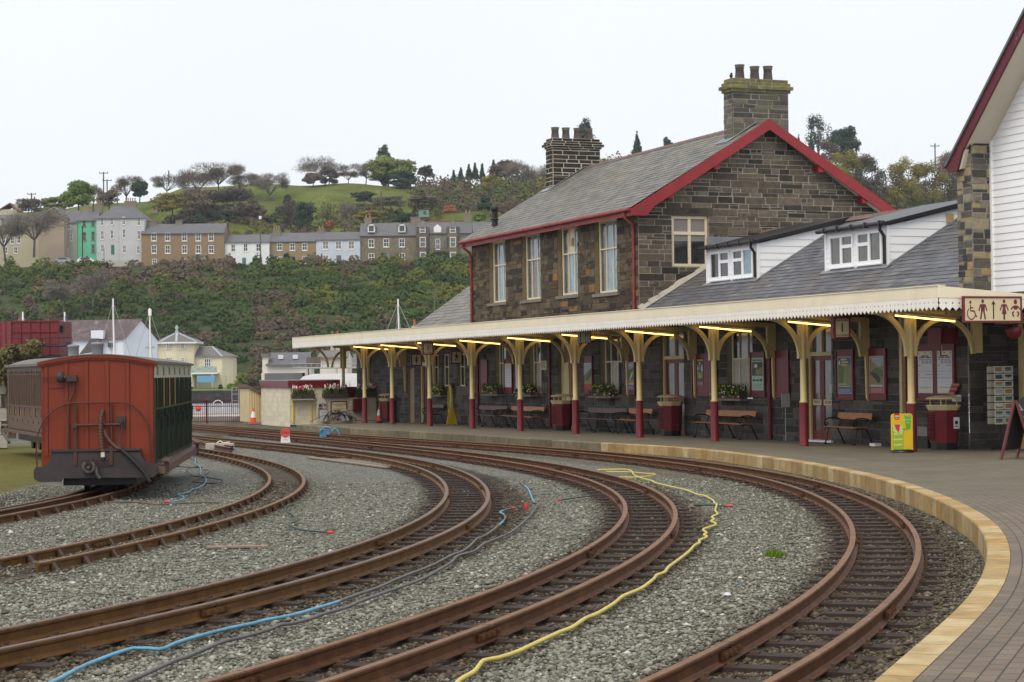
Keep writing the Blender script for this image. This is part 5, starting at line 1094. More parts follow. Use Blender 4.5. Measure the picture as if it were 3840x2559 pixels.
# ---- grey sign back on its pole, leaflet holder, white object, hose, cones...
T = thing('temporary_sign', 'grey back of a small sign on a thin pole before the blank maroon board', 'sign', PLc(1.6, 8.5), TH); mb = MB(); mb.box(-.125, .125, 0, .012, .90, 1.26); mb.build('plate', M['grey_box'], T); mb = MB(); mb.tube([(0, .02, 0), (0, .02, 1.22)], .012, 6); mb.box(-.03, .03, .01, .04, 1.05, 1.09); mb.build('pole', M['steel'], T)
T = thing('leaflet_holder', 'small rack of orange and white leaflets on the pale corner stones', 'leaflet holder', S(1.84, .95, 1.25), TH); mb = MB(); [mb.box(-.05 - .02 * k, -.03 - .02 * k, -.16 + .02 * k, .14, .05 - .05 * k, .12 - .05 * k, k % 2) for k in range(5)]; mb.box(-.05, 0, -.18, .12, -.3, -.14, 2); mb.build('leaflets', [colmat('leaf_orange', (.5, .12, .05)), M['maroon'], M['paper']], T)
T = thing('switch_box', 'small grey switch box with conduit beside the maroon double doors', 'switch box', S(FB - .03, 6.5, 1.4), TH); mb = MB(); mb.box(-.08, 0, -.06, .06, -.28, -.05); mb.tube([(-.02, 0, -.05), (-.02, 0, 1.5)], .012, 6); mb.build('box', M['grey_box'], T)
T = thing('floor_box', 'small white box on the platform beside the yellow ice cream board', 'box', PLc(1.35, 3.7), TH); mb = MB(); mb.box(-.08, .1, -.12, .12, 0, .05); mb.build('box', M['white'], T); mb = MB(); mb.box(-.08, .1, -.12, .12, .05, .07); mb.build('lid', M['paper'], T)
T = thing('wall_unit', 'dark low equipment box on the platform beside the nearest bin', 'equipment box', PLc(1.55, 1.8), TH); mb = MB(); mb.box(-.12, .12, -.25, .25, 0, .28); mb.build('case', M['blackpl'], T); mb = MB(); mb.box(-.1, .1, -.2, .2, .28, .5); mb.build('cover', M['grey_board'], T)
_t = onb(1694, 1586, 1.45)[0]; wp = PLc(1.45, _t); T = thing('wet_floor_sign', 'yellow folding wet floor sign standing by the hose coil', 'wet floor sign', wp, TH + .3)
for s_ in (-1, 1): mb = MB(); mb.ext([(-.15, s_ * .17, 0), (-.06, s_ * .15, .03), (.06, s_ * .15, .03), (.15, s_ * .17, 0), (.09, s_ * .02, .66), (-.09, s_ * .02, .66)], (0, .012, 0)); mb.build('leaf', M['yellow'], T)
hp = onb(1712, 1470, FB); hr = random.Random(9); T = thing('hose_coil', 'coil of yellow hose hanging on the stone wall behind the wet floor sign', 'hose', S(FB - .08, hp[0] + .3, 1.05), TH); mb = MB()
for k in range(7):
    w = hr.uniform(.13, .22); d_ = hr.uniform(1.15, 1.4); x = -hr.uniform(.02, .16); mb.tube([(x, w * math.sin(a) * (1 + .15 * math.cos(a)) + hr.uniform(-.01, .01), -d_ / 2 + .2 + d_ / 2 * math.cos(a)) for a in np.linspace(0, 2 * math.pi, 22)], .016, 6)
mb.build('coil', M['hose'], T); mb = MB(); mb.box(-.06, .06, -.16, .16, .1, .25); mb.build('reel_bracket', M['maroon_dk'], T)
def cone(label, loc, s=1.):
    T = thing('traffic_cone', label, 'traffic cone', loc, TH, 'orange traffic cones'); mb = MB(); mb.box(-.2 * s, .2 * s, -.2 * s, .2 * s, 0, .035); mb.lathe([(.155 * s, .035), (.125 * s, .27 * s)], (0, 0, 0), 16); mb.lathe([(.075 * s, .56 * s), (.03 * s, .76 * s), (.02 * s, .76 * s)], (0, 0, 0), 16); mb.build('body', M['cone'], T); mb = MB(); mb.lathe([(.126 * s, .27 * s), (.076 * s, .56 * s)], (0, 0, 0), 16); mb.build('sleeve', M['white'], T)
cone('traffic cone at the left end of the cream shed by the railings', atY(950, 1587, 86), .92); cone('left traffic cone of the pair beside the far maroon bin', PLc(1.75, 45.5), .9); cone('right traffic cone of the pair, half behind the far maroon bin', PLc(2.0, 45.2), .9)
# ================================================================ END OF THE PLATFORM: SHED, LOW WALL, PLANTERS, VAN
WT = 46.4
SHD = sthing('block_shed', 'cream painted concrete block shed with maroon roof fascia at the end of the platform', 'shed', 0, 0, 0)
M['blocks'] = toned('cream_blocks', [(0, (.66, .60, .45)), (1, (.76, .70, .55))], .8, 5, .15, .25, .01, stain=(.5, .42, .26, .25), ssc=1.)
M['block_joint'] = paint('block_joint', (.52, .46, .34), .9, .1, 4)
sb = -2.0; st1 = onb(981, 1581, sb)[0]
def blockwall(mb, mp, u0, u1, v0, v1, seed, w=.45, h=.22):
    r = random.Random(seed); v = v0; k = 0
    mb.poly([mp(u0, v0, 0), mp(u1, v0, 0), mp(u1, v1, 0), mp(u0, v1, 0)], 1, .5)
    while v < v1 - .01:
        e = min(v + h, v1); u = u0 - (w / 2 if k % 2 else 0)
        while u < u1:
            a, b = max(u, u0), min(u + w, u1); g = .004
            if b - a > .02: mb.poly([mp(a + g, v + g, .006), mp(b - g, v + g, .006), mp(b - g, e - g, .006), mp(a + g, e - g, .006)], 0, r.random())
            u += w
        v = e; k += 1
mb = MB(); blockwall(mb, mpt(WT + .4), sb, -.2, -.5, 1.32, 1); blockwall(mb, mpb(sb), WT + .4, st1, -.6, 1.32, 2); mb.build('walls', [M['blocks'], M['block_joint']], SHD)
mb = MB(); mb.box(sb - .06, .3, WT + .32, WT + .40, 1.16, 1.46); mb.box(sb - .08, sb, WT + .40, st1, 1.16, 1.46); mb.build('fascia', M['maroon'], SHD); mb = MB(); mb.box(sb - .08, .3, WT + .34, st1 + .1, 1.461, 1.50); mb.build('roof', M['lead'], SHD)
mb = MB(); mb.box(-.9, 1.2, WT + .5, WT + 1.5, .6, 1.16); mb.build('recess_shade_block', M['maroon_dk'], SHD)  # solid dark block stands in for the shade under the shed roof
LT = sthing('lean_to', 'small cream boarded lean-to with sloping dark roof at the left of the block shed', 'shed', 0, 0, 0)
zl = rz(92) + .05; x0 = ont(936, 1500, st1 + .3)[0]; x1 = ont(982, 1500, st1 + .3)[0]; tl = st1 + .3
mb = MB(); n = 5
for i in range(n):
    a = x0 + (x1 - x0) * i / n; e = x0 + (x1 - x0) * (i + 1) / n; za = 1.12 - .35 * i / n; ze = 1.12 - .35 * (i + 1) / n; mb.poly([(a + .006, tl, zl), (e - .006, tl, zl), (e - .006, tl, ze), (a + .006, tl, za)])
mb.poly([(x0, tl + .01, zl), (x1, tl + .01, zl), (x1, tl + .01, .77), (x0, tl + .01, 1.12)], 1); mb.poly([(x0, tl, zl), (x0, tl, 1.12), (x0, tl + 2, 1.12), (x0, tl + 2, zl)]); mb.build('boarding', [M['cream'], M['black']], LT)
mb = MB(); mb.ext([(x0 - .1, tl - .08, 1.14), (x1 + .12, tl - .08, .74), (x1 + .12, tl - .08, .90), (x0 - .1, tl - .08, 1.30)], (0, 2.2, 0)); mb.build('roof', M['ridge_red'], LT)
LW = sthing('low_wall', 'low cream painted wall closing the far end of the platform', 'wall', 0, 0, 0); mb = MB(); blockwall(mb, mpt(WT), -.85, 2.45, -.5, .64, 5, .9, .4); mb.box(-.88, 2.5, WT, WT + .25, .64, .68, 1); mb.poly([(-.85, WT, -.5), (-.85, WT, .64), (-.85, WT + .25, .64), (-.85, WT + .25, -.5)]); mb.build('wall_face', [toned('buff_render', [(0, (.50, .43, .33)), (1, (.54, .47, .36))], .85, 4, .12, .2, .01), M['block_joint']], LW)
NB = thing('notice_board', 'cream notice with dark frame and four lines of lettering on the low cream wall', 'notice', S(.13, WT - .03, .25), TH); w, h = .38, .28
mb = MB(); mb.box(-w + .04, w - .04, 0, .02, -h + .04, h - .04); mb.build('face', M['signcream'], NB); mb = MB(); [mb.box(*a[:2], -.012, .022, *a[2:]) for a in ((-w, w, -h, -h + .04), (-w, w, h - .04, h), (-w, -w + .04, -h + .04, h - .04), (w - .04, w, -h + .04, h - .04))]; mb.build('frame', M['maroon_dk'], NB)
text('lettering', 'DO NOT CROSS THE LINE\nAT ANY TIME\n \nIT IS DANGEROUS TO\nWALK ON THE TRACKS', .072, M['ink'], NB, (0, -.003, 0), squash=.75)
for k, x in enumerate((-1.86, -1.02)): 
    T = thing('yellow_pipe', ('left' if k == 0 else 'right') + ' one of two yellow pipes on the white block wall under the tulip boxes', 'pipe', S(x, WT + .38, -.4), TH); mb = MB(); mb.tube([(0, 0, 0), (0, 0, 1.06)], .035, 8); mb.build('pipe', M['yellow'], T); [(lambda q_: (q_.box(-.05, .05, -.04, .02, z, z + .04), q_.build('clip', M['yellow'], T)))(MB()) for z in (.3, .75)]
def tulips(label, b, t, w, seed, z):
    r = random.Random(seed); T = thing('tulip_box', label, 'flower box', S(b, t, z), TH, 'tulip boxes on the low wall'); mb = MB()
    mb.ext([(-w / 2, -.14, 0), (w / 2, -.14, 0), (w / 2 + .02, -.16, .20), (-w / 2 - .02, -.16, .20)], (0, .3, 0)); mb.build('trough', M['planter'], T)
    mb = MB(); blades(mb, (0, 0, .18), int(150 * w), .30, (w / 2, .12), r, 0, .022); mb.build('leaves', M['leaf'], T); mb = MB()
    for _ in range(int(36 * w)): p = (r.uniform(-w / 2, w / 2), r.uniform(-.12, .12), .38 + r.uniform(0, .22)); mb.lathe([(.012, -.05), (.036, -.01), (.032, .04), (.015, .065)], p, 7, int(r.random() < .4))
    mb.build('blooms', [M['tul_w'], M['tul_p']], T)
tulips('left box of white and pink tulips on the block shed shelf', -1.76, WT + .18, .40, 1, .66); tulips('second tulip box from the left, on the shelf above the yellow pipes', -1.24, WT + .18, .58, 2, .66)
tulips('long box of tulips in the middle of the low wall', -.02, WT + .02, 1.12, 3, .68); tulips('right-hand box of tulips on the low wall, behind a post', 1.5, WT + .02, 1.1, 4, .68)
mb = MB(); mb.box(-.95, .0, -.0, .3, -.03, 0); mb.box(-1.05, .15, .0, .02, -.06, -.03); tag(mb.build('planter_shelf', M['steel'], None, S(-1.05, WT + .02, .66), TH), 'metal shelf carrying the two left tulip boxes', 'shelf')
for px, py0, py1, lab, rt in ((1216, 1552, 1590, 'grey electrical cabinet leaning at the corner of the block shed', .06), (1294, 1545, 1583, 'grey electrical cabinet among black cables under the notice', 0.)):
    c = ont(px, py1, WT - .35)[0]; T = thing('electrical_cabinet', lab, 'cabinet', S(c, WT - .35, zp(c, WT) + .02), TH, 'grey cabinets by the low wall'); mb = MB(); mb.ext([(-.16, 0, 0), (.19, 0, 0), (.15, .08, .50), (-.15, .08, .50)], (0, .12, 0)); mb.build('case', M['grey_box'], T); mb = MB(); [mb.box(x - .012, x + .012, .05, .09, .39, .42) for x in (-.08, 0, .08)]; mb.build('knobs', M['ink'], T)
T = thing('socket_panel', 'white and grey socket boxes with red plug on the wall above the leaning cabinet', 'socket box', S(-.72, WT - .02, .35), TH); mb = MB(); mb.box(-.12, .06, -.06, 0, -.1, .16); mb.box(.10, .26, -.06, 0, -.14, .2); mb.build('boxes', M['grey_box'], T); mb = MB(); mb.box(.13, .22, -.09, -.061, .0, .06); mb.box(-.09, .03, -.08, -.061, -.05, .06); mb.build('displays', M['blackpl'], T); mb = MB(); mb.lathe([(.04, -.08), (.045, .03), (.03, .06)], (.2, -.08, -.22), 8); mb.build('plug', M['redcap'], T); mb = MB(); [mb.tube([(x, -.04, -.1), (x, -.04, -.6)], .012, 5) for x in (-.08, 0, .13)]; mb.build('leads', M['cable'], T)
T = thing('red_wall_box', 'dark maroon cabinet on the low wall behind the farthest post', 'cabinet', S(1.02, WT - .1, .35), TH); mb = MB(); mb.box(-.25, .25, -.1, .08, -.3, .28); mb.build('case', M['maroon'], T); mb = MB(); mb.box(-.2, .2, -.115, -.1, -.25, .2); mb.build('door', M['maroon_dk'], T)
hr = random.Random(21); mb = MB()
for k in range(16):
    cx = .1 + hr.uniform(-.35, .55); w = hr.uniform(.25, .6); hgt = hr.uniform(.15, .5); y0 = hr.uniform(-.2, .1); mb.tube([(cx + w * math.cos(a), y0 + hr.uniform(-.03, .03), max(0.02, hgt * math.sin(a))) for a in np.linspace(0, math.pi, 12)], .012, 5)
mb.tube([(-1.4, -.3, .02), (-1.1, -.25, .15), (-.7, -.2, .3), (-.4, -.15, .2), (0, -.1, .05)], .012, 5); mb.tube([(.7, 0, .02), (1.2, .0, .02), (2.4, -.05, .02)], .012, 5)
tag(mb.build('cable_tangle', M['cable'], None, S(.05, WT - .25, zp(0, WT)), TH), 'tangle of black cables heaped under the notice on the low wall', 'cables')
# ---- vans behind the wall
def van(name, label, loc, rot, body, L=5.4, rack=False):
    T = thing(name, label, 'van', loc, rot)                      # nose toward local -x
    side = [(0, .35), (L, .35), (L, 2.0), (L - .10, 2.22), (L - .5, 2.30), (1.75, 2.30), (1.25, 2.18), (.55, 1.42), (.05, 1.15)]
    mb = MB(); W2 = .95
    for i in range(len(side)):
        j = (i + 1) % len(side); p, q = side[i], side[j]
        f = lambda z: W2 - (.12 * max(0, z - 1.2) / 1.1); mb.poly([(p[0], -f(p[1]), p[1]), (p[0], f(p[1]), p[1]), (q[0], f(q[1]), q[1]), (q[0], -f(q[1]), q[1])][::-1], 0, .5, i in (3, 4, 5, 6, 2))
    for s_ in (-1, 1): mb.poly([(x, s_ * (W2 - .12 * max(0, z - 1.2) / 1.1), z) for x, z in side][::s_], 0)
    mb.build('body', M[body], T); y = -.93
    mb = MB(); mb.poly([(.78, -.905, 1.40), (1.9, -.905, 1.40), (1.9, -.865, 1.98), (1.42, -.865, 1.98)]); mb.poly([(.62, -.8, 1.5), (1.2, -.8, 2.14), (1.2, .8, 2.14), (.62, .8, 1.5)][::-1]); mb.build('cab_window', M['pane_dark'], T)
    mb = MB(); mb.poly([(L - .75, -.94, .95), (L - .18, -.94, .95), (L - .22, -.875, 2.05), (L - .7, -.875, 2.05)]); mb.poly([(L + .006, -.7, 1.2), (L + .006, .7, 1.2), (L + .006, .66, 2.0), (L + .006, -.66, 2.0)]); mb.build('rear_window', M['pane_dark'], T)
    mb = MB()
    for x in (2.0, 3.55, L - .85): mb.box(x, x + .012, -.957, -.90, .4, 1.9)
    mb.box(3.3, 3.4, -.985, -.94, 1.2, 1.26); mb.build('door_seams', M['steel'], T)
    for x in (1.0, L - 1.1):
        for s_ in (-1, 1): mb = MB(); mb.lathe([(.34, -.1), (.34, .1), (.2, .11)], (x, s_ * .86, .34), 18, ax='y'); mb.build('wheel', M['black'], T)
    if rack:
        mb = MB()
        for s_ in (-.8, .8): mb.tube([(1.0, s_, 2.58), (L - .4, s_, 2.58)], .025, 6); [mb.tube([(x, s_, 2.28), (x, s_, 2.58)], .02, 5) for x in (1.7, 2.9, 4.1, L - .6)]
        mb.build('roof_rack', M['steel'], T); mb = MB()
        for s_ in (-.35, .05): mb.tube([(.6, s_, 2.62), (L - .1, s_, 2.60)], .03, 6)
        for k in range(16): x = .75 + k * .29; mb.tube([(x, -.35, 2.62), (x, .05, 2.62)], .02, 5)
        for s_ in (-.35, .05): mb.tube([(.6, s_, 2.82), (L - .1, s_, 2.80)], .02, 6)
        for k in range(16): x = .75 + k * .29; mb.tube([(x, -.35, 2.62), (x + .03, -.35, 2.82)], .015, 5)
        mb.build('ladder', M['steel'], T)
    return T
v0 = atY(1048, 1500, 97); van('white_van', 'white van with a ladder rack on its roof parked behind the low wall', (v0[0], v0[1], rz(97) + .02), .05, 'white', 4.9, True)
v1 = atY(1390, 1500, 104); T = van('parked_van', 'white van with an orange-brown panel, mostly hidden at the annexe corner', (v1[0], v1[1], rz(104)), .05, 'white', 4.6); mb = MB(); mb.box(.2, 1.0, -.99, -.955, .9, 1.7); mb.build('side_panel', colmat('rust_panel', (.30, .09, .03)), T)
# ================================================================ CARRIAGES AND YARD
M['coach_red'] = paint('coach_red_brown', (.200, .027, .0065), .5, .07, 1.5, (.13, .018, .007), 1.2, .35)
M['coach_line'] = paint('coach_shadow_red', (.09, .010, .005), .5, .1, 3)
M['headstock'] = paint('headstock_black', (.040, .032, .032), .55, .25, 3, (.075, .05, .045), 5, .3)
M['coach_iron'] = paint('coach_iron', (.075, .030, .020), .6, .25, 6)
M['coach_roof'] = paint('coach_roof', (.16, .135, .12), .75, .15, 3)
M['coach_cream'] = paint('coach_cream', (.48, .46, .38), .35, .1, 4, (.3, .28, .22), 5, .4)
M['coach_green'] = glassy('varnished_green', (.020, .050, .022), .12, 0, .6)
M['coach_greend'] = paint('coach_green_strip', (.012, .032, .014), .3, .15, 4)
M['blind'] = paint('amber_blind', (.26, .12, .025), .6, .2, 4)
M['coach_brown'] = paint('old_brown_coach', (.115, .072, .052), .6, .2, 4, (.07, .045, .035), 3, .5)
M['coach_brownd'] = paint('old_brown_dark', (.028, .016, .013), .6, .2, 4)
C1 = Vector((-6.90, 31.95, rz(32)))
CR = thing('red_carriage', 'small green and cream carriage with plain red-brown end wall facing the camera', 'railway carriage', C1, .098)
hw = .925; LN = 8.8
def arc(x): return 2.30 - .115 * (x / hw) ** 2
mb = MB(); xs = np.linspace(-hw, hw, 17)
mb.ext([(x, 0, .42) for x in (-hw, hw)] + [(x, 0, arc(x) - .03) for x in xs[::-1]], (0, .06, 0)); mb.build('end_panel', M['coach_red'], CR)
mb = MB()
for x in (-.845, -.515, -.185, .155, .49, .875): 
    mb.box(x - .03, x + .03, -.018, 0, .62, arc(x) - .09)
    for s_ in (-.034, .034): mb.box(x + s_ - .006, x + s_ + .006, -.004, 0, .62, arc(x) - .09, 1)  # thin dark strips paint a shadow line along each batten edge
mb.box(-.81, .84, -.014, 0, .62, .66); mb.box(-.81, -.55, -.012, 0, 1.74, 1.755, 1); mb.build('end_battens', [M['coach_red'], M['coach_line']], CR)
mb = MB(); n = 20
for i in range(n):
    a, b = -hw - .05 + (2 * hw + .1) * i / n, -hw - .05 + (2 * hw + .1) * (i + 1) / n
    for (z0, z1, y0) in ((-.085, -.045, -.035), (-.05, .0, -.06)): mb.ext([(a, y0, arc(a) + z0), (b, y0, arc(b) + z0), (b, y0, arc(b) + z1), (a, y0, arc(a) + z1)], (0, .06, 0))
mb.build('cornice', M['coach_red'], CR)
mb = MB()
for i in range(n):
    a, b = -hw - .07 + (2 * hw + .14) * i / n, -hw - .07 + (2 * hw + .14) * (i + 1) / n; mb.poly([(a, -.07, arc(a) + .012), (b, -.07, arc(b) + .012), (b, LN + .05, arc(b) + .012), (a, LN + .05, arc(a) + .012)], 0, .5, True); mb.poly([(a, -.07, arc(a) - .004), (b, -.07, arc(b) - .004), (b, -.07, arc(b) + .012), (a, -.07, arc(a) + .012)])
mb.box(hw + .0, hw + .075, -.05, LN, 2.14, 2.185); mb.build('roof', M['coach_roof'], CR)
mb = MB(); hs = [(-1.01, .24), (-.93, .20), (-.60, .20), (-.58, .26), (.90, .25), (.975, .30), (.975, .44), (.95, .475), (.86, .48), (.78, .52), (.72, .60), (.70, .68), (-.74, .70), (-.76, .60), (-.80, .50), (-.88, .46), (-1.0, .455), (-1.035, .40), (-1.035, .27)]
mb.ext([(x, -.14, z) for x, z in hs], (0, .13, 0)); mb.box(-.75, .71, -.17, -.0, .70, .735); H = mb.build('headstock', M['headstock'], CR)
mb = MB(); mb.box(-.25, .24, -.152, -.142, .44, .56); mb.build('slot', M['coach_brownd'], H)
mb = MB()
for a in np.linspace(-2.6, -.5, 9): pass
mb.tube([(-.13 + .085 * math.sin(a), -.22, .44 + .085 * math.cos(a)) for a in np.linspace(.5, 5.75, 12)], .036, 8); mb.tube([(-.13, -.16, .44), (-.13, -.30, .44)], .03, 8); mb.tube([(-.02, -.2, .45), (.0, -.22, .33), (.05, -.22, .25)], .028, 8); mb.tube([(-.10, -.2, .5), (-.10, -.2, .57)], .015, 6); mb.build('coupling', paint('coupling_iron', (.075, .065, .06), .6, .2, 6), CR)
mb = MB(); gp = [(-.99, -.07, .44), (-1.0, -.07, .75), (-.97, -.07, 1.0), (-.85, -.07, 1.25), (-.68, -.07, 1.41), (-.5, -.07, 1.485), (-.3, -.07, 1.50), (.35, -.07, 1.50), (.5, -.07, 1.48), (.66, -.07, 1.38), (.78, -.07, 1.22), (.85, -.07, 1.0), (.87, -.07, .75), (.86, -.05, .5)]
P = spline(gp, .06); mb.tube(P, .013, 6); mb.build('grab_rail', M['coach_iron'], CR)
mb = MB()
for x in (-.355, .225): mb.tube([(x, -.06, .72), (x, -.06, 1.49)], .02, 6); mb.box(x - .028, x + .028, -.165, -.14, .47, .78)
mb.tube([(-.42, -.07, 1.13), (.38, -.07, 1.135)], .022, 8); mb.box(-.42, -.34, -.1, -.03, 1.09, 1.17); mb.build('hand_rails', M['coach_iron'], CR)
mb = MB(); hose = [(.085, -.03, 1.36), (.075, -.09, 1.33), (.06, -.12, 1.2), (.055, -.13, 1.0), (.07, -.14, .8), (.09, -.15, .68)]
Q = spline(hose, .012); mb.tube(Q, [.04 if (i // 2) % 2 else .032 for i in range(len(Q))], 8); mb.tube([(.09, -.15, .68), (.095, -.15, .60)], .035, 8, 1); mb.tube([(.095, -.15, .60), (.10, -.15, .54)], .028, 8, 2); mb.build('brake_hose', [paint('ribbed_hose', (.075, .045, .025), .6, .2, 8), M['paper_cream'], M['black']], CR)
mb = MB(); mb.tube(spline([(.10, -.08, 1.05), (.14, -.10, .95), (.22, -.12, .84), (.32, -.15, .75), (.40, -.17, .72)], .04), .035, 8, 1); mb.tube([(.38, -.19, .74), (.55, -.21, .58), (.75, -.21, .36), (.86, -.2, .18)], .033, 8, 0); mb.build('vacuum_pipe', [M['cable'], M['coach_iron']], CR)
mb = MB(); mb.box(.32, .455, -.05, 0, 1.10, 1.27); mb.lathe([(.04, 0), (.04, .05), (.02, .06)], (.39, -.11, 1.2), 10, ax='y'); mb.build('junction_box', M['headstock'], CR)
mb = MB(); mb.tube(spline([(.385, -.09, 1.17), (.34, -.1, 1.0), (.33, -.11, .85), (.38, -.15, .76)], .04), .009, 5); mb.tube(spline([(.40, -.09, 1.17), (.40, -.1, 1.0), (.36, -.11, .85), (.37, -.15, .76)], .04), .009, 5); mb.build('jumper_cables', M['headstock'], CR)
mb = MB(); mb.lathe([(.02, -.09), (.06, -.06), (.075, 0), (.06, .06), (.02, .09)], (-.60, -.10, 1.93), 12); mb.tube([(-.6, -.1, 1.93), (-.5, -.1, 1.92)], .03, 8); mb.box(-.49, -.33, -.15, -.02, 1.86, 1.96); mb.build('gong_and_light', M['headstock'], CR)
mb = MB(); mb.tube(spline([(-.385, -.06, 1.86), (-.385, -.06, 1.7), (-.42, -.06, 1.6), (-.475, -.06, 1.48), (-.48, -.06, 1.2), (-.48, -.06, .72)], .06), .02, 8); mb.build('downpipe', M['coach_iron'], CR)
mb = MB(); mb.box(-.99, -.62, -.065, -.05, 1.915, 1.93); mb.build('alarm_cord', M['headstock'], CR)
# side facing the camera (local +x)
mb = MB(); mb.box(hw - .05, hw, .05, LN, .42, 2.15); mb.box(-hw, -hw + .05, .05, LN, .42, 2.15); mb.box(-hw, hw, LN - .05, LN, .42, 2.15); mb.build('side', M['coach_green'], CR)
mb = MB(); mb.box(hw + .002, hw + .012, .02, LN, 1.93, 2.15); mb.box(hw + .002, hw + .018, .02, LN, 1.905, 1.93); mb.box(hw + .002, hw + .02, .02, LN, 2.10, 2.14)
mb.build('cream_frieze', M['coach_cream'], CR)
nb = 7; bw_ = LN / nb
for k in range(nb):
    y0 = k * bw_; mb = MB()
    for (a, b) in ((.06, .30), (.38, .86), (.94, 1.18)): 
        g = MB(); g.box(hw + .001, hw + .004, y0 + a, y0 + b, 1.40, 1.90); g.build('window', M['blind'] if (k in (1, 2, 3) and a > .3) or (k in (2, 4) and a < .2) else (M['pane_dark'] if k else M['coach_green']), CR)
    for i in range(4): mb.box(hw + .012, hw + .026, y0 + .48, y0 + .72, 1.97 + i * .035, 1.99 + i * .035)
    mb.box(hw + .012, hw + .016, y0 + .40, y0 + .80, 1.955, 2.09, 1); L_ = mb.build('louvre', [M['coach_cream'], M['coach_greend']], CR)
mb = MB()
for k in range(nb):
    for a in (.02, .34, .90, 1.22): 
        y = k * bw_ + a; mb.box(hw + .002, hw + .022, y, y + .035, .45, 1.90)
for z in (1.36, .47): mb.box(hw + .003, hw + .024, .05, LN, z, z + .035)
mb.build('side_beading', M['coach_greend'], CR)
for k in range(nb):
    mb = MB(); y = k * bw_ + .95; mb.tube([(hw + .05, y, 1.02), (hw + .06, y, 1.3)], .012, 5); mb.tube([(hw + .03, y, 1.3), (hw + .06, y, 1.3)], .012, 5); mb.tube([(hw + .03, y, 1.02), (hw + .06, y, 1.02)], .012, 5); mb.box(hw + .02, hw + .05, y - .3, y - .22, 1.22, 1.32); mb.tube([(hw + .03, y - .26, 1.24), (hw + .08, y - .26, 1.24), (hw + .08, y - .15, 1.24)], .012, 5); mb.build('door_handle', M['black'], CR)
mb = MB(); mb.box(hw - .06, hw + .16, .0, LN, .30, .42); mb.box(hw + .10, hw + .24, .15, .75, .50, .54); mb.box(hw + .10, hw + .24, LN - .8, LN - .2, .50, .54); [mb.bar((hw + .16, y, .3), (hw + .16, y, .5), .06, .05) for y in (.3, .6, LN - .6, LN - .3)]; mb.build('footboard', paint('footboard_wood', (.14, .075, .055), .6, .2, 4), CR)
mb = MB(); mb.box(-.6, .6, .2, LN - .2, .12, .40); mb.build('underframe', M['black'], CR)
for y in (1.2, 2.4, 6.4, 7.6):
    mb = MB()
    for s_ in (-1, 1): mb.lathe([(.26, -.03), (.26, .03), (.22, .04)], (s_ * .33, y, .25), 18, ax='x'); mb.lathe([(.285, -.012), (.285, .012)], (s_ * .29, y, .25), 18, ax='x')
    mb.tube([(-.4, y, .25), (.4, y, .25)], .04, 8); mb.build('wheelset', M['black'], CR)
# older brown carriage behind
C2 = thing('brown_carriage', 'weathered brown carriage with dark windows standing behind the red carriage', 'railway carriage', (-10.15, 47.6, rz(50)), math.atan2(2.5, 5.9))
hw2 = .95; L2 = 9.4; B0 = .58; B1 = 2.38
mb = MB(); mb.box(-hw2, hw2, 0, L2, B0, B1); mb.build('body', M['coach_brown'], C2)
mb = MB(); n = 12; ar = lambda x: B1 + .20 - .2 * (x / hw2) ** 2
for i in range(n):
    a, b = -hw2 - .08 + (2 * hw2 + .16) * i / n, -hw2 - .08 + (2 * hw2 + .16) * (i + 1) / n; mb.poly([(a, -.05, ar(a)), (b, -.05, ar(b)), (b, L2 + .05, ar(b)), (a, L2 + .05, ar(a))], 0, .5, True)
mb.box(-hw2 - .09, -hw2, -.05, L2 + .05, B1 - .05, B1 + .02); mb.build('roof', M['coach_roof'], C2)
pitch = .91; k = 0; y = .1
while y < L2 - .5:
    for a, b in ((.06, .26), (.36, .62)): g = MB(); g.box(-hw2 - .006, -hw2, y + a, y + b, 1.30, 2.08); g.build('window', M['coach_brownd'], C2)
    y += pitch
mb = MB(); y = .1
while y < L2 - .5:
    for a in (.0, .31, .68): mb.box(-hw2 - .03, -hw2, y + a, y + a + .04, 1.26, 2.2)
    mb.box(-hw2 - .035, -hw2, y + .3, y + .42, 2.16, 2.22); mb.tube([(-hw2 - .02, y + .36, .98), (-hw2 - .05, y + .36, 1.0), (-hw2 - .05, y + .36, 1.2), (-hw2 - .02, y + .36, 1.22)], .012, 5, 1); mb.box(-hw2 - .012, -hw2, y + .1, y + .15, .80, .87, 1); mb.box(-hw2 - .014, -hw2, y + .50, y + .52, .98, 1.12, 2); y += pitch
mb.box(-hw2 - .02, -hw2, 0, L2, 1.22, 1.26); mb.box(-hw2 - .02, -hw2, 0, L2, 2.10, 2.13); mb.build('side_mouldings', [M['coach_brown'], M['coach_brownd'], M['print_gold']], C2)
mb = MB(); mb.box(-hw2 - .2, -hw2 + .1, 0, L2, .50, .56); mb.build('footboard', M['coach_brown'], C2); mb = MB(); mb.box(-.7, .7, .2, L2 - .3, .25, .5); [mb.lathe([(.25, -.05), (.25, .05)], (-.4, y, .25), 14, ax='x') for y in (2.5, 3.7, 7.0, 8.2)]; mb.build('underframe', M['black'], C2)
for y in (4.6, 1.2): mb = MB(); mb.lathe([(.14, 0), (.15, .26), (.165, .27), (.15, .32), (.02, .34)], (.1, y, ar(.1)), 12); mb.build('roof_ventilator', M['lead'], C2)
mb = MB(); mb.tube(spline([(-hw2, L2, .62), (-hw2 - .1, L2 + .35, .64), (-hw2 - .1, L2 + .45, .45), (-hw2, L2 + .2, .25), (-hw2, L2 - .2, .15)], .1), .045, 6); mb.build('coupling_hose', M['greyhose'], C2)
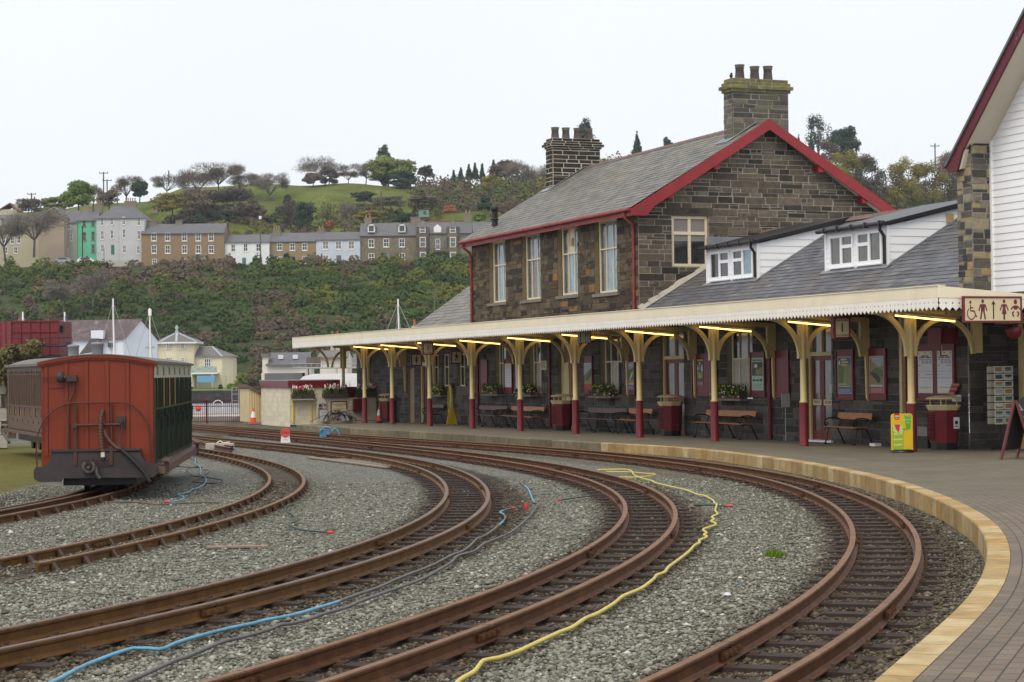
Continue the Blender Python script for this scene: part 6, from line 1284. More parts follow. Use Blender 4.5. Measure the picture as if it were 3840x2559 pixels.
# concrete retaining wall at the far left, bush, water tank
lw = atY(-40, 1500, 60); T = thing('retaining_wall', 'grey block retaining wall at the far left behind the brown carriage', 'wall', (lw[0] - 6, 60, rz(60)), 0); mb = MB(); r = random.Random(3); mb.poly([(0, 0, -.2), (6.55, 0, -.2), (6.55, 0, 2.45), (0, 0, 2.45)], 1)
for i in range(6):
    for k in range(8): x = k * .85 - (.4 if i % 2 else 0); mb.box(max(0, x) + .02, min(6.55, x + .83), -.05, 0, -.1 + i * .42, .30 + i * .42, 0)
mb.build('blocks', [M['concrete'], M['mortar_dark']], T); mb = MB(); mb.box(0, 6.6, -.08, .3, 2.42, 2.52); mb.build('coping', M['concrete'], T)
def leafcloud(name, par, blobs, n, size, mats, seed=1, flat=.5, hollow=.45, tone=None):
    """many small leaf clumps spread through the ellipsoids blobs = [(centre, radii), ...]"""
    r = np.random.RandomState(seed); vol = np.array([b[1][0] * b[1][1] * b[1][2] for b in blobs]) ** .75; idx = r.choice(len(blobs), n, p=vol / vol.sum())
    d = r.randn(n, 3); d /= np.linalg.norm(d, axis=1)[:, None]; rad = hollow + (1 - hollow) * r.rand(n) ** .6; rad *= 1 + .12 * r.randn(n)
    C = np.array([b[0] for b in blobs])[idx]; Rr = np.array([b[1] for b in blobs])[idx]; P_ = C + d * rad[:, None] * Rr
    a = r.randn(n, 3); a /= np.linalg.norm(a, axis=1)[:, None]; nn = d * .8 + r.randn(n, 3) * .7 + np.array([0, -.3, .5]); b = np.cross(nn, a); b /= np.linalg.norm(b, axis=1)[:, None]; a = np.cross(b, nn); a /= np.linalg.norm(a, axis=1)[:, None]
    s = size * (.5 + r.rand(n))[:, None]; V = np.stack([P_ - a * s * .5 - b * s * .25, P_ + a * s * .1 - b * s * .4, P_ + a * s * .55 + b * s * .1, P_ - a * s * .05 + b * s * .45], 1).reshape(-1, 3)
    me = bpy.data.meshes.new(name); me.vertices.add(4 * n); me.vertices.foreach_set('co', V.ravel()); me.loops.add(4 * n); me.loops.foreach_set('vertex_index', np.arange(4 * n)); me.polygons.add(n); me.polygons.foreach_set('loop_start', np.arange(n) * 4); me.polygons.foreach_set('loop_total', np.full(n, 4))
    bt = r.rand(len(blobs)); t = np.clip(.35 * r.rand(n) + .65 * bt[idx], 0, 1) if tone is None else tone(P_, r)
    at = me.attributes.new('tone', 'FLOAT', 'FACE'); at.data.foreach_set('value', t.astype(np.float32)); me.update(calc_edges=True)
    me.materials.append(mats); o = bpy.data.objects.new(name, me); COL.objects.link(o); o.parent = par; return o
def fol(name, stops): M[name] = toned(name, stops, .75, .5, .15, 0, spec=.15); return M[name]
fol('bush_leaf', [(0, (.07, .055, .03)), (.4, (.11, .10, .04)), (.8, (.16, .155, .06)), (1, (.19, .10, .05))])
bc = atY(40, 1330, 60); T = thing('garden_bush', 'loose brown-green budding bush in front of the red water tank', 'bush', (bc[0], 60, rz(60)), 0)
r = random.Random(8); bl = [((r.uniform(-.75, .75), r.uniform(-.6, .6), 2.35 + r.uniform(-.5, .72) ), (r.uniform(.16, .34),) * 3) for _ in range(44)]; leafcloud('foliage', T, bl, 5200, .085, M['bush_leaf'], 5, hollow=.2)
mb = MB(); [mb.tube([(r.uniform(-.1, .1), 0, .2), (r.uniform(-.4, .4), r.uniform(-.3, .3), 1.5), (r.uniform(-.9, .9), r.uniform(-.5, .5), r.uniform(2.3, 3.0))], [.05, .03, .008], 5) for _ in range(14)]; mb.build('stems', M['coach_brown'], T)
M['tank_red'] = paint('tank_red', (.165, .018, .022), .5, .1, 1.5, (.11, .014, .018), 2, .3)
M['tank_end'] = paint('tank_red_end', (.165, .018, .022), .5, .1, 1.5)  # same base red as the tank, without the dirt patches
t1 = atY(223, 1330, 85); TK = thing('water_tank', 'maroon panelled water tank on a dark tower at far left', 'water tank', (t1[0], 85, rz(85)), 0); zt0 = t1[2] - rz(85) - .02; zt1 = atY(223, 1204, 85)[2] - rz(85)
mb = MB(); mb.box(-2.15, 0, 0, 2.4, zt0, zt1); mb.poly([(-2.15, 0, zt0), (-2.15, 0, zt1), (-3.2, .9, zt1), (-3.2, .9, zt0)]); mb.build('tank', M['tank_red'], TK)
mb = MB(); 
for k in range(6): x = -2.12 + k * .42; mb.box(x - .015, x + .015, -.06, -.001, zt0, zt1)
for q in (.33, .68): z = zt0 + (zt1 - zt0) * q; mb.box(-2.15, .02, -.05, -.001, z - .012, z + .012)
mb.box(-2.17, .02, -.05, .05, zt1 - .03, zt1 + .03); [mb.bar((-2.15 - k * .3, k * .26 - .03, zt0), (-2.15 - k * .3, k * .26 - .03, zt1), .03, .06) for k in (1, 2)]; mb.build('flanges', M['tank_red'], TK)
mb = MB(); mb.box(-2.6, .1, -.1, 2.5, .0, zt0 - .0); mb.build('tower', M['black'], TK)
mb = MB(); mb.tube([(-1.0, -.35, zt0 + .42), (.62, -.35, zt0 + .40)], .045, 8); mb.tube([(.5, -.35, zt0 + .4), (.5, -.35, -1.2 + zt0)], .05, 8); mb.box(.38, .58, -.45, -.25, zt0 + .36, zt0 + .55); mb.build('filler_pipe', paint('pipe_blue_black', (.02, .022, .06), .5, .2, 3), TK)
mb = MB(); mb.tube([(-2.1, -.5, zt0 + .75), (.70, -.5, zt0 + .75), (.70, -.5, zt0 - .1)], .022, 6); mb.tube([(-.62, -.5, zt0 + .75), (-.62, -.5, zt0)], .022, 6); mb.box(-2.2, .75, -.6, .05, zt0 - .1, zt0 - .05); mb.box(.0, .12, .2, .5, zt1 - .5, zt1 - .2); mb.build('gantry', M['black'], TK)
# hoses, boards, signs lying on the ballast
def hose(name, label, px, r, mt, cat='hose', ends=None, h=-.10, bands=None):
    P = [grd(x, y, h) for x, y in px]; P = [Vector((p[0], p[1], p[2] + r)) for p in P]
    Q = spline(P, .08); mb = MB()
    if not bands: mb.tube(Q, r, 6)
    else:
        n = len(Q); cut = [0] + [int(n * f) for f, _ in bands[1:]] + [n - 1]
        for (f, m_), a, b in zip(bands, cut[:-1], cut[1:]): mb.tube(Q[a:b + 1], r, 6, m_, cap=False)
    if ends:
        for e in ends: p, q = (Q[0], Q[2]) if e == 0 else (Q[-1], Q[-3]); mb.tube([p + (p - q).normalized() * .07, p - (p - q).normalized() * .03], r * 1.6, 8, 1)
    o = mb.build(name, [M[mt], M['redcap'], M['bluehose'], M['greyhose']]); return tag(o, label, cat)
q = lambda o, l, s=2.904: [(o[0] + x / s, o[1] + y / s) for x, y in l]
yh = q((2240, 1640), [(0, 365), (330, 362), (400, 420), (480, 455), (590, 485), (640, 510), (850, 560), (960, 585), (1090, 635), (1165, 648), (1260, 700), (1275, 730), (1300, 745), (1285, 810), (1310, 850), (1250, 880), (1270, 910), (1240, 930), (1290, 965), (1155, 1020), (1190, 1055), (1160, 1080), (1195, 1100), (1110, 1140), (1115, 1165), (1060, 1195), (1000, 1260), (900, 1340), (780, 1430), (730, 1490), (650, 1520), (610, 1568)])
yh += q((2240, 2020), [(500, 550), (420, 590), (280, 650), (180, 730), (0, 840)]) + q((1440, 2020), [(2200, 890), (2050, 990), (1900, 1050), (1600, 1190), (1450, 1260), (1250, 1325), (1090, 1355), (1030, 1420), (980, 1480), (830, 1568)])
hose('yellow_hose', 'long yellow hose snaking from its coil to the bottom edge between two tracks', yh + [(1690, 2600)], .016, 'hose')
hose('yellow_hose', 'short flat loops of yellow hose by the bend of the rusty track', q((2240, 1640), [(95, 385), (300, 385), (500, 400), (625, 410), (600, 425), (490, 440), (330, 446), (240, 440)]), .014, 'hose')
hose('grey_hose', 'grey hose with one blue length, red tip lying on sleepers by the second bend', q((1440, 1640), [(1395, 785), (1330, 800), (1265, 830), (1300, 850), (1320, 885), (1300, 925), (1220, 1000), (1110, 1080), (1010, 1125), (930, 1205), (840, 1265), (740, 1300), (560, 1395), (420, 1455), (300, 1500), (130, 1568)]) + q((640, 2020), [(2250, 555), (2000, 640), (1800, 715), (1600, 775), (1400, 835), (1200, 880), (1050, 905), (900, 945), (700, 985), (550, 1020), (250, 1100), (50, 1165), (-120, 1230)]) + [(500, 2440), (330, 2500), (215, 2559), (150, 2590)], .0145, 'greyhose', ends=[0], bands=[(0, 3), (.035, 2), (.085, 3), (.16, 2), (.2, 3), (.72, 2)])
hose('grey_hose', 'dark grey hose lying beside the blue-grey one, blue at its far end', q((1440, 1640), [(1470, 490), (1560, 560), (1600, 640), (1630, 710), (1675, 735), (1640, 800), (1570, 890), (1470, 980), (1380, 1050), (1250, 1110), (1100, 1170), (990, 1250), (880, 1285), (800, 1310), (730, 1380), (600, 1460), (400, 1568)]) + q((640, 2020), [(2320, 610), (2100, 690), (1900, 775), (1700, 830), (1500, 900), (1300, 950), (1200, 960), (1080, 1010), (900, 1065), (700, 1115), (560, 1150), (400, 1215), (200, 1300), (0, 1375)]) + [(560, 2530), (460, 2575)], .0145, 'greyhose', bands=[(0, 3), (.07, 2), (.27, 3)])
hose('air_hose', 'short dark hose with a red tip crossing under the yellow hose', q((2240, 1640), [(1420, 757), (1330, 757), (1230, 748), (1130, 748), (1060, 752)]), .012, 'greenhose', ends=[0])
hose('air_hose', 'short dark green hose with red tip right of the blue-ended hose', q((1440, 1640), [(1920, 692), (2050, 675), (2180, 655), (2300, 642), (2400, 640)]), .012, 'greenhose', ends=[0])
hose('air_hose', 'dark green looping hose with red tip on the ballast by the chaired track', q((640, 1560), [(1730, 1280), (1560, 1268), (1400, 1245), (1310, 1210), (1310, 1180), (1370, 1150), (1330, 1090), (1250, 1045), (1260, 1000), (1300, 985), (1340, 982)]), .012, 'greenhose', ends=[0])
hose('blue_cable', 'pale blue cable wriggling over the ballast right of the red carriage', q((640, 1560), [(200, 395), (230, 460), (270, 475), (265, 520), (310, 545), (330, 600), (325, 640), (385, 690), (370, 745), (300, 790), (240, 805), (190, 840), (80, 862), (140, 890), (130, 915), (60, 935), (-40, 945)]), .011, 'bluehose', cat='cable', ends=[1])
hose('black_cable', 'black cable in a flat loop beside the carriage footboard', q((640, 1560), [(-60, 545), (100, 560), (340, 570), (280, 560), (170, 590), (220, 640), (270, 665), (400, 680), (570, 710), (480, 740), (240, 725), (300, 690), (420, 610), (360, 590)]), .011, 'cable', cat='cable')
hose('brown_cable', 'thin brown cable with a red joint lying along the siding', q((0, 1740), [(840, 470), (950, 440), (1180, 425), (1500, 428), (1700, 450), (1950, 440), (2150, 430), (2330, 430), (2400, 432)]), .011, 'coach_brown', cat='cable', h=-.12)
p = grd(1960 - 18, 1890, -.13); mb = MB(); mb.lathe([(.03, 0), (.035, .04), (.02, .1)], (0, 0, 0), 8); tag(mb.build('red_stopper', M['redcap'], None, Vector(grd(1973, 1910, -.13))), 'small loose red stopper on the ballast between the two hose ends', 'stopper')
p = grd(1070, 1661, -.13); T = thing('stop_board', 'round red STOP disc on a white foot standing between two tracks', 'sign', p, 0); mb = MB(); mb.lathe([(.16, 0), (.16, .012)], (0, 0, .33), 22, ax='y'); mb.build('disc', M['red_sign'], T); mb = MB(); mb.ext([(-.155, .013, 0), (.165, .013, 0), (.13, .013, .3), (-.13, .013, .3)], (0, .012, 0)); mb.build('foot', M['white'], T); text('lettering', '•STOP•', .085, M['maroon'], T, (0, -.004, .33)); text('lettering', 'Carriages', .035, M['ink'], T, (0, .010, .10))
p = grd(1222, 1640, -.10); T = thing('blue_box', 'blue plastic box with blue hose and red handle lying by the far tracks', 'box', p, .1); mb = MB(); mb.ext([(-.22, 0, 0), (.14, 0, 0), (.14, 0, .26), (-.22, 0, .26)], (0, .25, 0)); mb.build('box', M['blue'], T); mb = MB(); mb.tube([(.02 + .2 * math.cos(a), -.03, .2 + .16 * math.sin(a)) for a in np.linspace(0, 3.1, 9)], .03, 6); mb.tube([(.2, -.03, .2), (.3, -.03, .32), (.42, -.03, .25), (.5, -.03, .0)], .03, 6); mb.build('hose', M['bluehose'], T); mb = MB(); mb.tube([(.14, .0, .28), (.05, .0, .46)], .03, 6); mb.build('handle', M['redcap'], T); mb = MB(); mb.box(.2, .6, -.05, .1, 0, .05); mb.build('strap', M['hose'], T)
p = grd(826, 1684, -.13); T = thing('concrete_block', 'low white concrete block with rope on top, right of the carriage', 'block', p, .05); mb = MB(); mb.box(-.42, -.15, -.2, .2, 0, .17); mb.box(-.13, .41, -.25, .2, 0, .165); mb.build('block', paint('white_concrete', (.48, .45, .42), .85, .15, 5, bump=.3), T); mb = MB(); mb.tube(spline([(-.1, -.1, .17), (0, -.05, .24), (.1, -.1, .19), (.3, -.1, .2)], .05), .02, 5); mb.build('rope', M['paper_cream'], T)
def plank(label, pa, pb, w, th, mt, name='timber_board'):
    a, b = Vector(grd(*pa, -.12)), Vector(grd(*pb, -.12)); mb = MB(); mb.bar(a + Vector((0, 0, th / 2)), b + Vector((0, 0, th / 2)), w, th); tag(mb.build(name, mt), label, 'board')
wood_b = paint('pale_board', (.26, .20, .14), .8, .2, 5)
plank('long pale board lying along the inside of the second track', (1160, 1718), (1450, 1756), .16, .03, wood_b); plank('weathered grey board laid beside the long pale board near the second track', (1250, 1722), (1490, 1748), .5, .012, paint('grey_board2', (.15, .13, .11), .85, .2, 5))
plank('striped pinkish board half sunk in the ballast between two left tracks', (775, 2056), (1005, 2052), .16, .02, paint('pink_board', (.24, .17, .13), .85, .3, 14))
# weeds
T = thing('grass_tuft', 'single bright green grass tuft growing in the ballast by the platform track', 'grass tuft', grd(2903, 2088, -.13), 0); mb = MB(); r = random.Random(2); [blades(mb, (r.gauss(0, .042), r.gauss(0, .05), 0), 12, .075, (.03, .03), r, 0, .004) for _ in range(60)]; mb.build('blades', toned('tuft_green', [(0, (.08, .15, .012)), (1, (.19, .30, .02))], .6, 5, .1, 0), T)
for (x, y, lab) in ((3008, 1762, 'small weed at the foot of the tan kerb'), (1950, 1660, 'patch of green weeds against the old platform edge'), (2115, 1668, 'second patch of weeds along the old platform edge, nearer')):
    T = thing('weed', lab, 'weed', grd(x, y, -.12), 0); mb = MB(); blades(mb, (0, 0, 0), 60 if x > 3000 else 160, .22 if x > 3000 else .14, (.08, .05) if x > 3000 else (.6, .2), r, 0, .01); mb.build('blades', M['leaf'], T)
for (px, py, s, mt, lab) in ((2776, 2170, .018, 'white', 'white stone chip on the ballast by the blue scrap'), (2764, 2194, .016, 'blue', 'tiny blue scrap on the ballast'), (2728, 2237, .035, 'paper', 'pale scrap of paper lying on yellow-brown ballast'), (405, 2075, .05, 'concrete', 'large pale stone beside the chaired rail at left'), (612, 2050, .03, 'paper', 'white scrap on the ballast right of the pale stone')):
    mb = MB(); mb.lathe([(s * .6, 0), (s, s * .4), (s * .7, s * .9), (s * .1, s)], (0, 0, 0), 6, sm=False); tag(mb.build('stone_chip', M[mt], None, grd(px, py, -.125)), lab, 'scrap')
p = S(5.62, 18.98, 11.215); T = thing('jackdaw', 'black bird perched on the corner of the mossy chimney', 'bird', p, TH + .3); mb = MB(); mb.tube([(-.005, -.02, .14), (.0, -.01, .13), (.01, .01, .10), (.03, .03, .07), (.06, .05, .03), (.09, .07, .0)], [.03, .05, .058, .05, .03, .012], 8); mb.lathe([(.01, -.035), (.03, -.02), (.036, 0), (.028, .025), (.008, .036)], (-.012, -.025, .165), 8); mb.tube([(-.03, -.035, .165), (-.075, -.05, .155)], [.012, .003], 5); mb.tube([(.0, .0, .06), (.0, .0, .0)], .006, 4); mb.tube([(.03, .0, .06), (.03, .0, .0)], .006, 4); mb.build('body', M['black'], T)
# ================================================================ HARBOUR, HILLSIDE, TOWN
def XY(px, Y): return (px - CX) * Y / F_PX
def zpx(px, py, Y): return float(atY(px, py, Y)[2])
WZ = -2.7
def strip_mesh(name, x0, x1, prof, mt, n=60, wob=0., kind='structure'):
    rs = np.random.RandomState(5); xs = np.linspace(x0, x1, n); vs = []; fs = []
    for i, (Y, z) in enumerate(prof):
        for x in xs: vs.append((x, Y + (rs.uniform(-wob, wob) if 0 < i < len(prof) - 1 else 0), z))
    m = len(xs)
    for i in range(len(prof) - 1):
        for k in range(m - 1): fs.append((i * m + k, i * m + k + 1, (i + 1) * m + k + 1, (i + 1) * m + k))
    me = bpy.data.meshes.new(name); me.from_pydata(vs, [], fs); me.materials.append(mt); o = bpy.data.objects.new(name, me); COL.objects.link(o); return tag(o, kind=kind)
zq = -KF * 118 - .135
strip_mesh('quay', -60, 60, [(117.9, zq), (124, zq + .02)], paint('quay_concrete', (.46, .42, .36), .9, .12, .5))
strip_mesh('harbour_bank', -80, 70, [(124, zq + .02), (150, -1.2), (215, WZ - .05)], paint('bank_sand', (.27, .20, .15), .95, .2, .3), wob=2)
k = NT('harbour_water'); n_ = k.noise(.35, 4, k.map(k.n('NewGeometry').outputs['Position'], (1, .25, 1))); M['water'] = k.done(k.ramp(n_, [(.35, (.25, .25, .27)), (.65, (.34, .335, .35))]), .35, n_, .25, .3, spec=.4)
strip_mesh('harbour_water', -160, 120, [(205, WZ), (320, WZ)], M['water'], 30)
# ---- terrain
RIDGE = [(-600, 800), (0, 800), (200, 790), (330, 772), (560, 752), (700, 700), (960, 694), (1150, 694), (1230, 690), (1290, 686), (1360, 686), (1450, 695), (1560, 703), (1690, 712), (1800, 708), (1950, 690), (2200, 640), (2400, 610), (2700, 600), (3000, 640), (3200, 700), (3400, 760), (3600, 740), (3900, 700), (4600, 700)]
RY = 640.
rx_ = np.array([a for a, _ in RIDGE], float); ry_ = np.array([b for _, b in RIDGE], float)
CLT = [(-600, 995), (0, 990), (500, 985), (1000, 988), (1700, 985), (2400, 985), (4600, 985)]
def hz(X, Y):
    px = CX + X * F_PX / np.maximum(Y, 1.); 
    zr_ = H0 + (1427 - .0113 * (px + 870) - np.interp(px, rx_, ry_)) * RY / F_PX
    z = np.where(Y < 345, WZ - .4, 0)
    cl = np.clip((Y - 352) / (446 - 352), 0, 1); zc = -1.2 + 28.6 * (cl ** .8); zs = 27.4
    up = np.clip((Y - 505) / (RY - 505), 0, 1); zu = zs + (zr_ - zs) * (up * .55 + .45 * (up * up * (3 - 2 * up)))
    dn = np.clip((Y - RY) / 260, 0, 1); zd = zr_ - 14 * dn * dn
    shore = np.clip((Y - 318) / 12, 0, 1); zsh = WZ - .5 + shore * (1.9)
    z = np.where(Y < 352, zsh, np.where(Y < 446, np.maximum(zc, -1.2), np.where(Y < 505, zs, np.where(Y < RY, zu, zd))))
    bump = 1.1 * np.sin(X * .11 + 1.3) * np.sin(Y * .075) + .7 * np.sin(X * .23 + Y * .17); return z + bump * np.clip((Y - 505) / 40, 0, 1) * np.clip((RY + 10 - Y) / 60 + .15, 0, 1)
def hills():
    xs = np.arange(-190, 330, 3.); ys = np.concatenate([np.arange(316, 520, 3.), np.arange(520, 700, 3.), np.arange(700, 1000, 25.)]); X, Y = np.meshgrid(xs, ys); Z = hz(X, Y)
    n, m = X.shape; i = np.arange(n * m).reshape(n, m); q_ = np.stack([i[:-1, :-1], i[:-1, 1:], i[1:, 1:], i[1:, :-1]], -1).reshape(-1, 4)
    me = bpy.data.meshes.new('hillside'); me.from_pydata(np.stack([X, Y, Z], -1).reshape(-1, 3).tolist(), [], q_.tolist()); me.polygons.foreach_set('use_smooth', np.ones(len(q_), bool))
    k = NT('hill_grass'); p = k.n('NewGeometry').outputs['Position']; sy = k.n('SeparateXYZ'); k.l(p, sy.inputs[0])
    g = k.ramp(k.noise(.09, 6, p, .7), [(.32, (.085, .075, .026)), (.47, (.10, .125, .024)), (.62, (.135, .16, .032)), (.75, (.15, .125, .05))])
    c = k.mix(k.math('LESS_THAN', sy.outputs[1], 450), g, (.055, .068, .03)); c = k.mix(1., c, k.ramp(k.noise(.5, 5, p), [(.3, (.75,) * 3), (.7, (1.15,) * 3)]), 'MULTIPLY')
    me.materials.append(k.done(c, .95, k.noise(.8, 5, p), .6, .8, spec=.1)); o = bpy.data.objects.new('hillside', me); COL.objects.link(o); tag(o, kind='structure')
hills()
# ---- scrub on the cliff: one mass
M['scrub'] = toned('scrub_leaf', [(0, (.034, .046, .022)), (.18, (.046, .072, .026)), (.42, (.070, .105, .028)), (.60, (.105, .13, .028)), (.70, (.165, .155, .028)), (.78, (.105, .085, .052)), (.90, (.135, .102, .068)), (1, (.105, .078, .066))], .9, .12, .22, 0, spec=.05)
def scrub_mass(name, label, n, x0, x1, y0, y1, size, hmax, tonef, seed, clump=2.2, stretch=1.):
    r = np.random.RandomState(seed); nc = max(10, n // 110); cx = r.uniform(x0, x1, nc); cy = y0 + (y1 - y0) * r.rand(nc); ct = tonef(cx, cy, r); ch = hmax * (.35 + .65 * r.rand(nc) ** 1.5); cs = clump * (.6 + .8 * r.rand(nc))
    i = r.randint(0, nc, n); d = r.randn(n, 3); d /= np.linalg.norm(d, axis=1)[:, None]; d[:, 2] = np.abs(d[:, 2]); rad = .55 + .5 * r.rand(n)
    X = cx[i] + d[:, 0] * rad * cs[i]; Y = cy[i] + d[:, 1] * rad * cs[i] * .6 ; Z = hz(X, Y) * .4 + hz(cx[i], cy[i]) * .6 + d[:, 2] * rad * ch[i] + .1
    a = r.randn(n, 3); nn = d + r.randn(n, 3) * .6 + np.array([0, -.5, .3]); b = np.cross(nn, a); b /= np.linalg.norm(b, axis=1)[:, None]; a = np.cross(b, nn); a /= np.linalg.norm(a, axis=1)[:, None]
    s = size * (.5 + r.rand(n))[:, None]; P_ = np.stack([X, Y, Z], 1); V = np.stack([P_ - a * s * .5 - b * s * .3, P_ + a * s * .2 - b * s * .45, P_ + a * s * .55 + b * s * .2, P_ - a * s * .1 + b * s * .5], 1).reshape(-1, 3)
    me = bpy.data.meshes.new(name); me.vertices.add(4 * n); me.vertices.foreach_set('co', V.ravel()); me.loops.add(4 * n); me.loops.foreach_set('vertex_index', np.arange(4 * n)); me.polygons.add(n); me.polygons.foreach_set('loop_start', np.arange(n) * 4); me.polygons.foreach_set('loop_total', np.full(n, 4))
    at = me.attributes.new('tone', 'FLOAT', 'FACE'); at.data.foreach_set('value', np.clip(ct[i] + r.uniform(-.09, .09, n), 0, 1).astype(np.float32)); me.update(calc_edges=True); me.materials.append(M['scrub'])
    o = bpy.data.objects.new(name, me); COL.objects.link(o); return tag(o, label, 'scrub', kind='stuff')
def vn(x, y, s, r0): return np.sin(x / s + r0) * np.sin(y / s * 1.3 + r0 * 2.1) + .6 * np.sin(x / s * 2.3 + y / s * 1.1 + r0 * 3) + .4 * np.sin(x / s * 4.1 - y / s * 2.7 + r0)
def cliff_tone(x, y, r):
    px = CX + x * F_PX / y; top = (y - 352) / 94.; v = vn(x, y * 1.2, 13., .7); n_ = len(x)
    t = .22 + .10 * v + .16 * top + r.normal(0, .05, n_)
    t = np.where((px > 1050) & (top > .5) & (vn(x, y, 5., 4.) > .35), r.uniform(.52, .70, n_), t)
    br = np.zeros(n_); br = np.maximum(br, ((px > 400) & (px < 870) & (top > .74)) * .9); br = np.maximum(br, np.exp(-((px - 1040) / 110) ** 2) * (top < .62) * .85); br = np.maximum(br, (px < 420) * .35 * (vn(x, y, 7., 1.) > -.1)); br = np.maximum(br, .55 * (vn(x, y, 10., 2.) > .75)); br = np.maximum(br, .06)
    return np.clip(np.where(r.rand(n_) < br, r.uniform(.76, 1., n_), t), 0, 1)
scrub_mass('cliff_scrub', 'dense green and brown scrub covering the cliff below the terrace of houses', 260000, -160, 60, 352, 447, .55, 2.9, cliff_tone, 4, 1.9)
def up_tone(x, y, r): return np.where(vn(x, y, 11., 5.) > .2, r.uniform(.02, .38, len(x)), r.uniform(.55, 1., len(x)))
def keepscrub(x, y): return x
scrub_mass('upper_scrub', 'dark and brown bushes between the terrace and the grassy hilltop', 60000, -150, -22, 512, 585, .6, 3.6, up_tone, 6, 2.2)
scrub_mass('ridge_scrub', 'brown leafless thicket along the right of the ridge', 80000, -30, 190, 585, 640, .65, 6.0, lambda x, y, r: np.where(r.rand(len(x)) < .72, r.uniform(.74, 1, len(x)), r.uniform(.3, .66, len(x))), 7, 3.2)
# ---- trees
fol('leaf_bright', [(0, (0.078, 0.132, 0.019)), (.5, (0.132, 0.209, 0.028)), (1, (0.194, 0.279, 0.039))]); fol('leaf_dark', [(0, (0.016, 0.034, 0.022)), (.6, (0.034, 0.065, 0.037)), (1, (0.056, 0.093, 0.053))])
fol('leaf_light', [(0, (0.085, 0.116, 0.034)), (.5, (0.155, 0.194, 0.046)), (1, (0.232, 0.264, 0.078))]); fol('leaf_yellow', [(0, (0.109, 0.093, 0.034)), (.5, (0.186, 0.163, 0.031)), (1, (0.264, 0.225, 0.034))]); fol('leaf_brown', [(0, (0.078, 0.059, 0.040)), (.5, (0.132, 0.101, 0.070)), (1, (0.186, 0.147, 0.101))]); fol('leaf_grey', [(0, (0.070, 0.062, 0.046)), (1, (0.132, 0.116, 0.090))]); fol('leaf_orange', [(0, (0.279, 0.093, 0.046)), (1, (0.434, 0.155, 0.078))]); fol('leaf_willow', [(0, (0.155, 0.178, 0.054)), (1, (0.310, 0.333, 0.116))])
M['bark'] = paint('bark', (.075, .06, .048), .9, .3, 1.5); M['barkg'] = paint('grey_bark', (.12, .106, .09), .9, .25, 1.5); M['twig'] = paint('brown_twigs', (.125, .095, .065), .9, .25, .3); M['twigg'] = paint('pale_twigs', (.20, .17, .14), .9, .2, .3)
def bare(par, H, Wd, seed, mt='bark', spread=1., depth=5, low=.28):
    """trunk, limbs and a haze of fine twigs in an uneven dome"""
    r = random.Random(seed); rs = np.random.RandomState(seed); mb = MB(); k0 = H * .020 + .06
    lob = [(r.uniform(-.5, .5), r.uniform(-.35, .35), r.uniform(.46, .80), r.uniform(.16, .30)) for _ in range(11)]
    lob = [(x * Wd * min(1, 1.25 - abs(z - .55) * 1.2), y * Wd, z * H, s_) for x, y, z, s_ in lob]
    th = H * r.uniform(.18, .26); tp = Vector((r.uniform(-.03, .03) * H, 0, th)); mb.tube([(0, 0, -1.), (0, 0, 0), tp], [k0 * 1.2, k0, k0 * .8], 6)
    ends = []
    for x, y, z, s_ in lob:
        c = Vector((x, y, z)); m_ = tp.lerp(c, .5) + Vector((r.uniform(-.5, .5), 0, H * .05)); mb.tube([tp, m_, c], [k0 * .5, k0 * .34, k0 * .16], 5)
        for _ in range(5):
            b0 = (m_ if r.random() < .5 else c).lerp(c, r.random()); d = Vector((r.gauss(0, 1), r.gauss(0, .8), r.uniform(-.2, 1.2))).normalized(); e = b0 + d * Wd * s_ * .8; mb.tube([b0, b0.lerp(e, .5) + Vector((0, 0, .3)), e], [k0 * .16, k0 * .11, .04], 3)
    mb.build('trunk', M[mt], par)
    n = int(1500 + 260 * Wd); L = np.array(lob); i = rs.randint(0, len(lob), n); d = rs.randn(n, 3); d /= np.linalg.norm(d, axis=1)[:, None]; rad = L[i, 3] * (.3 + .8 * rs.rand(n) ** .7)
    Pq = L[i, :3] + d * rad[:, None] * np.array([Wd, Wd * .8, H * .62]); up = d * .9 + rs.randn(n, 3) * .45 + np.array([0, 0, .45]); up[:, 0] += (Pq[:, 0] / Wd) * .8; up /= np.linalg.norm(up, axis=1)[:, None]
    ln = (H * .075) * (.5 + rs.rand(n))[:, None]; sd = np.cross(up, rs.randn(n, 3)); sd /= np.linalg.norm(sd, axis=1)[:, None]; w = .055 * (.6 + .8 * rs.rand(n))[:, None]
    V = np.stack([Pq - sd * w - up * ln * .4, Pq + sd * w - up * ln * .4, Pq + up * ln * .7], 1).reshape(-1, 3)
    me = bpy.data.meshes.new('crown'); me.vertices.add(3 * n); me.vertices.foreach_set('co', V.ravel()); me.loops.add(3 * n); me.loops.foreach_set('vertex_index', np.arange(3 * n)); me.polygons.add(n); me.polygons.foreach_set('loop_start', np.arange(n) * 3); me.polygons.foreach_set('loop_total', np.full(n, 3)); me.update(calc_edges=True)
    me.materials.append(M['twig' if mt == 'bark' else 'twigg']); o = bpy.data.objects.new('crown', me); COL.objects.link(o); o.parent = par
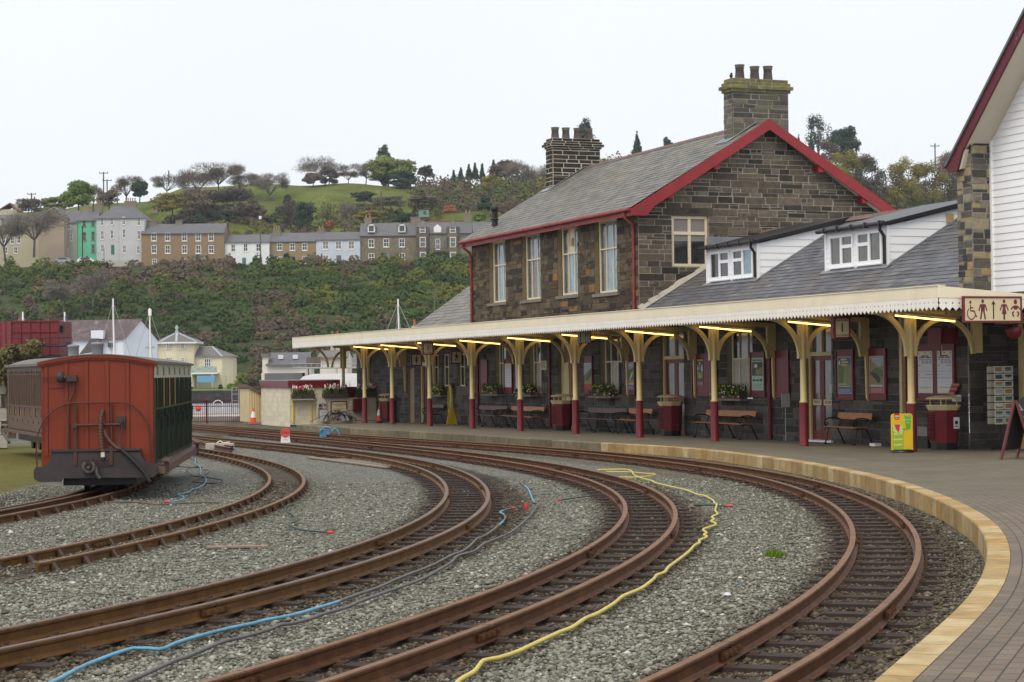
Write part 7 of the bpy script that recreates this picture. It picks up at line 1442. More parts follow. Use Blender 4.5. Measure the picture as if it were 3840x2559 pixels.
def leafy(par, H, Wd, seed, leaf, n=2600, size=.95, shape='round', hollow=.4, trunk=True):
    n = int(n * 2.4); size *= .58
    r = random.Random(seed); bl = []
    if shape == 'cone':
        for k in range(16): f = k / 15; bl.append(((r.uniform(-.12, .12) * Wd * (1 - f), 0, H * (.10 + .84 * f)), (max(.25, Wd * .5 * (1 - f) ** .8), max(.25, Wd * .5 * (1 - f) ** .8), H * .09)))
    elif shape == 'col':
        for k in range(10): f = k / 9; w = Wd * .5 * math.sin(math.pi * (.15 + .75 * f)) ** .6; bl.append(((r.uniform(-.1, .1) * Wd, 0, H * (.12 + .78 * f)), (w, w, H * .12)))
    else:
        lo = .30 if shape == 'round' else (.15 if shape == 'dome' else .45)
        for _ in range(38):
            a = r.uniform(0, 6.28); u = r.random() ** .5; z = H * (lo + (1 - lo) * r.random() * .86); w = math.sqrt(max(.05, 1 - ((z / H - lo) / (1 - lo)) ** (2.2 if shape != 'wide' else 4))); s = r.uniform(.08, .21)
            bl.append(((Wd * .42 * u * w * math.cos(a), Wd * .35 * u * w * math.sin(a), z), (Wd * s, Wd * s, H * s * .62)))
    leafcloud('crown', par, bl, n, size, M[leaf], seed, hollow=hollow)
    mb = MB(); mb.tube([(0, 0, -.5), (.1, 0, H * .35), (-.1, 0, H * .75)], [H * .025 + .05, H * .018 + .04, .04], 6)
    for k in range(5): a = r.uniform(0, 6.28); mb.tube([(0, 0, H * r.uniform(.25, .5)), (Wd * .28 * math.cos(a), Wd * .2 * math.sin(a), H * r.uniform(.5, .8))], [.12, .04], 5)
    mb.build('trunk', M['bark'], par)
def tree(label, px, yb, yt, wpx, kind, Y=638, seed=None, **kw):
    global _ts; _ts += 1; sc = Y / F_PX; X = XY(px, Y); zb = zpx(px, yb, Y); H = (yb - yt) * sc; Wd = wpx * sc; nm = {'bare': 'bare_tree', 'pine': 'pine_tree'}.get(kind[0], 'tree')
    T = thing(nm, label, 'tree', (X, Y, zb), 0, 'trees on the hillside'); s_ = seed or _ts
    if kind[0] == 'bare': bare(T, H, Wd, s_, **kw)
    else: leafy(T, H, Wd, s_, kind[1], shape=kind[2], **kw)
    return T
_ts = 100
B = ('bare',)
tree('bright green leafy tree behind the grey and green houses', 298, 800, 680, 130, ('leafy', 'leaf_bright', 'round'), 560, n=3600, hollow=.2)
tree('thin pale bare tree right of the bright green tree', 352, 790, 668, 62, B, 600, mt='barkg')
tree('broad brown leafless tree behind two telegraph poles', 412, 790, 712, 95, ('leafy', 'leaf_brown', 'round'), 590, n=1700, size=.7)
tree('umbrella-shaped bare tree left of the dark conifer', 478, 760, 652, 105, B, 600, spread=1.25, low=.33)
tree('dark rounded conifer right of the umbrella-shaped bare tree', 528, 756, 682, 78, ('leafy', 'leaf_dark', 'round'), 590, n=2600)
tree('flat green hedge-like tree left of the bright green tree', 205, 800, 733, 125, ('leafy', 'leaf_light', 'dome'), 600, n=2000)
tree('brown bare bush-like tree at the far left skyline', 110, 800, 745, 130, ('leafy', 'leaf_brown', 'dome'), 600, n=1500, size=.7)
tree('small bare tree with a pole above the brown terrace', 632, 740, 648, 120, B, 610, spread=1.1)
tree('big bare oak, second of three on the brown knoll', 745, 745, 617, 150, B, 610, depth=6)
tree('biggest bare oak at the top of the brown knoll', 826, 720, 604, 165, B, 612, depth=6)
tree('right-hand bare oak on the brown knoll', 905, 730, 645, 130, B, 612, depth=6)
for i, (px, yb, yt, w, lf, lab) in enumerate(((650, 800, 720, 190, 'leaf_yellow', 'olive green bush mass on the left of the knoll'), (760, 810, 700, 230, 'leaf_brown', 'brown bushes under the big bare oaks'), (880, 815, 700, 200, 'leaf_grey', 'grey-brown bushes on the right of the knoll'), (700, 850, 790, 180, 'leaf_grey', 'grey bushes behind the brown terrace roof'), (845, 850, 770, 130, 'leaf_dark', 'dark bushes low on the knoll'), (950, 840, 760, 130, 'leaf_brown', 'reddish brown bushes above the white cottage'))):
    tree(lab, px, yb, yt, w, ('leafy', lf, 'dome'), 575, n=2600, size=.8)
tree('small dark pointed conifer behind the brown terrace', 752, 836, 790, 46, ('leafy', 'leaf_dark', 'cone'), 540, n=1300, size=.6)
tree('fine bare tree alone on the grassy skyline', 1018, 760, 634, 115, B, 610, mt='barkg', spread=.9)
tree('large pale bare tree behind the dark dome-shaped tree', 1225, 694, 583, 160, B, 650, mt='barkg', depth=6)
tree('dense grey dome-shaped tree on the skyline', 1240, 692, 618, 88, ('leafy', 'leaf_grey', 'dome'), 636, n=3000, size=.6)
tree('brown bare bush left of the dome-shaped tree', 1180, 694, 645, 85, ('leafy', 'leaf_brown', 'dome'), 634, n=1400, size=.6)
tree('small crooked tree right of the dome-shaped tree', 1312, 690, 632, 62, B, 640)
tree('pinkish bare trees left of the big pale green tree', 1378, 692, 605, 105, B, 645, mt='barkg', depth=6)
tree('dark cypress rising behind the big pale green tree', 1447, 700, 545, 56, ('leafy', 'leaf_dark', 'col'), 646, n=2200)
tree('big pale green tree with feathery top on the skyline', 1462, 702, 572, 165, ('leafy', 'leaf_light', 'round'), 640, n=4200, hollow=.2)
tree('feathery light green branches right of the big pale green tree', 1535, 690, 600, 80, ('leafy', 'leaf_light', 'wide'), 642, n=900, size=.8, hollow=.1)
tree('dark green rounded tree at the foot of the big pale green tree', 1520, 706, 637, 118, ('leafy', 'leaf_dark', 'dome'), 634, n=3200)
tree('ragged pine right of the dark rounded tree', 1602, 690, 620, 62, ('leafy', 'leaf_dark', 'wide'), 642, n=800, hollow=.1)
for i, (px, yt, w) in enumerate(((1708, 638, 26), (1735, 628, 28), (1765, 616, 30), (1788, 612, 30), (1815, 616, 24), (1858, 600, 34))):
    tree(['leftmost and shortest', 'second from the left', 'third from the left', 'fourth from the left', 'fifth from the left', 'rightmost'][i] + ' of six dark conifers on the ridge', px, yt + 60, yt, w, ('leafy', 'leaf_dark', 'cone'), 650, n=900, size=.9)
tree('large grey bare tree left of the far chimney', 1985, 735, 588, 150, B, 625, mt='barkg', depth=6); tree('brown rounded tree behind the large grey bare tree', 1900, 700, 600, 130, ('leafy', 'leaf_brown', 'round'), 640, n=2200, size=.8)
tree('olive tree above the lower brown thicket by the roof edge', 1860, 720, 655, 110, ('leafy', 'leaf_yellow', 'round'), 628, n=1500, size=.8)
tree('tall dark conifer behind the far chimney', 2200, 660, 443, 78, ('leafy', 'leaf_dark', 'col'), 640, n=2600); tree('pointed conifer between the two chimneys', 2398, 640, 495, 62, ('leafy', 'leaf_dark', 'cone'), 640, n=2000); tree('conifer tip showing over the slate ridge', 2512, 640, 507, 42, ('leafy', 'leaf_dark', 'round'), 640, n=1000)
tree('dark cypress at the left of the right-hand hill', 3052, 640, 508, 52, ('leafy', 'leaf_dark', 'cone'), 600, n=1800); tree('small dark conifer peeping over the red bargeboard', 3005, 640, 503, 34, ('leafy', 'leaf_dark', 'cone'), 606, n=800)
tree('tall sparse pine with open crown right of the chimney', 3078, 640, 425, 112, ('leafy', 'leaf_dark', 'wide'), 620, n=1000, size=.7, hollow=.1)
tree('spreading dark cedar right of the sparse pine', 3178, 640, 472, 125, ('leafy', 'leaf_dark', 'round'), 610, n=3400, hollow=.25); tree('grey bare tree in front of the dark cedar', 3120, 700, 520, 110, ('leafy', 'leaf_brown', 'round'), 600, n=1600, size=.7)
for i, (px, yb, yt, w, lf, lab) in enumerate(((3165, 800, 560, 190, 'leaf_yellow', 'yellow-green budding tree below the dark cedar'), (3280, 820, 575, 170, 'leaf_grey', 'grey leafless tree between two yellow-green trees'), (3370, 850, 570, 200, 'leaf_yellow', 'largest yellow-green budding tree on the right-hand hill'), (3480, 830, 600, 190, 'leaf_yellow', 'olive budding tree below the pole on the right-hand hill'), (3570, 840, 560, 190, 'leaf_brown', 'brown budding tree against the boarded gable'), (3640, 800, 530, 170, 'leaf_yellow', 'pale budding tree behind the maroon bargeboard'))):
    tree(lab, px, yb, yt, w, ('leafy', lf, 'round'), 520 + i * 8, n=4200, size=.62, hollow=.15)
for i, (px, yb, yt, w, lf, Y, lab) in enumerate(((1235, 880, 732, 130, 'leaf_willow', 520, 'pale yellow-green willow above the lavender house'), (1095, 860, 740, 110, 'leaf_grey', 540, 'dark grey leafless bushes above the tan cottage'), (1155, 870, 745, 100, 'leaf_dark', 530, 'dark evergreen left of the pale willow'), (1085, 800, 728, 40, 'leaf_dark', 560, 'small dark conifer on the slope above the tan cottage'), (1242, 862, 828, 32, 'leaf_orange', 510, 'orange-red shrub behind the lavender house'), (1822, 790, 735, 62, 'leaf_dark', 575, 'round dark green bush on the grassy slope by the slate roof'), (1800, 830, 800, 60, 'leaf_bright', 520, 'bright green bush behind the bay-windowed villa'), (1370, 760, 715, 110, 'leaf_dark', 590, 'dark gorse bushes on the middle of the grassy slope'), (1470, 780, 735, 150, 'leaf_grey', 580, 'brown gorse patch on the grassy slope'), (1400, 830, 790, 140, 'leaf_yellow', 540, 'yellow-green garden shrubs behind the stone house'), (1530, 830, 800, 160, 'leaf_dark', 535, 'dark garden hedge behind the stone house'), (1600, 760, 735, 140, 'leaf_brown', 585, 'brown bracken on the grassy slope'), (1690, 800, 770, 60, 'leaf_orange', 530, 'golden shrub behind the villa chimney'))):
    tree(lab, px, yb, yt, w, ('leafy', lf, 'dome'), Y, n=1700, size=.6)
tree('stout bare tree behind the stone house', 1315, 870, 750, 60, B, 515, mt='barkg'); tree('bare tree in front of the cream gables at far left', 130, 950, 755, 190, B, 452, mt='barkg', depth=6, spread=.7); tree('second bare tree at the far left edge', 20, 960, 800, 150, B, 450, mt='barkg', depth=6, spread=.7)
tree('pale fallen-looking bare tree on the cliff', 350, 1130, 1000, 150, B, 395, mt='barkg', spread=1.2); tree('thin bare tree low on the left cliff', 240, 1160, 1040, 120, B, 390, mt='barkg')
# ---- houses
PAL = {}
def hm(name, c): 
    if name not in M: M[name] = paint(name, c, .85, .07, .4)
    return M[name]
M['slate_far'] = paint('distant_slate', (.125, .125, .135), .7, .12, .8); M['slate_far2'] = paint('distant_slate_brown', (.15, .14, .13), .7, .15, .8)
def house(name, label, pl, pr, yb, ye, yr, Y, wall, wins, depth=8.5, trim='white', roof='slate_far', chim=(), doors=(), hip=0., panes='pane_dark', stone=False, cat='house', mirror=0):
    sc = Y / F_PX; X0, X1 = XY(pl, Y), XY(pr, Y); zb = zpx((pl + pr) / 2, yb, Y) - 1.2; zt = zpx((pl + pr) / 2, ye, Y); zr_ = zpx((pl + pr) / 2, yr, Y)
    T = thing(name, label, cat, ((X0 + X1) / 2, Y, zb), 0); w = (X1 - X0) / 2; h = zt - zb; hr = zr_ - zb; mb = MB()
    mb.box(-w, w, 0, depth, 0, h)
    for s_ in (-1, 1): mb.poly([(s_ * w, 0, h), (s_ * w, depth, h), (s_ * (w - hip), depth / 2, hr)])
    mb.build('wall', wall, T); mb = MB(); o = .3; rf = (hr - h) / (depth / 2)
    mb.poly([(-w - .15, -o, h - o * rf), (w + .15, -o, h - o * rf), (w - hip + .15, depth / 2, hr + .08), (-w + hip - .15, depth / 2, hr + .08)], 0); mb.poly([(w + .15, depth + o, h - o * rf), (-w - .15, depth + o, h - o * rf), (-w + hip - .15, depth / 2, hr + .08), (w - hip + .15, depth / 2, hr + .08)])
    if hip:
        for s_ in (-1, 1): mb.poly([(s_ * (w + .2), -o, h - o * rf), (s_ * (w + .2), depth + o, h - o * rf), (s_ * (w - hip + .1), depth / 2, hr + .08)][::s_])
    mb.box(-w - .15, w + .15, -o - .06, -o + .04, h - o * rf - .12, h - o * rf + .02); R = mb.build('roof', M[roof], T)
    for px, top, pw, npot in chim:
        mb = MB(); cx = XY(px, Y) - (X0 + X1) / 2; ct = zpx(px, top, Y) - zb; mb.box(cx - pw, cx + pw, depth / 2 - .5, depth / 2 + .5, hr - 1.2, ct); mb.box(cx - pw - .1, cx + pw + .1, depth / 2 - .6, depth / 2 + .6, ct, ct + .2); c = mb.build('chimney', hm('chim_' + name, (.20, .17, .13)), R)
        for k in range(npot): x = cx - pw + (2 * pw) * (k + .5) / npot; q_ = MB(); q_.lathe([(.16, 0), (.14, .8), (.18, .85)], (x, depth / 2, ct + .2), 8); q_.build('chimney_pot', M['buffpot'], c)
    for (px, py, wp, hp) in wins:
        x = XY(px, Y) - (X0 + X1) / 2; z = zpx(px, py, Y) - zb; a, b = wp * sc / 2, hp * sc / 2; mb = MB(); f = .13
        for q_ in ((x - a, x + a, z - b, z - b + f * 1.3), (x - a, x + a, z + b - f, z + b), (x - a, x - a + f, z - b, z + b), (x + a - f, x + a, z - b, z + b)): mb.box(q_[0], q_[1], -.06, .02, q_[2], q_[3])
        mb.box(x - .035, x + .035, -.04, .02, z - b, z + b); mb.box(x - a, x + a, -.045, .02, z - .045, z + .045); mb.box(x - a - .1, x + a + .1, -.1, 0, z - b - .12, z - b)
        W_ = mb.build('window', M[trim], T); g = MB(); g.box(x - a + .02, x + a - .02, -.02, .005, z - b, z + b); g.build('pane', M[panes], W_)
    for (px, py, wp, hp, mt) in doors: x = XY(px, Y) - (X0 + X1) / 2; z = zpx(px, py, Y) - zb; mb = MB(); mb.box(x - wp * sc / 2, x + wp * sc / 2, -.07, 0, z - hp * sc / 2, z + hp * sc / 2); mb.build('door', mt, T)
    return T, (X0 + X1) / 2, zb, h, hr
C1_ = lambda l, s=2.45: [(x / s, 600 + y / s) for x, y in l]
C2_ = lambda l, s=2.45: [(900 + x / s, 600 + y / s) for x, y in l]
def W_(pts, w, h): return [(x, y, w, h) for x, y in pts]
HY = 466
G1 = hm('cream_render', (.44, .40, .29)); T, _, zb, h, hr = house('terrace_house', 'cream gabled terrace at the far left edge behind bare trees', -40, 152, 985, 845, 802, HY, G1, W_(C1_([(10, 610), (105, 620), (205, 600), (40, 735), (120, 740), (180, 735), (60, 830), (150, 830)]), 15, 26))
mb = MB(); sc = HY / F_PX
for px in (5, 45, 82, 125): x = XY(px, HY) - XY(56, HY); mb.ext([(x - 1.3, -.12, h - 1.2), (x + 1.3, -.12, h - 1.2), (x, -.12, h + 1.6)], (0, 3.4, 0)); mb.poly([(x - 1.5, -.2, h - 1.4), (x, -.2, h + 1.8), (x, 4, h + 1.8), (x - 1.5, 4, h - 1.4)], 1); mb.poly([(x + 1.5, -.2, h - 1.4), (x + 1.5, 4, h - 1.4), (x, 4, h + 1.8), (x, -.2, h + 1.8)], 1)
mb.build('gablets', [G1, M['slate_far']], T)
# gable-ended house next to it
T = thing('gable_house', 'pinkish gable end with white bargeboards left of the grey house', 'house', (XY(195, 462), 462, zpx(195, 985, 462) - 1), 0); w = 48 * 462 / F_PX; zb = T.location.z; he = zpx(195, 812, 462) - zb; ha = zpx(195, 787, 462) - zb
mb = MB(); mb.ext([(-w, 0, 0), (w, 0, 0), (w, 0, he), (.3 * w, 0, ha + .4), (-w, 0, he)], (0, 9, 0)); mb.build('wall', hm('pink_render', (.40, .32, .25)), T); mb = MB(); mb.poly([(-w - .2, -.4, he - .2), (.3 * w, -.4, ha + .7), (.3 * w, 9, ha + .7), (-w - .2, 9, he - .2)]); mb.poly([(w + .2, -.4, he - .2), (w + .2, 9, he - .2), (.3 * w, 9, ha + .7), (.3 * w, -.4, ha + .7)]); mb.build('roof', M['slate_far'], T); mb = MB(); mb.bar((-w - .2, -.42, he - .25), (.3 * w, -.42, ha + .6), .06, .35, up=(0, 1, 0)); mb.bar((w + .2, -.42, he - .25), (.3 * w, -.42, ha + .6), .06, .35, up=(0, 1, 0)); mb.build('bargeboards', M['white'], T)
T = thing('red_roof_house', 'house with dull red roof at the far left skyline', 'house', (XY(35, 520), 520, zpx(35, 830, 520)), 0); mb = MB(); mb.box(-4, 2.2, 0, 6, 0, 3.2); mb.build('wall', G1, T); mb = MB(); mb.ext([(-4.3, -.3, 2.2), (.4, -.3, 5.0), (2.4, -.3, 3.0), (2.4, -.3, 2.8), (.4, -.3, 4.7), (-4.3, -.3, 1.9)], (0, 6.6, 0)); mb.build('roof', hm('dull_red', (.20, .085, .07)), T); mb = MB(); mb.box(.6, 1.8, 2, 3, 3, 4.9); mb.build('chimney', G1, T)
house('terrace_house', 'pale grey three storey house left of the green one', 214, 291, 985, 832, 786, HY, hm('grey_render', (.36, .36, .31)), W_(C1_([(563, 612), (647, 605), (563, 725), (617, 715), (663, 710)]), 11, 29) + W_(C1_([(563, 835), (620, 835)]), 12, 26), chim=((330, 772, .5, 2),))
house('terrace_house', 'bright mint green three storey house in the terrace', 291, 365, 985, 825, 786, HY + .4, hm('mint_render', (.13, .50, .31)), W_(C1_([(782, 585), (862, 580)]), 12, 26) + W_(C1_([(782, 705), (862, 700), (862, 815)]), 13, 34), chim=((362, 762, .8, 3),), trim='grey_board')
T, xc, zb, h, hr = house('corner_house', 'big pale hip-roofed corner house with two visible fronts', 365, 545, 992, 816, 768, HY - 1, hm('pale_render', (.50, .51, .52)), W_(C1_([(945, 572), (1035, 567)]), 13, 26) + W_(C1_([(948, 692), (1037, 685), (1148, 677), (1283, 690)]), 13, 34) + W_(C1_([(1145, 560), (1283, 568), (948, 812), (1150, 820), (1278, 825)]), 13, 30), hip=3.5, depth=10, chim=((478, 752, 1.4, 5), (570, 795, .6, 2)), doors=((425.5, 937, 12, 36, hm('green_door', (.03, .16, .10))),)); mb = MB(); mb.box(XY(452, HY) - xc - .06, XY(452, HY) - xc + .06, -.05, 0, 0, h); mb.build('corner_strip', M['grey_box'], T)
T, xc, zb, h, hr = house('brown_terrace', 'long three storey brown rendered house with five window columns', 533, 843, 992, 873, 836, HY - 2, hm('brown_render', (.25, .175, .105)), [(x, y, 20, 31) for x in (580.5, 631.5, 695, 747, 795) for y in (889, 935.5)] + [(582, 982, 18, 22), (696, 982, 18, 22)], chim=((664, 826, .8, 0), (560, 826, 1.2, 0)))
mb = MB(); x = XY(757, HY) - xc; mb.box(x - 1.6, x + 1.6, -1.2, 0, 0, zpx(757, 962, HY) - zb); mb.box(x - 1.9, x + 1.9, -1.4, 0, zpx(757, 962, HY) - zb, zpx(757, 958, HY) - zb); mb.build('porch', hm('porch_stone', (.28, .235, .18)), T); mb = MB(); mb.box(x - .5, x + .4, -1.26, -1.2, 0, 2.9); mb.build('porch_door', hm('slate_blue_door', (.06, .08, .12)), T)
house('white_cottage', 'white rendered cottage with small windows beside the brown terrace', 838, 1013, 992, 907, 877, HY - 1, hm('white_render', (.72, .74, .77)), W_([(877.5, 931), (924, 929), (924, 929.5), (972, 929)], 17, 30)[:2] + [(972, 929, 18, 30), (876, 979, 24, 26), (970, 979, 20, 26)], doors=((918, 980, 14, 26, hm('teal_door', (.08, .16, .18))),), chim=((1033, 858, .9, 3),))
house('tan_cottage', 'tan rendered cottage with ivy between two white houses', 1013, 1189, 992, 904, 870, HY, hm('tan_render', (.27, .205, .115)), [(1052, 926, 20, 28), (1100, 926, 20, 28), (1146, 926, 20, 28), (1053, 977, 20, 28), (1146, 975, 18, 28)], doors=((1101, 976, 16, 28, hm('slate_blue_door', (.06, .08, .12))),), chim=((1202, 856, .8, 2),))
T = thing('ivy', 'dark ivy growing up the tan cottage front', 'climbing plant', (XY(1077, HY - .3), HY - .3, zpx(1077, 990, HY)), 0); leafcloud('leaves', T, [((0, 0, z), (.75, .2, .6)) for z in (.3, 1, 1.7, 2.0)], 400, .35, M['leaf_dark'], 3)
house('lavender_house', 'pale lavender house with six grey windows and white bands', 1189, 1354, 992, 897, 867, HY, hm('lavender_render', (.52, .56, .66)), [(x, y, 24, 31) for x in (1224.5, 1273, 1321) for y in (920,)] + [(1224.5, 972, 22, 30), (1321, 972, 22, 30)], doors=((1273.5, 973, 18, 30, M['pane_mid']),), panes='grey_board')
ST = toned('far_stone', [(0, (.15, .125, .09)), (1, (.21, .175, .125))], .9, 1.2, .5, .4, .05)
T, xc, zb, h, hr = house('stone_house', 'stone house with two white arched dormers and a bright blue door', 1354, 1566, 990, 881, 833, HY + .5, ST, [(1396, 913, 22, 32), (1452, 911, 22, 32), (1511, 911, 22, 32), (1396, 966, 22, 30), (1511, 966, 22, 32)], doors=((1454, 970, 19, 32, hm('blue_door', (.06, .29, .44))),), chim=((1380, 815, .9, 2), (1565, 812, 1.0, 0)))
for px in (1396, 1511): x = XY(px, HY) - xc; z = zpx(px, 871, HY) - zb; d = MB(); d.ext([(x - .85, -.1, z), (x + .85, -.1, z), (x + .85, -.1, z + 1.5), (x + .5, -.1, z + 2.0), (x - .5, -.1, z + 2.0), (x - .85, -.1, z + 1.5)], (0, 3, 0)); d = d.build('dormer', M['white'], T); g = MB(); g.box(x - .6, x + .6, -.16, -.1, z + .25, z + 1.6); g.build('pane', M['pane_dark'], d); q_ = MB(); q_.poly([(x - 1.1, -.25, z + 1.4), (x, -.25, z + 2.3), (x, 3, z + 2.3), (x - 1.1, 3, z + 1.4)]); q_.poly([(x + 1.1, -.25, z + 1.4), (x + 1.1, 3, z + 1.4), (x, 3, z + 2.3), (x, -.25, z + 2.3)]); q_.build('dormer_roof', M['slate_far'], d)
T, xc, zb, h, hr = house('bay_villa', 'stone villa with two three-storey bays and a dark balcony', 1566, 1772, 990, 872, 828, HY, toned('villa_stone', [(0, (.17, .155, .13)), (1, (.23, .21, .175))], .9, 1.2, .4, .3, .05), [(1646, 916, 17, 40)], chim=((1560, 812, 1.2, 0), (1758, 797, .9, 2)), doors=((1643, 965, 22, 32, M['grey_board']),))
for px in (1590, 1703):
    x = XY(px, HY) - xc; w = 26 * HY / F_PX; d = MB(); pts = [(x - w, 0), (x - w * .55, -1.3), (x + w * .55, -1.3), (x + w, 0)]; zt = zpx(px, 853, HY) - zb
    for (a, b) in zip(pts[:-1], pts[1:]): d.poly([(*a, 0), (*b, 0), (*b, zt), (*a, zt)])
    d = d.build('bay', ST, T); q_ = MB(); ap = (x, 0, zt + 1.8)
    for (a, b) in zip(pts[:-1], pts[1:]): q_.poly([(a[0] * 1.0, a[1] - .25, zt), (b[0], b[1] - .25, zt), ap])
    q_.build('bay_roof', M['slate_far'], d)
    for yy, hh in ((863, 24), (910, 38), (963, 32)):
        z = zpx(px, yy, HY) - zb; hb = hh * HY / F_PX / 2; q_ = MB(); q_.box(x - w * .42, x + w * .42, -1.4, -1.31, z - hb, z + hb); q_ = q_.build('bay_window', M['white'], d); g = MB(); g.box(x - w * .34, x + w * .34, -1.42, -1.40, z - hb + .15, z - .05); g.box(x - w * .34, x + w * .34, -1.42, -1.40, z + .05, z + hb - .15)
        for s_ in (-1, 1): a, b = (x + s_ * w * .62, -1.1), (x + s_ * w * .9, -.28); g.poly([(*a, z - hb), (*b, z - hb), (*b, z + hb), (*a, z + hb)][::-s_]); g.poly([(a[0] + s_ * .05, a[1] - .05, z - hb), (b[0] + s_ * .05, b[1] - .05, z - hb), (b[0] + s_ * .05, b[1] - .05, z + hb), (a[0] + s_ * .05, a[1] - .05, z + hb)][::-s_])
        g.build('bay_glass', M['pane_mid'], T)
x = XY(1645, HY) - xc; z = zpx(1645, 938, HY) - zb; mb = MB(); mb.box(x - 2.5, x + 2.5, -1.5, 0, z - .9, z - .5); [mb.box(x - 2.5 + k * .35, x - 2.45 + k * .35, -1.5, -1.44, z - .5, z + .35) for k in range(15)]; mb.box(x - 2.5, x + 2.5, -1.5, -1.44, z + .3, z + .38); mb.build('balcony', M['black'], T); mb = MB(); z = zpx(1645, 872, HY) - zb; mb.ext([(x - .9, -.1, z), (x + .9, -.1, z), (x + .9, -.1, z + 1.2), (x, -.1, z + 2), (x - .9, -.1, z + 1.2)], (0, 3, 0)); mb.build('dormer', M['white'], T)
mb = MB(); mb.box(-6.4, 6.4, 4.1, 4.4, hr + .05, hr + .3); mb.build('ridge', hm('red_ridge', (.25, .07, .05)), T)
sx = XY(1594, 520); T = thing('garden_shed', 'small green garden shed above the villa roof', 'shed', (sx, 520, zpx(1594, 815, 520)), 0); mb = MB(); mb.box(-1.4, 1.4, 0, 2, 0, 2.0); mb.build('wall', hm('shed_green', (.16, .27, .20)), T); mb = MB(); mb.ext([(-1.6, -.2, 2.0), (1.6, -.2, 2.3), (1.6, -.2, 2.42), (-1.6, -.2, 2.12)], (0, 2.4, 0)); mb.build('roof', M['slate_far'], T); mb = MB(); mb.box(-.1, .7, -.05, 0, .7, 1.7); mb.build('window', M['pane_dark'], T)
T, *_ = house('cottage', 'low slate roofed cottage peeping right of the villa', 1772, 1835, 900, 868, 830, 500, G1, [])
# street: wall, cars, poles
xw0, xw1 = XY(363, 452), XY(500, 452); mb = MB(); mb.box(xw0, xw1, 451.7, 452, 26, zpx(430, 977, 452)); tag(mb.build('garden_wall', hm('pale_wall', (.42, .40, .37))), 'low pale garden wall in front of the hip-roofed house', 'wall')
mb = MB(); mb.box(XY(500, 451), XY(1830, 451), 450.6, 451, 25.5, zpx(1100, 991, 451)); tag(mb.build('retaining_parapet', hm('parapet', (.12, .11, .085))), 'dark stone parapet along the top of the cliff below the terrace', 'wall')
def car(label, px, py, Y, mt, flip=1):
    T = thing('parked_car', label, 'car', (XY(px, Y), Y, zpx(px, py, Y) - .55), 0, 'cars parked on the terrace road'); mb = MB(); mb.ext([(x * flip, -.8, z) for x, z in ((-2, .3), (2, .3), (2.05, .75), (1.3, .9), (.7, 1.4), (-1.1, 1.42), (-1.85, .95), (-2.05, .8))][::flip], (0, 1.6, 0)); mb.build('body', mt, T); mb = MB(); mb.ext([(x * flip, -.82, z) for x, z in ((1.05, .92), (.6, 1.32), (-1.0, 1.34), (-1.5, .95))][::flip], (0, .02, 0)); mb.build('window', M['pane_dark'], T)
    for x in (-1.25, 1.25): mb = MB(); mb.lathe([(.32, -.1), (.32, .1)], (x, -.75, .32), 12, ax='y'); mb.build('wheel', M['black'], T)
car('white car parked by the orange and white pole', 326, 979, 452, M['white']); car('dark grey car parked left of the white car', 236, 980, 452, M['steel'], -1)
for px, y0, y1, Y, mt, lab, xb in ((393, 646, 770, 560, 'bark', 'tall telegraph pole, left of a pair above the hip-roofed house', 1), (406, 674, 770, 560, 'bark', 'shorter telegraph pole beside the tall one', 1), (444, 702, 770, 560, 'barkg', 'third, thinner pole right of the telegraph pair', 0), (122, 725, 800, 560, 'bark', 'telegraph pole with crossbar at far left', 1), (133, 738, 800, 560, 'bark', 'telegraph pole just right of the far left one', 0), (638, 640, 700, 610, 'bark', 'pole among bare branches on the knoll', 0), (312, 848, 985, 450, 'coach_line', 'rusty red and white pole on the terrace road', 0), (980, 822, 992, 452, 'barkg', 'street lamp pole in front of the white cottage', 0), (1435, 718, 792, 560, 'barkg', 'thin pole standing on the grassy slope', 0), (1631, 1090, 1260, 330, 'barkg', 'pale wooden pole in front of the cliff beside the annexe roof', 1), (3517, 538, 640, 560, 'bark', 'power pole with crossbar on the right-hand hill', 2), (392, 930, 990, 452, 'steel', 'thin grey lamp post before the hip-roofed house', 0)):
    zb = zpx(px, y1, Y); h = zpx(px, y0, Y) - zb; T = thing('utility_pole', lab, 'pole', (XY(px, Y), Y, zb), 0); mb = MB(); mb.tube([(0, 0, 0), (0, 0, h)], .16 * Y / 480, 6); mb.build('post', M[mt], T); mb = MB()
    if xb: z = h - .8 if xb == 2 else h - .3; mb.box(-1.3, 1.3, -.1, .1, z - .1, z + .1); [mb.box(x - .08, x + .08, -.08, .08, z + .1, z + .4) for x in (-1.2, 0, 1.2)]; mb.build('crossbar', M[mt], T)
    elif px == 980: mb.box(-.3, .3, -.2, .2, h, h + .7); mb.build('lamp_head', M['white'], T)
# ---- houses beside the harbour
CR_ = hm('harbour_cream', (.66, .59, .42)); TY = 318
T = thing('tower_house', 'cream house with hexagonal slate-roofed tower and glass balcony by the harbour', 'house', (XY(657, TY), TY, zpx(657, 1455, TY)), 0); zb = T.location.z; Z = lambda px, py: zpx(px, py, TY) - zb; Xc = lambda px: XY(px, TY) - XY(657, TY)
w = (730 - 588) / 2 * TY / F_PX; ze = Z(657, 1284); pts = [(-w, 1.5), (-w * .62, -.9), (w * .15, -1.6), (w, -.6), (w, 5), (-w, 5)]; mb = MB()
for a, b in zip(pts, pts[1:] + pts[:1]): mb.poly([(*a, -1), (*b, -1), (*b, ze), (*a, ze)])
for zz in (Z(657, 1314),): [mb.poly([(a[0] * 1.01, a[1] - .05, zz), (b[0] * 1.01, b[1] - .05, zz), (b[0] * 1.01, b[1] - .05, zz + .15), (a[0] * 1.01, a[1] - .05, zz + .15)]) for a, b in zip(pts[:3], pts[1:4])]
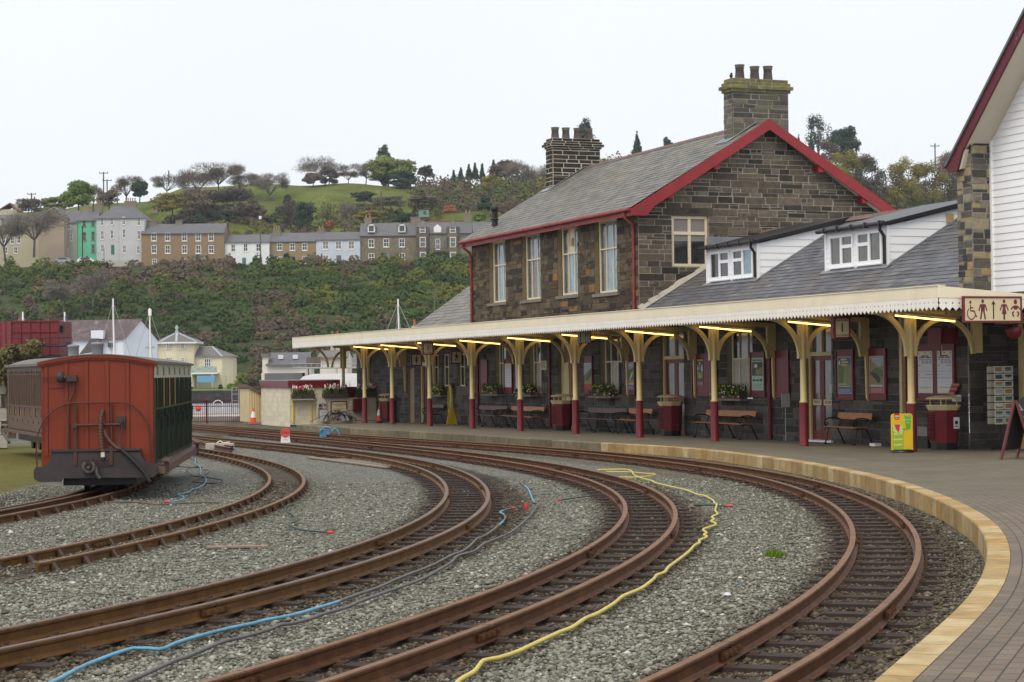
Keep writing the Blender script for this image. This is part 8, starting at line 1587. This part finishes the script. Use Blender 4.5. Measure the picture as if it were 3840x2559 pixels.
mb.build('tower', CR_, T); mb = MB(); ap = (0, 1.6, Z(657, 1246)); ro = [(a[0] * 1.2, (a[1] - 1.6) * 1.2 + 1.6, ze) for a in pts]
for a, b in zip(ro, ro[1:] + ro[:1]): mb.poly([a, b, ap]); mb.bar(a, ap, .35, .1, 1)
for a, b in zip(ro, ro[1:] + ro[:1]): mb.poly([a, b, (b[0], b[1], ze - .25), (a[0], a[1], ze - .25)], 2)
mb.lathe([(.3, 0), (.2, .5), (.35, .8), (.05, 1.2)], ap, 8, 1); mb.build('tower_roof', [M['slate_far2'], hm('lead_hip', (.38, .42, .48)), M['white']], T)
x0, x1 = Xc(722), Xc(864); z1 = Z(800, 1338); mb = MB(); mb.box(x0, Xc(830), .6, 7, -1, z1); mb.poly([(Xc(830), .6, -1), (x1, 3, -1), (x1, 3, z1), (Xc(830), .6, z1)]); mb.box(Xc(830), x1, 3.01, 7, -1, z1); mb.build('wing', CR_, T)
mb = MB(); zr2 = Z(780, 1299); a, b, c = (x0 - .3, .2, z1), (Xc(832), .2, z1), (x1 + .4, 2.9, z1); r0, r1 = (Xc(735), 4, zr2), (Xc(782), 4, zr2); mb.poly([a, b, r1, r0]); mb.poly([b, c, r1]); mb.poly([c, (x1 + .4, 7.3, z1), r1]); mb.bar(b, r1, .3, .1, 1); mb.bar(r0, r1, .3, .1, 1); mb.build('wing_roof', [M['slate_far2'], M['lead_hip']], T)
def twin(par, px, py, wp, hp, y, mtf='white', pan='pane_dark', nx=3, nz=3):
    sc = TY / F_PX; x, z, a, b = Xc(px), Z(px, py), wp * sc / 2, hp * sc / 2; g = MB(); g.box(x - a, x + a, y - .05, y, z - b, z + b); P_ = g.build('window', M[pan], par); q_ = MB()
    for k in range(nx + 1): q_.box(x - a + 2 * a * k / nx - .05, x - a + 2 * a * k / nx + .05, y - .1, y - .05, z - b, z + b)
    for k in range(nz + 1): q_.box(x - a, x + a, y - .1, y - .05, z - b + 2 * b * k / nz - .05, z - b + 2 * b * k / nz + .05)
    q_.build('frame', M[mtf], P_)
for px, py, wp, hp, y in ((640, 1298, 20, 20, -1.35), (687, 1298, 18, 20, -1.3), (641, 1352, 20, 20, -1.35), (687, 1352, 18, 18, -1.3), (776, 1367, 22, 42, .55), (776, 1416, 20, 18, .55)): twin(T, px, py, wp, hp, y)
mb = MB(); zb1 = Z(765, 1398); mb.box(Xc(713), Xc(819), -2.0, .6, zb1 - .25, zb1); [mb.box(Xc(px) - .08, Xc(px) + .08, -1.9, -1.75, 0, zb1) for px in (724, 801)]; mb.build('balcony', M['white'], T); mb = MB(); mb.box(Xc(713), Xc(819), -2.0, -1.95, zb1, zb1 + 1.05); mb.build('balcony_glass', glassy('pale_green_glass', (.38, .46, .38), .1), T); mb = MB(); mb.box(Xc(838), Xc(842), 1.4, 1.5, 0, Z(840, 1408)); mb.build('red_door', M['maroon'], T)
T = thing('garden_swing', 'blue canopied garden seat on the lawn under the glass balcony', 'garden seat', (XY(771, TY - 4), TY - 4, zpx(771, 1455, TY - 4)), 0); mb = MB(); mb.box(-1.5, 1.4, 0, 1, .9, 2.0); mb.build('canopy', hm('swing_blue', (.16, .35, .55)), T); mb = MB(); [mb.box(x, x + .1, 0, .1, 0, 1) for x in (-1.4, 1.3)]; mb.build('legs', M['steel'], T)
lawn = MB(); zl = zpx(780, 1462, TY - 8); lawn.poly([(XY(560, 310), TY - 13, zl - .1), (XY(880, 310), TY - 13, zl - .1), (XY(900, 322), TY + 6, zl + .35), (XY(540, 322), TY + 6, zl + .35)]); tag(lawn.build('lawn', hm('lawn_green', (.13, .17, .03))), kind='structure')
T = thing('harbour_wall', 'dark stone harbour wall below the lawn of the tower house', 'wall', (0, TY - 13, 0), 0); mb = MB(); stonewall(mb, lambda u, v, d: (u, -d, v), XY(300, TY - 13), XY(905, TY - 13), WZ - .3, zpx(780, 1467, TY - 13), hr=(.35, .6), wr=(.8, 2.2), joint=.06, dep=.15, seed=71); mb.build('stones', [toned('harbour_stone', [(0, (.035, .033, .036)), (1, (.075, .07, .072))], .9, 1, .4, .3, .05), hm('harbour_joint', (.045, .043, .045))], T)
for i, (px, py0, py1, w, lf, lab) in enumerate(((865, 1463, 1440, 34, 'leaf_bright', 'bright yellow-green bush at the right of the tower house'), (905, 1465, 1395, 75, 'leaf_light', 'large yellow-green bush beside the tower house lawn'), (945, 1470, 1410, 60, 'leaf_brown', 'brown bush right of the yellow-green bush'), (700, 1462, 1430, 40, 'leaf_brown', 'brown shrub on the lawn behind the red carriage roof'), (990, 1470, 1405, 40, 'leaf_dark', 'dark bush left of the white boarded porch'), (825, 1460, 1442, 14, 'leaf_grey', 'clipped grey shrub by the red door'))): tree(lab, px, py0, py1, w, ('leafy', lf, 'dome'), 312, n=1100, size=.35)
# white boathouse
BY = 262; T = thing('boathouse', 'big white boarded boathouse with blotchy purple slate roof', 'house', (XY(400, BY), BY, zpx(400, 1400, BY) - 4), 0); zb = T.location.z; Z = lambda px, py: zpx(px, py, BY) - zb; Xc = lambda px: XY(px, BY) - XY(400, BY)
M['boards_w'] = paint('boathouse_white', (.66, .70, .74), .7, .05, .5); k = NT('purple_slate'); n_ = k.noise(1.1, 6, k.obj(), .75); M['purple'] = k.done(k.ramp(n_, [(.42, (.105, .078, .085)), (.58, (.15, .115, .118)), (.70, (.30, .27, .25))]), .8)
g0, g1, ap = (Xc(462), 0), (Xc(563), 5.5), None; za = Z(510, 1198); zE = Z(462, 1272)
mb = MB(); mx, my = (g0[0] + g1[0]) / 2, (g0[1] + g1[1]) / 2; mb.poly([(g0[0], g0[1], -2), (g1[0], g1[1], -2), (g1[0], g1[1], Z(563, 1275)), (mx, my, za), (g0[0], g0[1], zE)]); xl = Xc(228); mb.poly([(xl, 1.5, -2), (g0[0], g0[1], -2), (g0[0], g0[1], zE), (xl, 1.5, Z(228, 1276))]); mb.build('wall', M['boards_w'], T)
mb = MB(); L0, R0_ = Xc(225), Xc(512); mb.poly([(L0 - 1, 1.2, Z(228, 1276) - .1), (g0[0] + .3, g0[1] - .3, zE - .1), (mx + .3, my, za + .1), (L0 - 1, my + 1.5, Z(228, 1199))]); mb.poly([(mx + .3, my, za + .1), (g1[0] + .3, g1[1], Z(563, 1275)), (L0, g1[1] + 6, Z(563, 1275)), (L0 - 1, my + 1.5, Z(228, 1199))]); mb.build('roof', M['purple'], T)
mb = MB(); a = (Xc(310), -.2, Z(310, 1330)); mb.ext([(Xc(300), -.6, Z(300, 1330)), (Xc(386), -.6, Z(386, 1315)), (Xc(376), -.6, Z(376, 1270)), (Xc(345), -.6, Z(345, 1270))], (0, .5, 0)); mb.build('porch_roof', hm('dark_porch', (.10, .09, .09)), T); mb = MB(); mb.box(Xc(344), Xc(390), -.5, .8, Z(366, 1272), Z(366, 1240)); mb.build('gablet', M['boards_w'], T); mb = MB(); mb.box(Xc(405), Xc(426), -.25, .6, Z(415, 1303), Z(415, 1278)); mb.build('window', M['pane_dark'], T)
# white cottages behind the van
VY = 175
def lowhouse(label, pl, pr, yb, ye, yr, Y, wall, roof='slate_far', depth=6, extra=None): return house('cottage', label, pl, pr, yb, ye, yr, Y, wall, extra or [], depth=depth, roof=roof)
WH = hm('warm_white', (.62, .60, .52))
T, xc, zb, h, hr = lowhouse('white cottage with grey roof and two skylights behind the van', 1003, 1148, 1440, 1364, 1324, VY, WH); mb = MB(); [mb.box(XY(px, VY) - xc - .22, XY(px, VY) - xc + .22, .9, 1.3, h + .42, h + .8) for px in (1047, 1102)]; mb.build('skylight', M['paper'], T)
mb = MB(); mb.box(-1.8, 1.6, -2.0, 0, zpx(1060, 1400, VY) - zb - .7, zpx(1060, 1400, VY) - zb); mb.build('porch_roof', M['slate_far'], T); mb = MB(); mb.box(-2.1, -1.6, -1.9, 0, 0, 2.2); mb.build('porch_wall', WH, T); mb = MB(); mb.box(1.2, 1.6, -1.9, 0, 0, 2.2); mb.build('porch_wall', WH, T)
lowhouse('small white house with lighter grey roof and red verge behind the post', 1196, 1300, 1440, 1338, 1316, 190, WH, 'slate_far2'); lowhouse('low stone outbuilding roof behind the far posts', 1300, 1420, 1440, 1375, 1330, 200, ST, 'slate_far2'); T = thing('grey_sign', 'weathered grey sign boards on posts behind the canopy end', 'sign', (XY(1175, 150), 150, zpx(1175, 1420, 150)), 0); mb = MB(); mb.box(-.55, .55, 0, .08, 1.2, 1.65); mb.box(-.55, .55, 0, .08, .8, 1.15); mb.build('boards', M['barkg'], T); mb = MB(); [mb.box(x, x + .08, .08, .16, 0, 1.7) for x in (-.45, .4)]; mb.build('posts', M['bark'], T)
T = thing('garden_hut', 'small white porch hut at the left of the grey-roofed cottage', 'hut', (XY(993, VY), VY, zpx(993, 1450, VY)), 0); mb = MB(); mb.box(-.25, .25, 0, 1, 0, 2.7); mb.build('wall', WH, T); mb = MB(); mb.box(-.35, .4, -.2, 1.2, 2.7, 3.0); mb.build('roof', M['slate_far2'], T)
for px, y0, y1, w in ((1554, 1200, 1230, 8), (1246, 1244, 1290, 6), (1265, 1244, 1290, 6)):
    Y = 210; T = thing('chimney_stack', {1554: 'red chimney stack above the canopy by the annexe roof', 1246: 'left of two small red chimney pots over the canopy end', 1265: 'right of two small red chimney pots over the canopy end'}[px], 'chimney', (XY(px, Y), Y, zpx(px, y1 + 80, Y)), 0); sc = Y / F_PX; mb = MB(); mb.box(-w * sc * 1.3, w * sc * 1.3, 0, .6, 0, (80 + (y1 - y0) * .25) * sc); mb.build('stack', G1, T); mb = MB(); mb.lathe([(w * sc * .6, 0), (w * sc * .5, (y1 - y0) * .8 * sc)], (0, .3, (80 + (y1 - y0) * .25) * sc), 8); mb.build('pot', hm('terracotta', (.42, .12, .06)), T)
# yachts: masts show above the yard
for i, (px, yt, lab) in enumerate(((86, 1170, 'white mast over the water tank at far left'), (243, 1171, 'white mast with blue halyard just right of the water tank'), (425, 1120, 'tallest white mast in front of the boathouse roof'), (562, 1156, 'white mast at the right end of the boathouse'), (1494, 1122, 'white mast rising above the canopy with four stays'))):
    Y = 150 if px > 1000 else 205; zt = zpx(px, yt, Y); z0 = WZ + (1.2 if px > 1000 else .3); T = thing('sailing_yacht', lab, 'yacht', (XY(px, Y), Y, z0), 0, 'yachts in the harbour'); H = zt - z0
    mb = MB(); mb.tube([(.12, 0, .8), (0, 0, H)], [.10 * Y / 200, .085 * Y / 200], 6); mb.build('mast', M['white'], T); mb = MB(); [mb.tube([(0, 0, H * .97), (x, y, .9)], .022, 4) for x, y in ((-3.2, 0), (3.5, 0), (.7, -1.2), (-.7, 1.2))]; mb.box(-.5, .5, -.03, .03, H * .62, H * .64); mb.build('rigging', M['steel'], T)
    mb = MB(); hull = [(-4, 0, .9), (-3.4, -1, .8), (0, -1.3, .75), (3, -1, .85), (4.4, 0, 1.1), (3, 1, .85), (0, 1.3, .75), (-3.4, 1, .8)]; low = [(x * .8, y * .5, -.3) for x, y, z in hull]; mb.poly(hull); [mb.poly([low[k], low[(k + 1) % 8], hull[(k + 1) % 8], hull[k]]) for k in range(8)]; mb.box(-1.5, 1.4, -.7, .7, .8, 1.25); mb.build('hull', M['white'], T)
    if px in (243, 562): mb = MB(); mb.box(-.14, .18, -.1, .1, H * .93, H * .99) if px == 562 else mb.tube([(.1, -.1, H * .96), (1.6, -.1, 1.2)], .05, 5); mb.build('mast_fitting', hm('navy', (.05, .06, .25)) if px == 243 else M['white'], T)
# railings, lifebuoy, hoop, post on the quay
FY = 96.; zf = rz(FY) - .13; fx0, fx1 = XY(655, FY), XY(938, FY); T = thing('quay_railings', 'maroon pointed railings along the quay between carriage and shed', 'railings', ((fx0 + fx1) / 2, FY, zf), 0); w = (fx1 - fx0) / 2; ht = 1.22; mb = MB(); x = -w
while x < w: mb.box(x - .011, x + .011, -.011, .011, .05, ht - .03); mb.raw([(x - .02, -.02, ht - .03), (x + .02, -.02, ht - .03), (x + .02, .02, ht - .03), (x - .02, .02, ht - .03), (x, 0, ht + .06)], [(0, 1, 4), (1, 2, 4), (2, 3, 4), (3, 0, 4)]); x += .104
mb.build('bars', M['maroon_dk'], T); mb = MB(); mb.box(-w, w, -.02, .02, .86, .90); mb.box(-w, w, -.02, .02, .10, .14); mb.build('rails', M['maroon'], T)
for px in (773, 906): x = XY(px, FY) - (fx0 + fx1) / 2; mb = MB(); mb.lathe([(.06, 0), (.045, .2), (.045, 1.15), (.07, 1.17), (.06, 1.2), (.01, 1.36)], (x, -.03, 0), 8); mb.build('post', M['maroon'], T)
bx_ = XY(911, FY - .3); T = thing('lifebuoy_housing', 'faded pink lifebuoy housing on a post at the railings', 'lifebuoy', (bx_, FY - .3, zf), 0); mb = MB(); mb.ext([(-.14, 0, .98), (.14, 0, .98), (.14, 0, 1.55), (.08, 0, 1.68), (-.08, 0, 1.68), (-.14, 0, 1.55)], (0, .14, 0)); mb.build('housing', hm('faded_pink', (.62, .25, .27)), T); mb = MB(); mb.box(-.03, .03, .02, .08, 0, .98); mb.build('post', hm('brown_post', (.20, .10, .05)), T)
hy = 190; T = thing('white_hoop', 'white metal hoop handrail standing on the harbour slipway', 'handrail', (XY(815, hy), hy, zpx(815, 1552, hy)), 0); w = 19 * hy / F_PX; hh = 50 * hy / F_PX; mb = MB(); mb.tube([(-w, 0, 0), (-w, 0, hh * .62)] + [(-w * math.cos(a), 0, hh * .62 + hh * .38 * math.sin(a)) for a in np.linspace(0.2, 2.9, 9)] + [(w, 0, hh * .62), (w, 0, 0)], .05, 6); mb.build('hoop', M['white'], T)
T = thing('buoy', 'orange buoy floating in the harbour behind the railings', 'buoy', (XY(741, 240), 240, WZ + .2), 0); mb = MB(); mb.lathe([(.1, -.3), (.4, 0), (.4, .25), (.1, .5)], (0, 0, 0), 10); mb.build('float', M['cone'], T)
T = thing('quay_gate', 'grey galvanised gate and fence panel on the quay by the lean-to', 'fence', (XY(905, 140), 140, zpx(905, 1530, 140)), 0); mb = MB(); hh = 1.45
for z in (0, .5, 1.0, hh): mb.box(-.75, .75, 0, .04, z, z + .04)
for x in (-.75, -.25, .25, .72): mb.box(x, x + .05, 0, .05, -.5, hh)
mb.build('frame', M['steel'], T)
# ================================================================ HAZE: one closed box of thin air round the whole scene
mb = MB(); mb.box(-420, 560, -30, 1150, -30, 150); HZ = mb.build('haze', bpy.data.materials.new('haze_air')); hm_ = HZ.data.materials[0]; hm_.use_nodes = True; t_ = hm_.node_tree; t_.nodes.clear()
pv = t_.nodes.new('ShaderNodeVolumePrincipled'); oo = t_.nodes.new('ShaderNodeOutputMaterial'); t_.links.new(pv.outputs[0], oo.inputs['Volume']); pv.inputs['Density'].default_value = .00013; pv.inputs['Color'].default_value = (.86, .90, .95, 1); pv.inputs['Anisotropy'].default_value = .3
tag(HZ, kind='stuff')
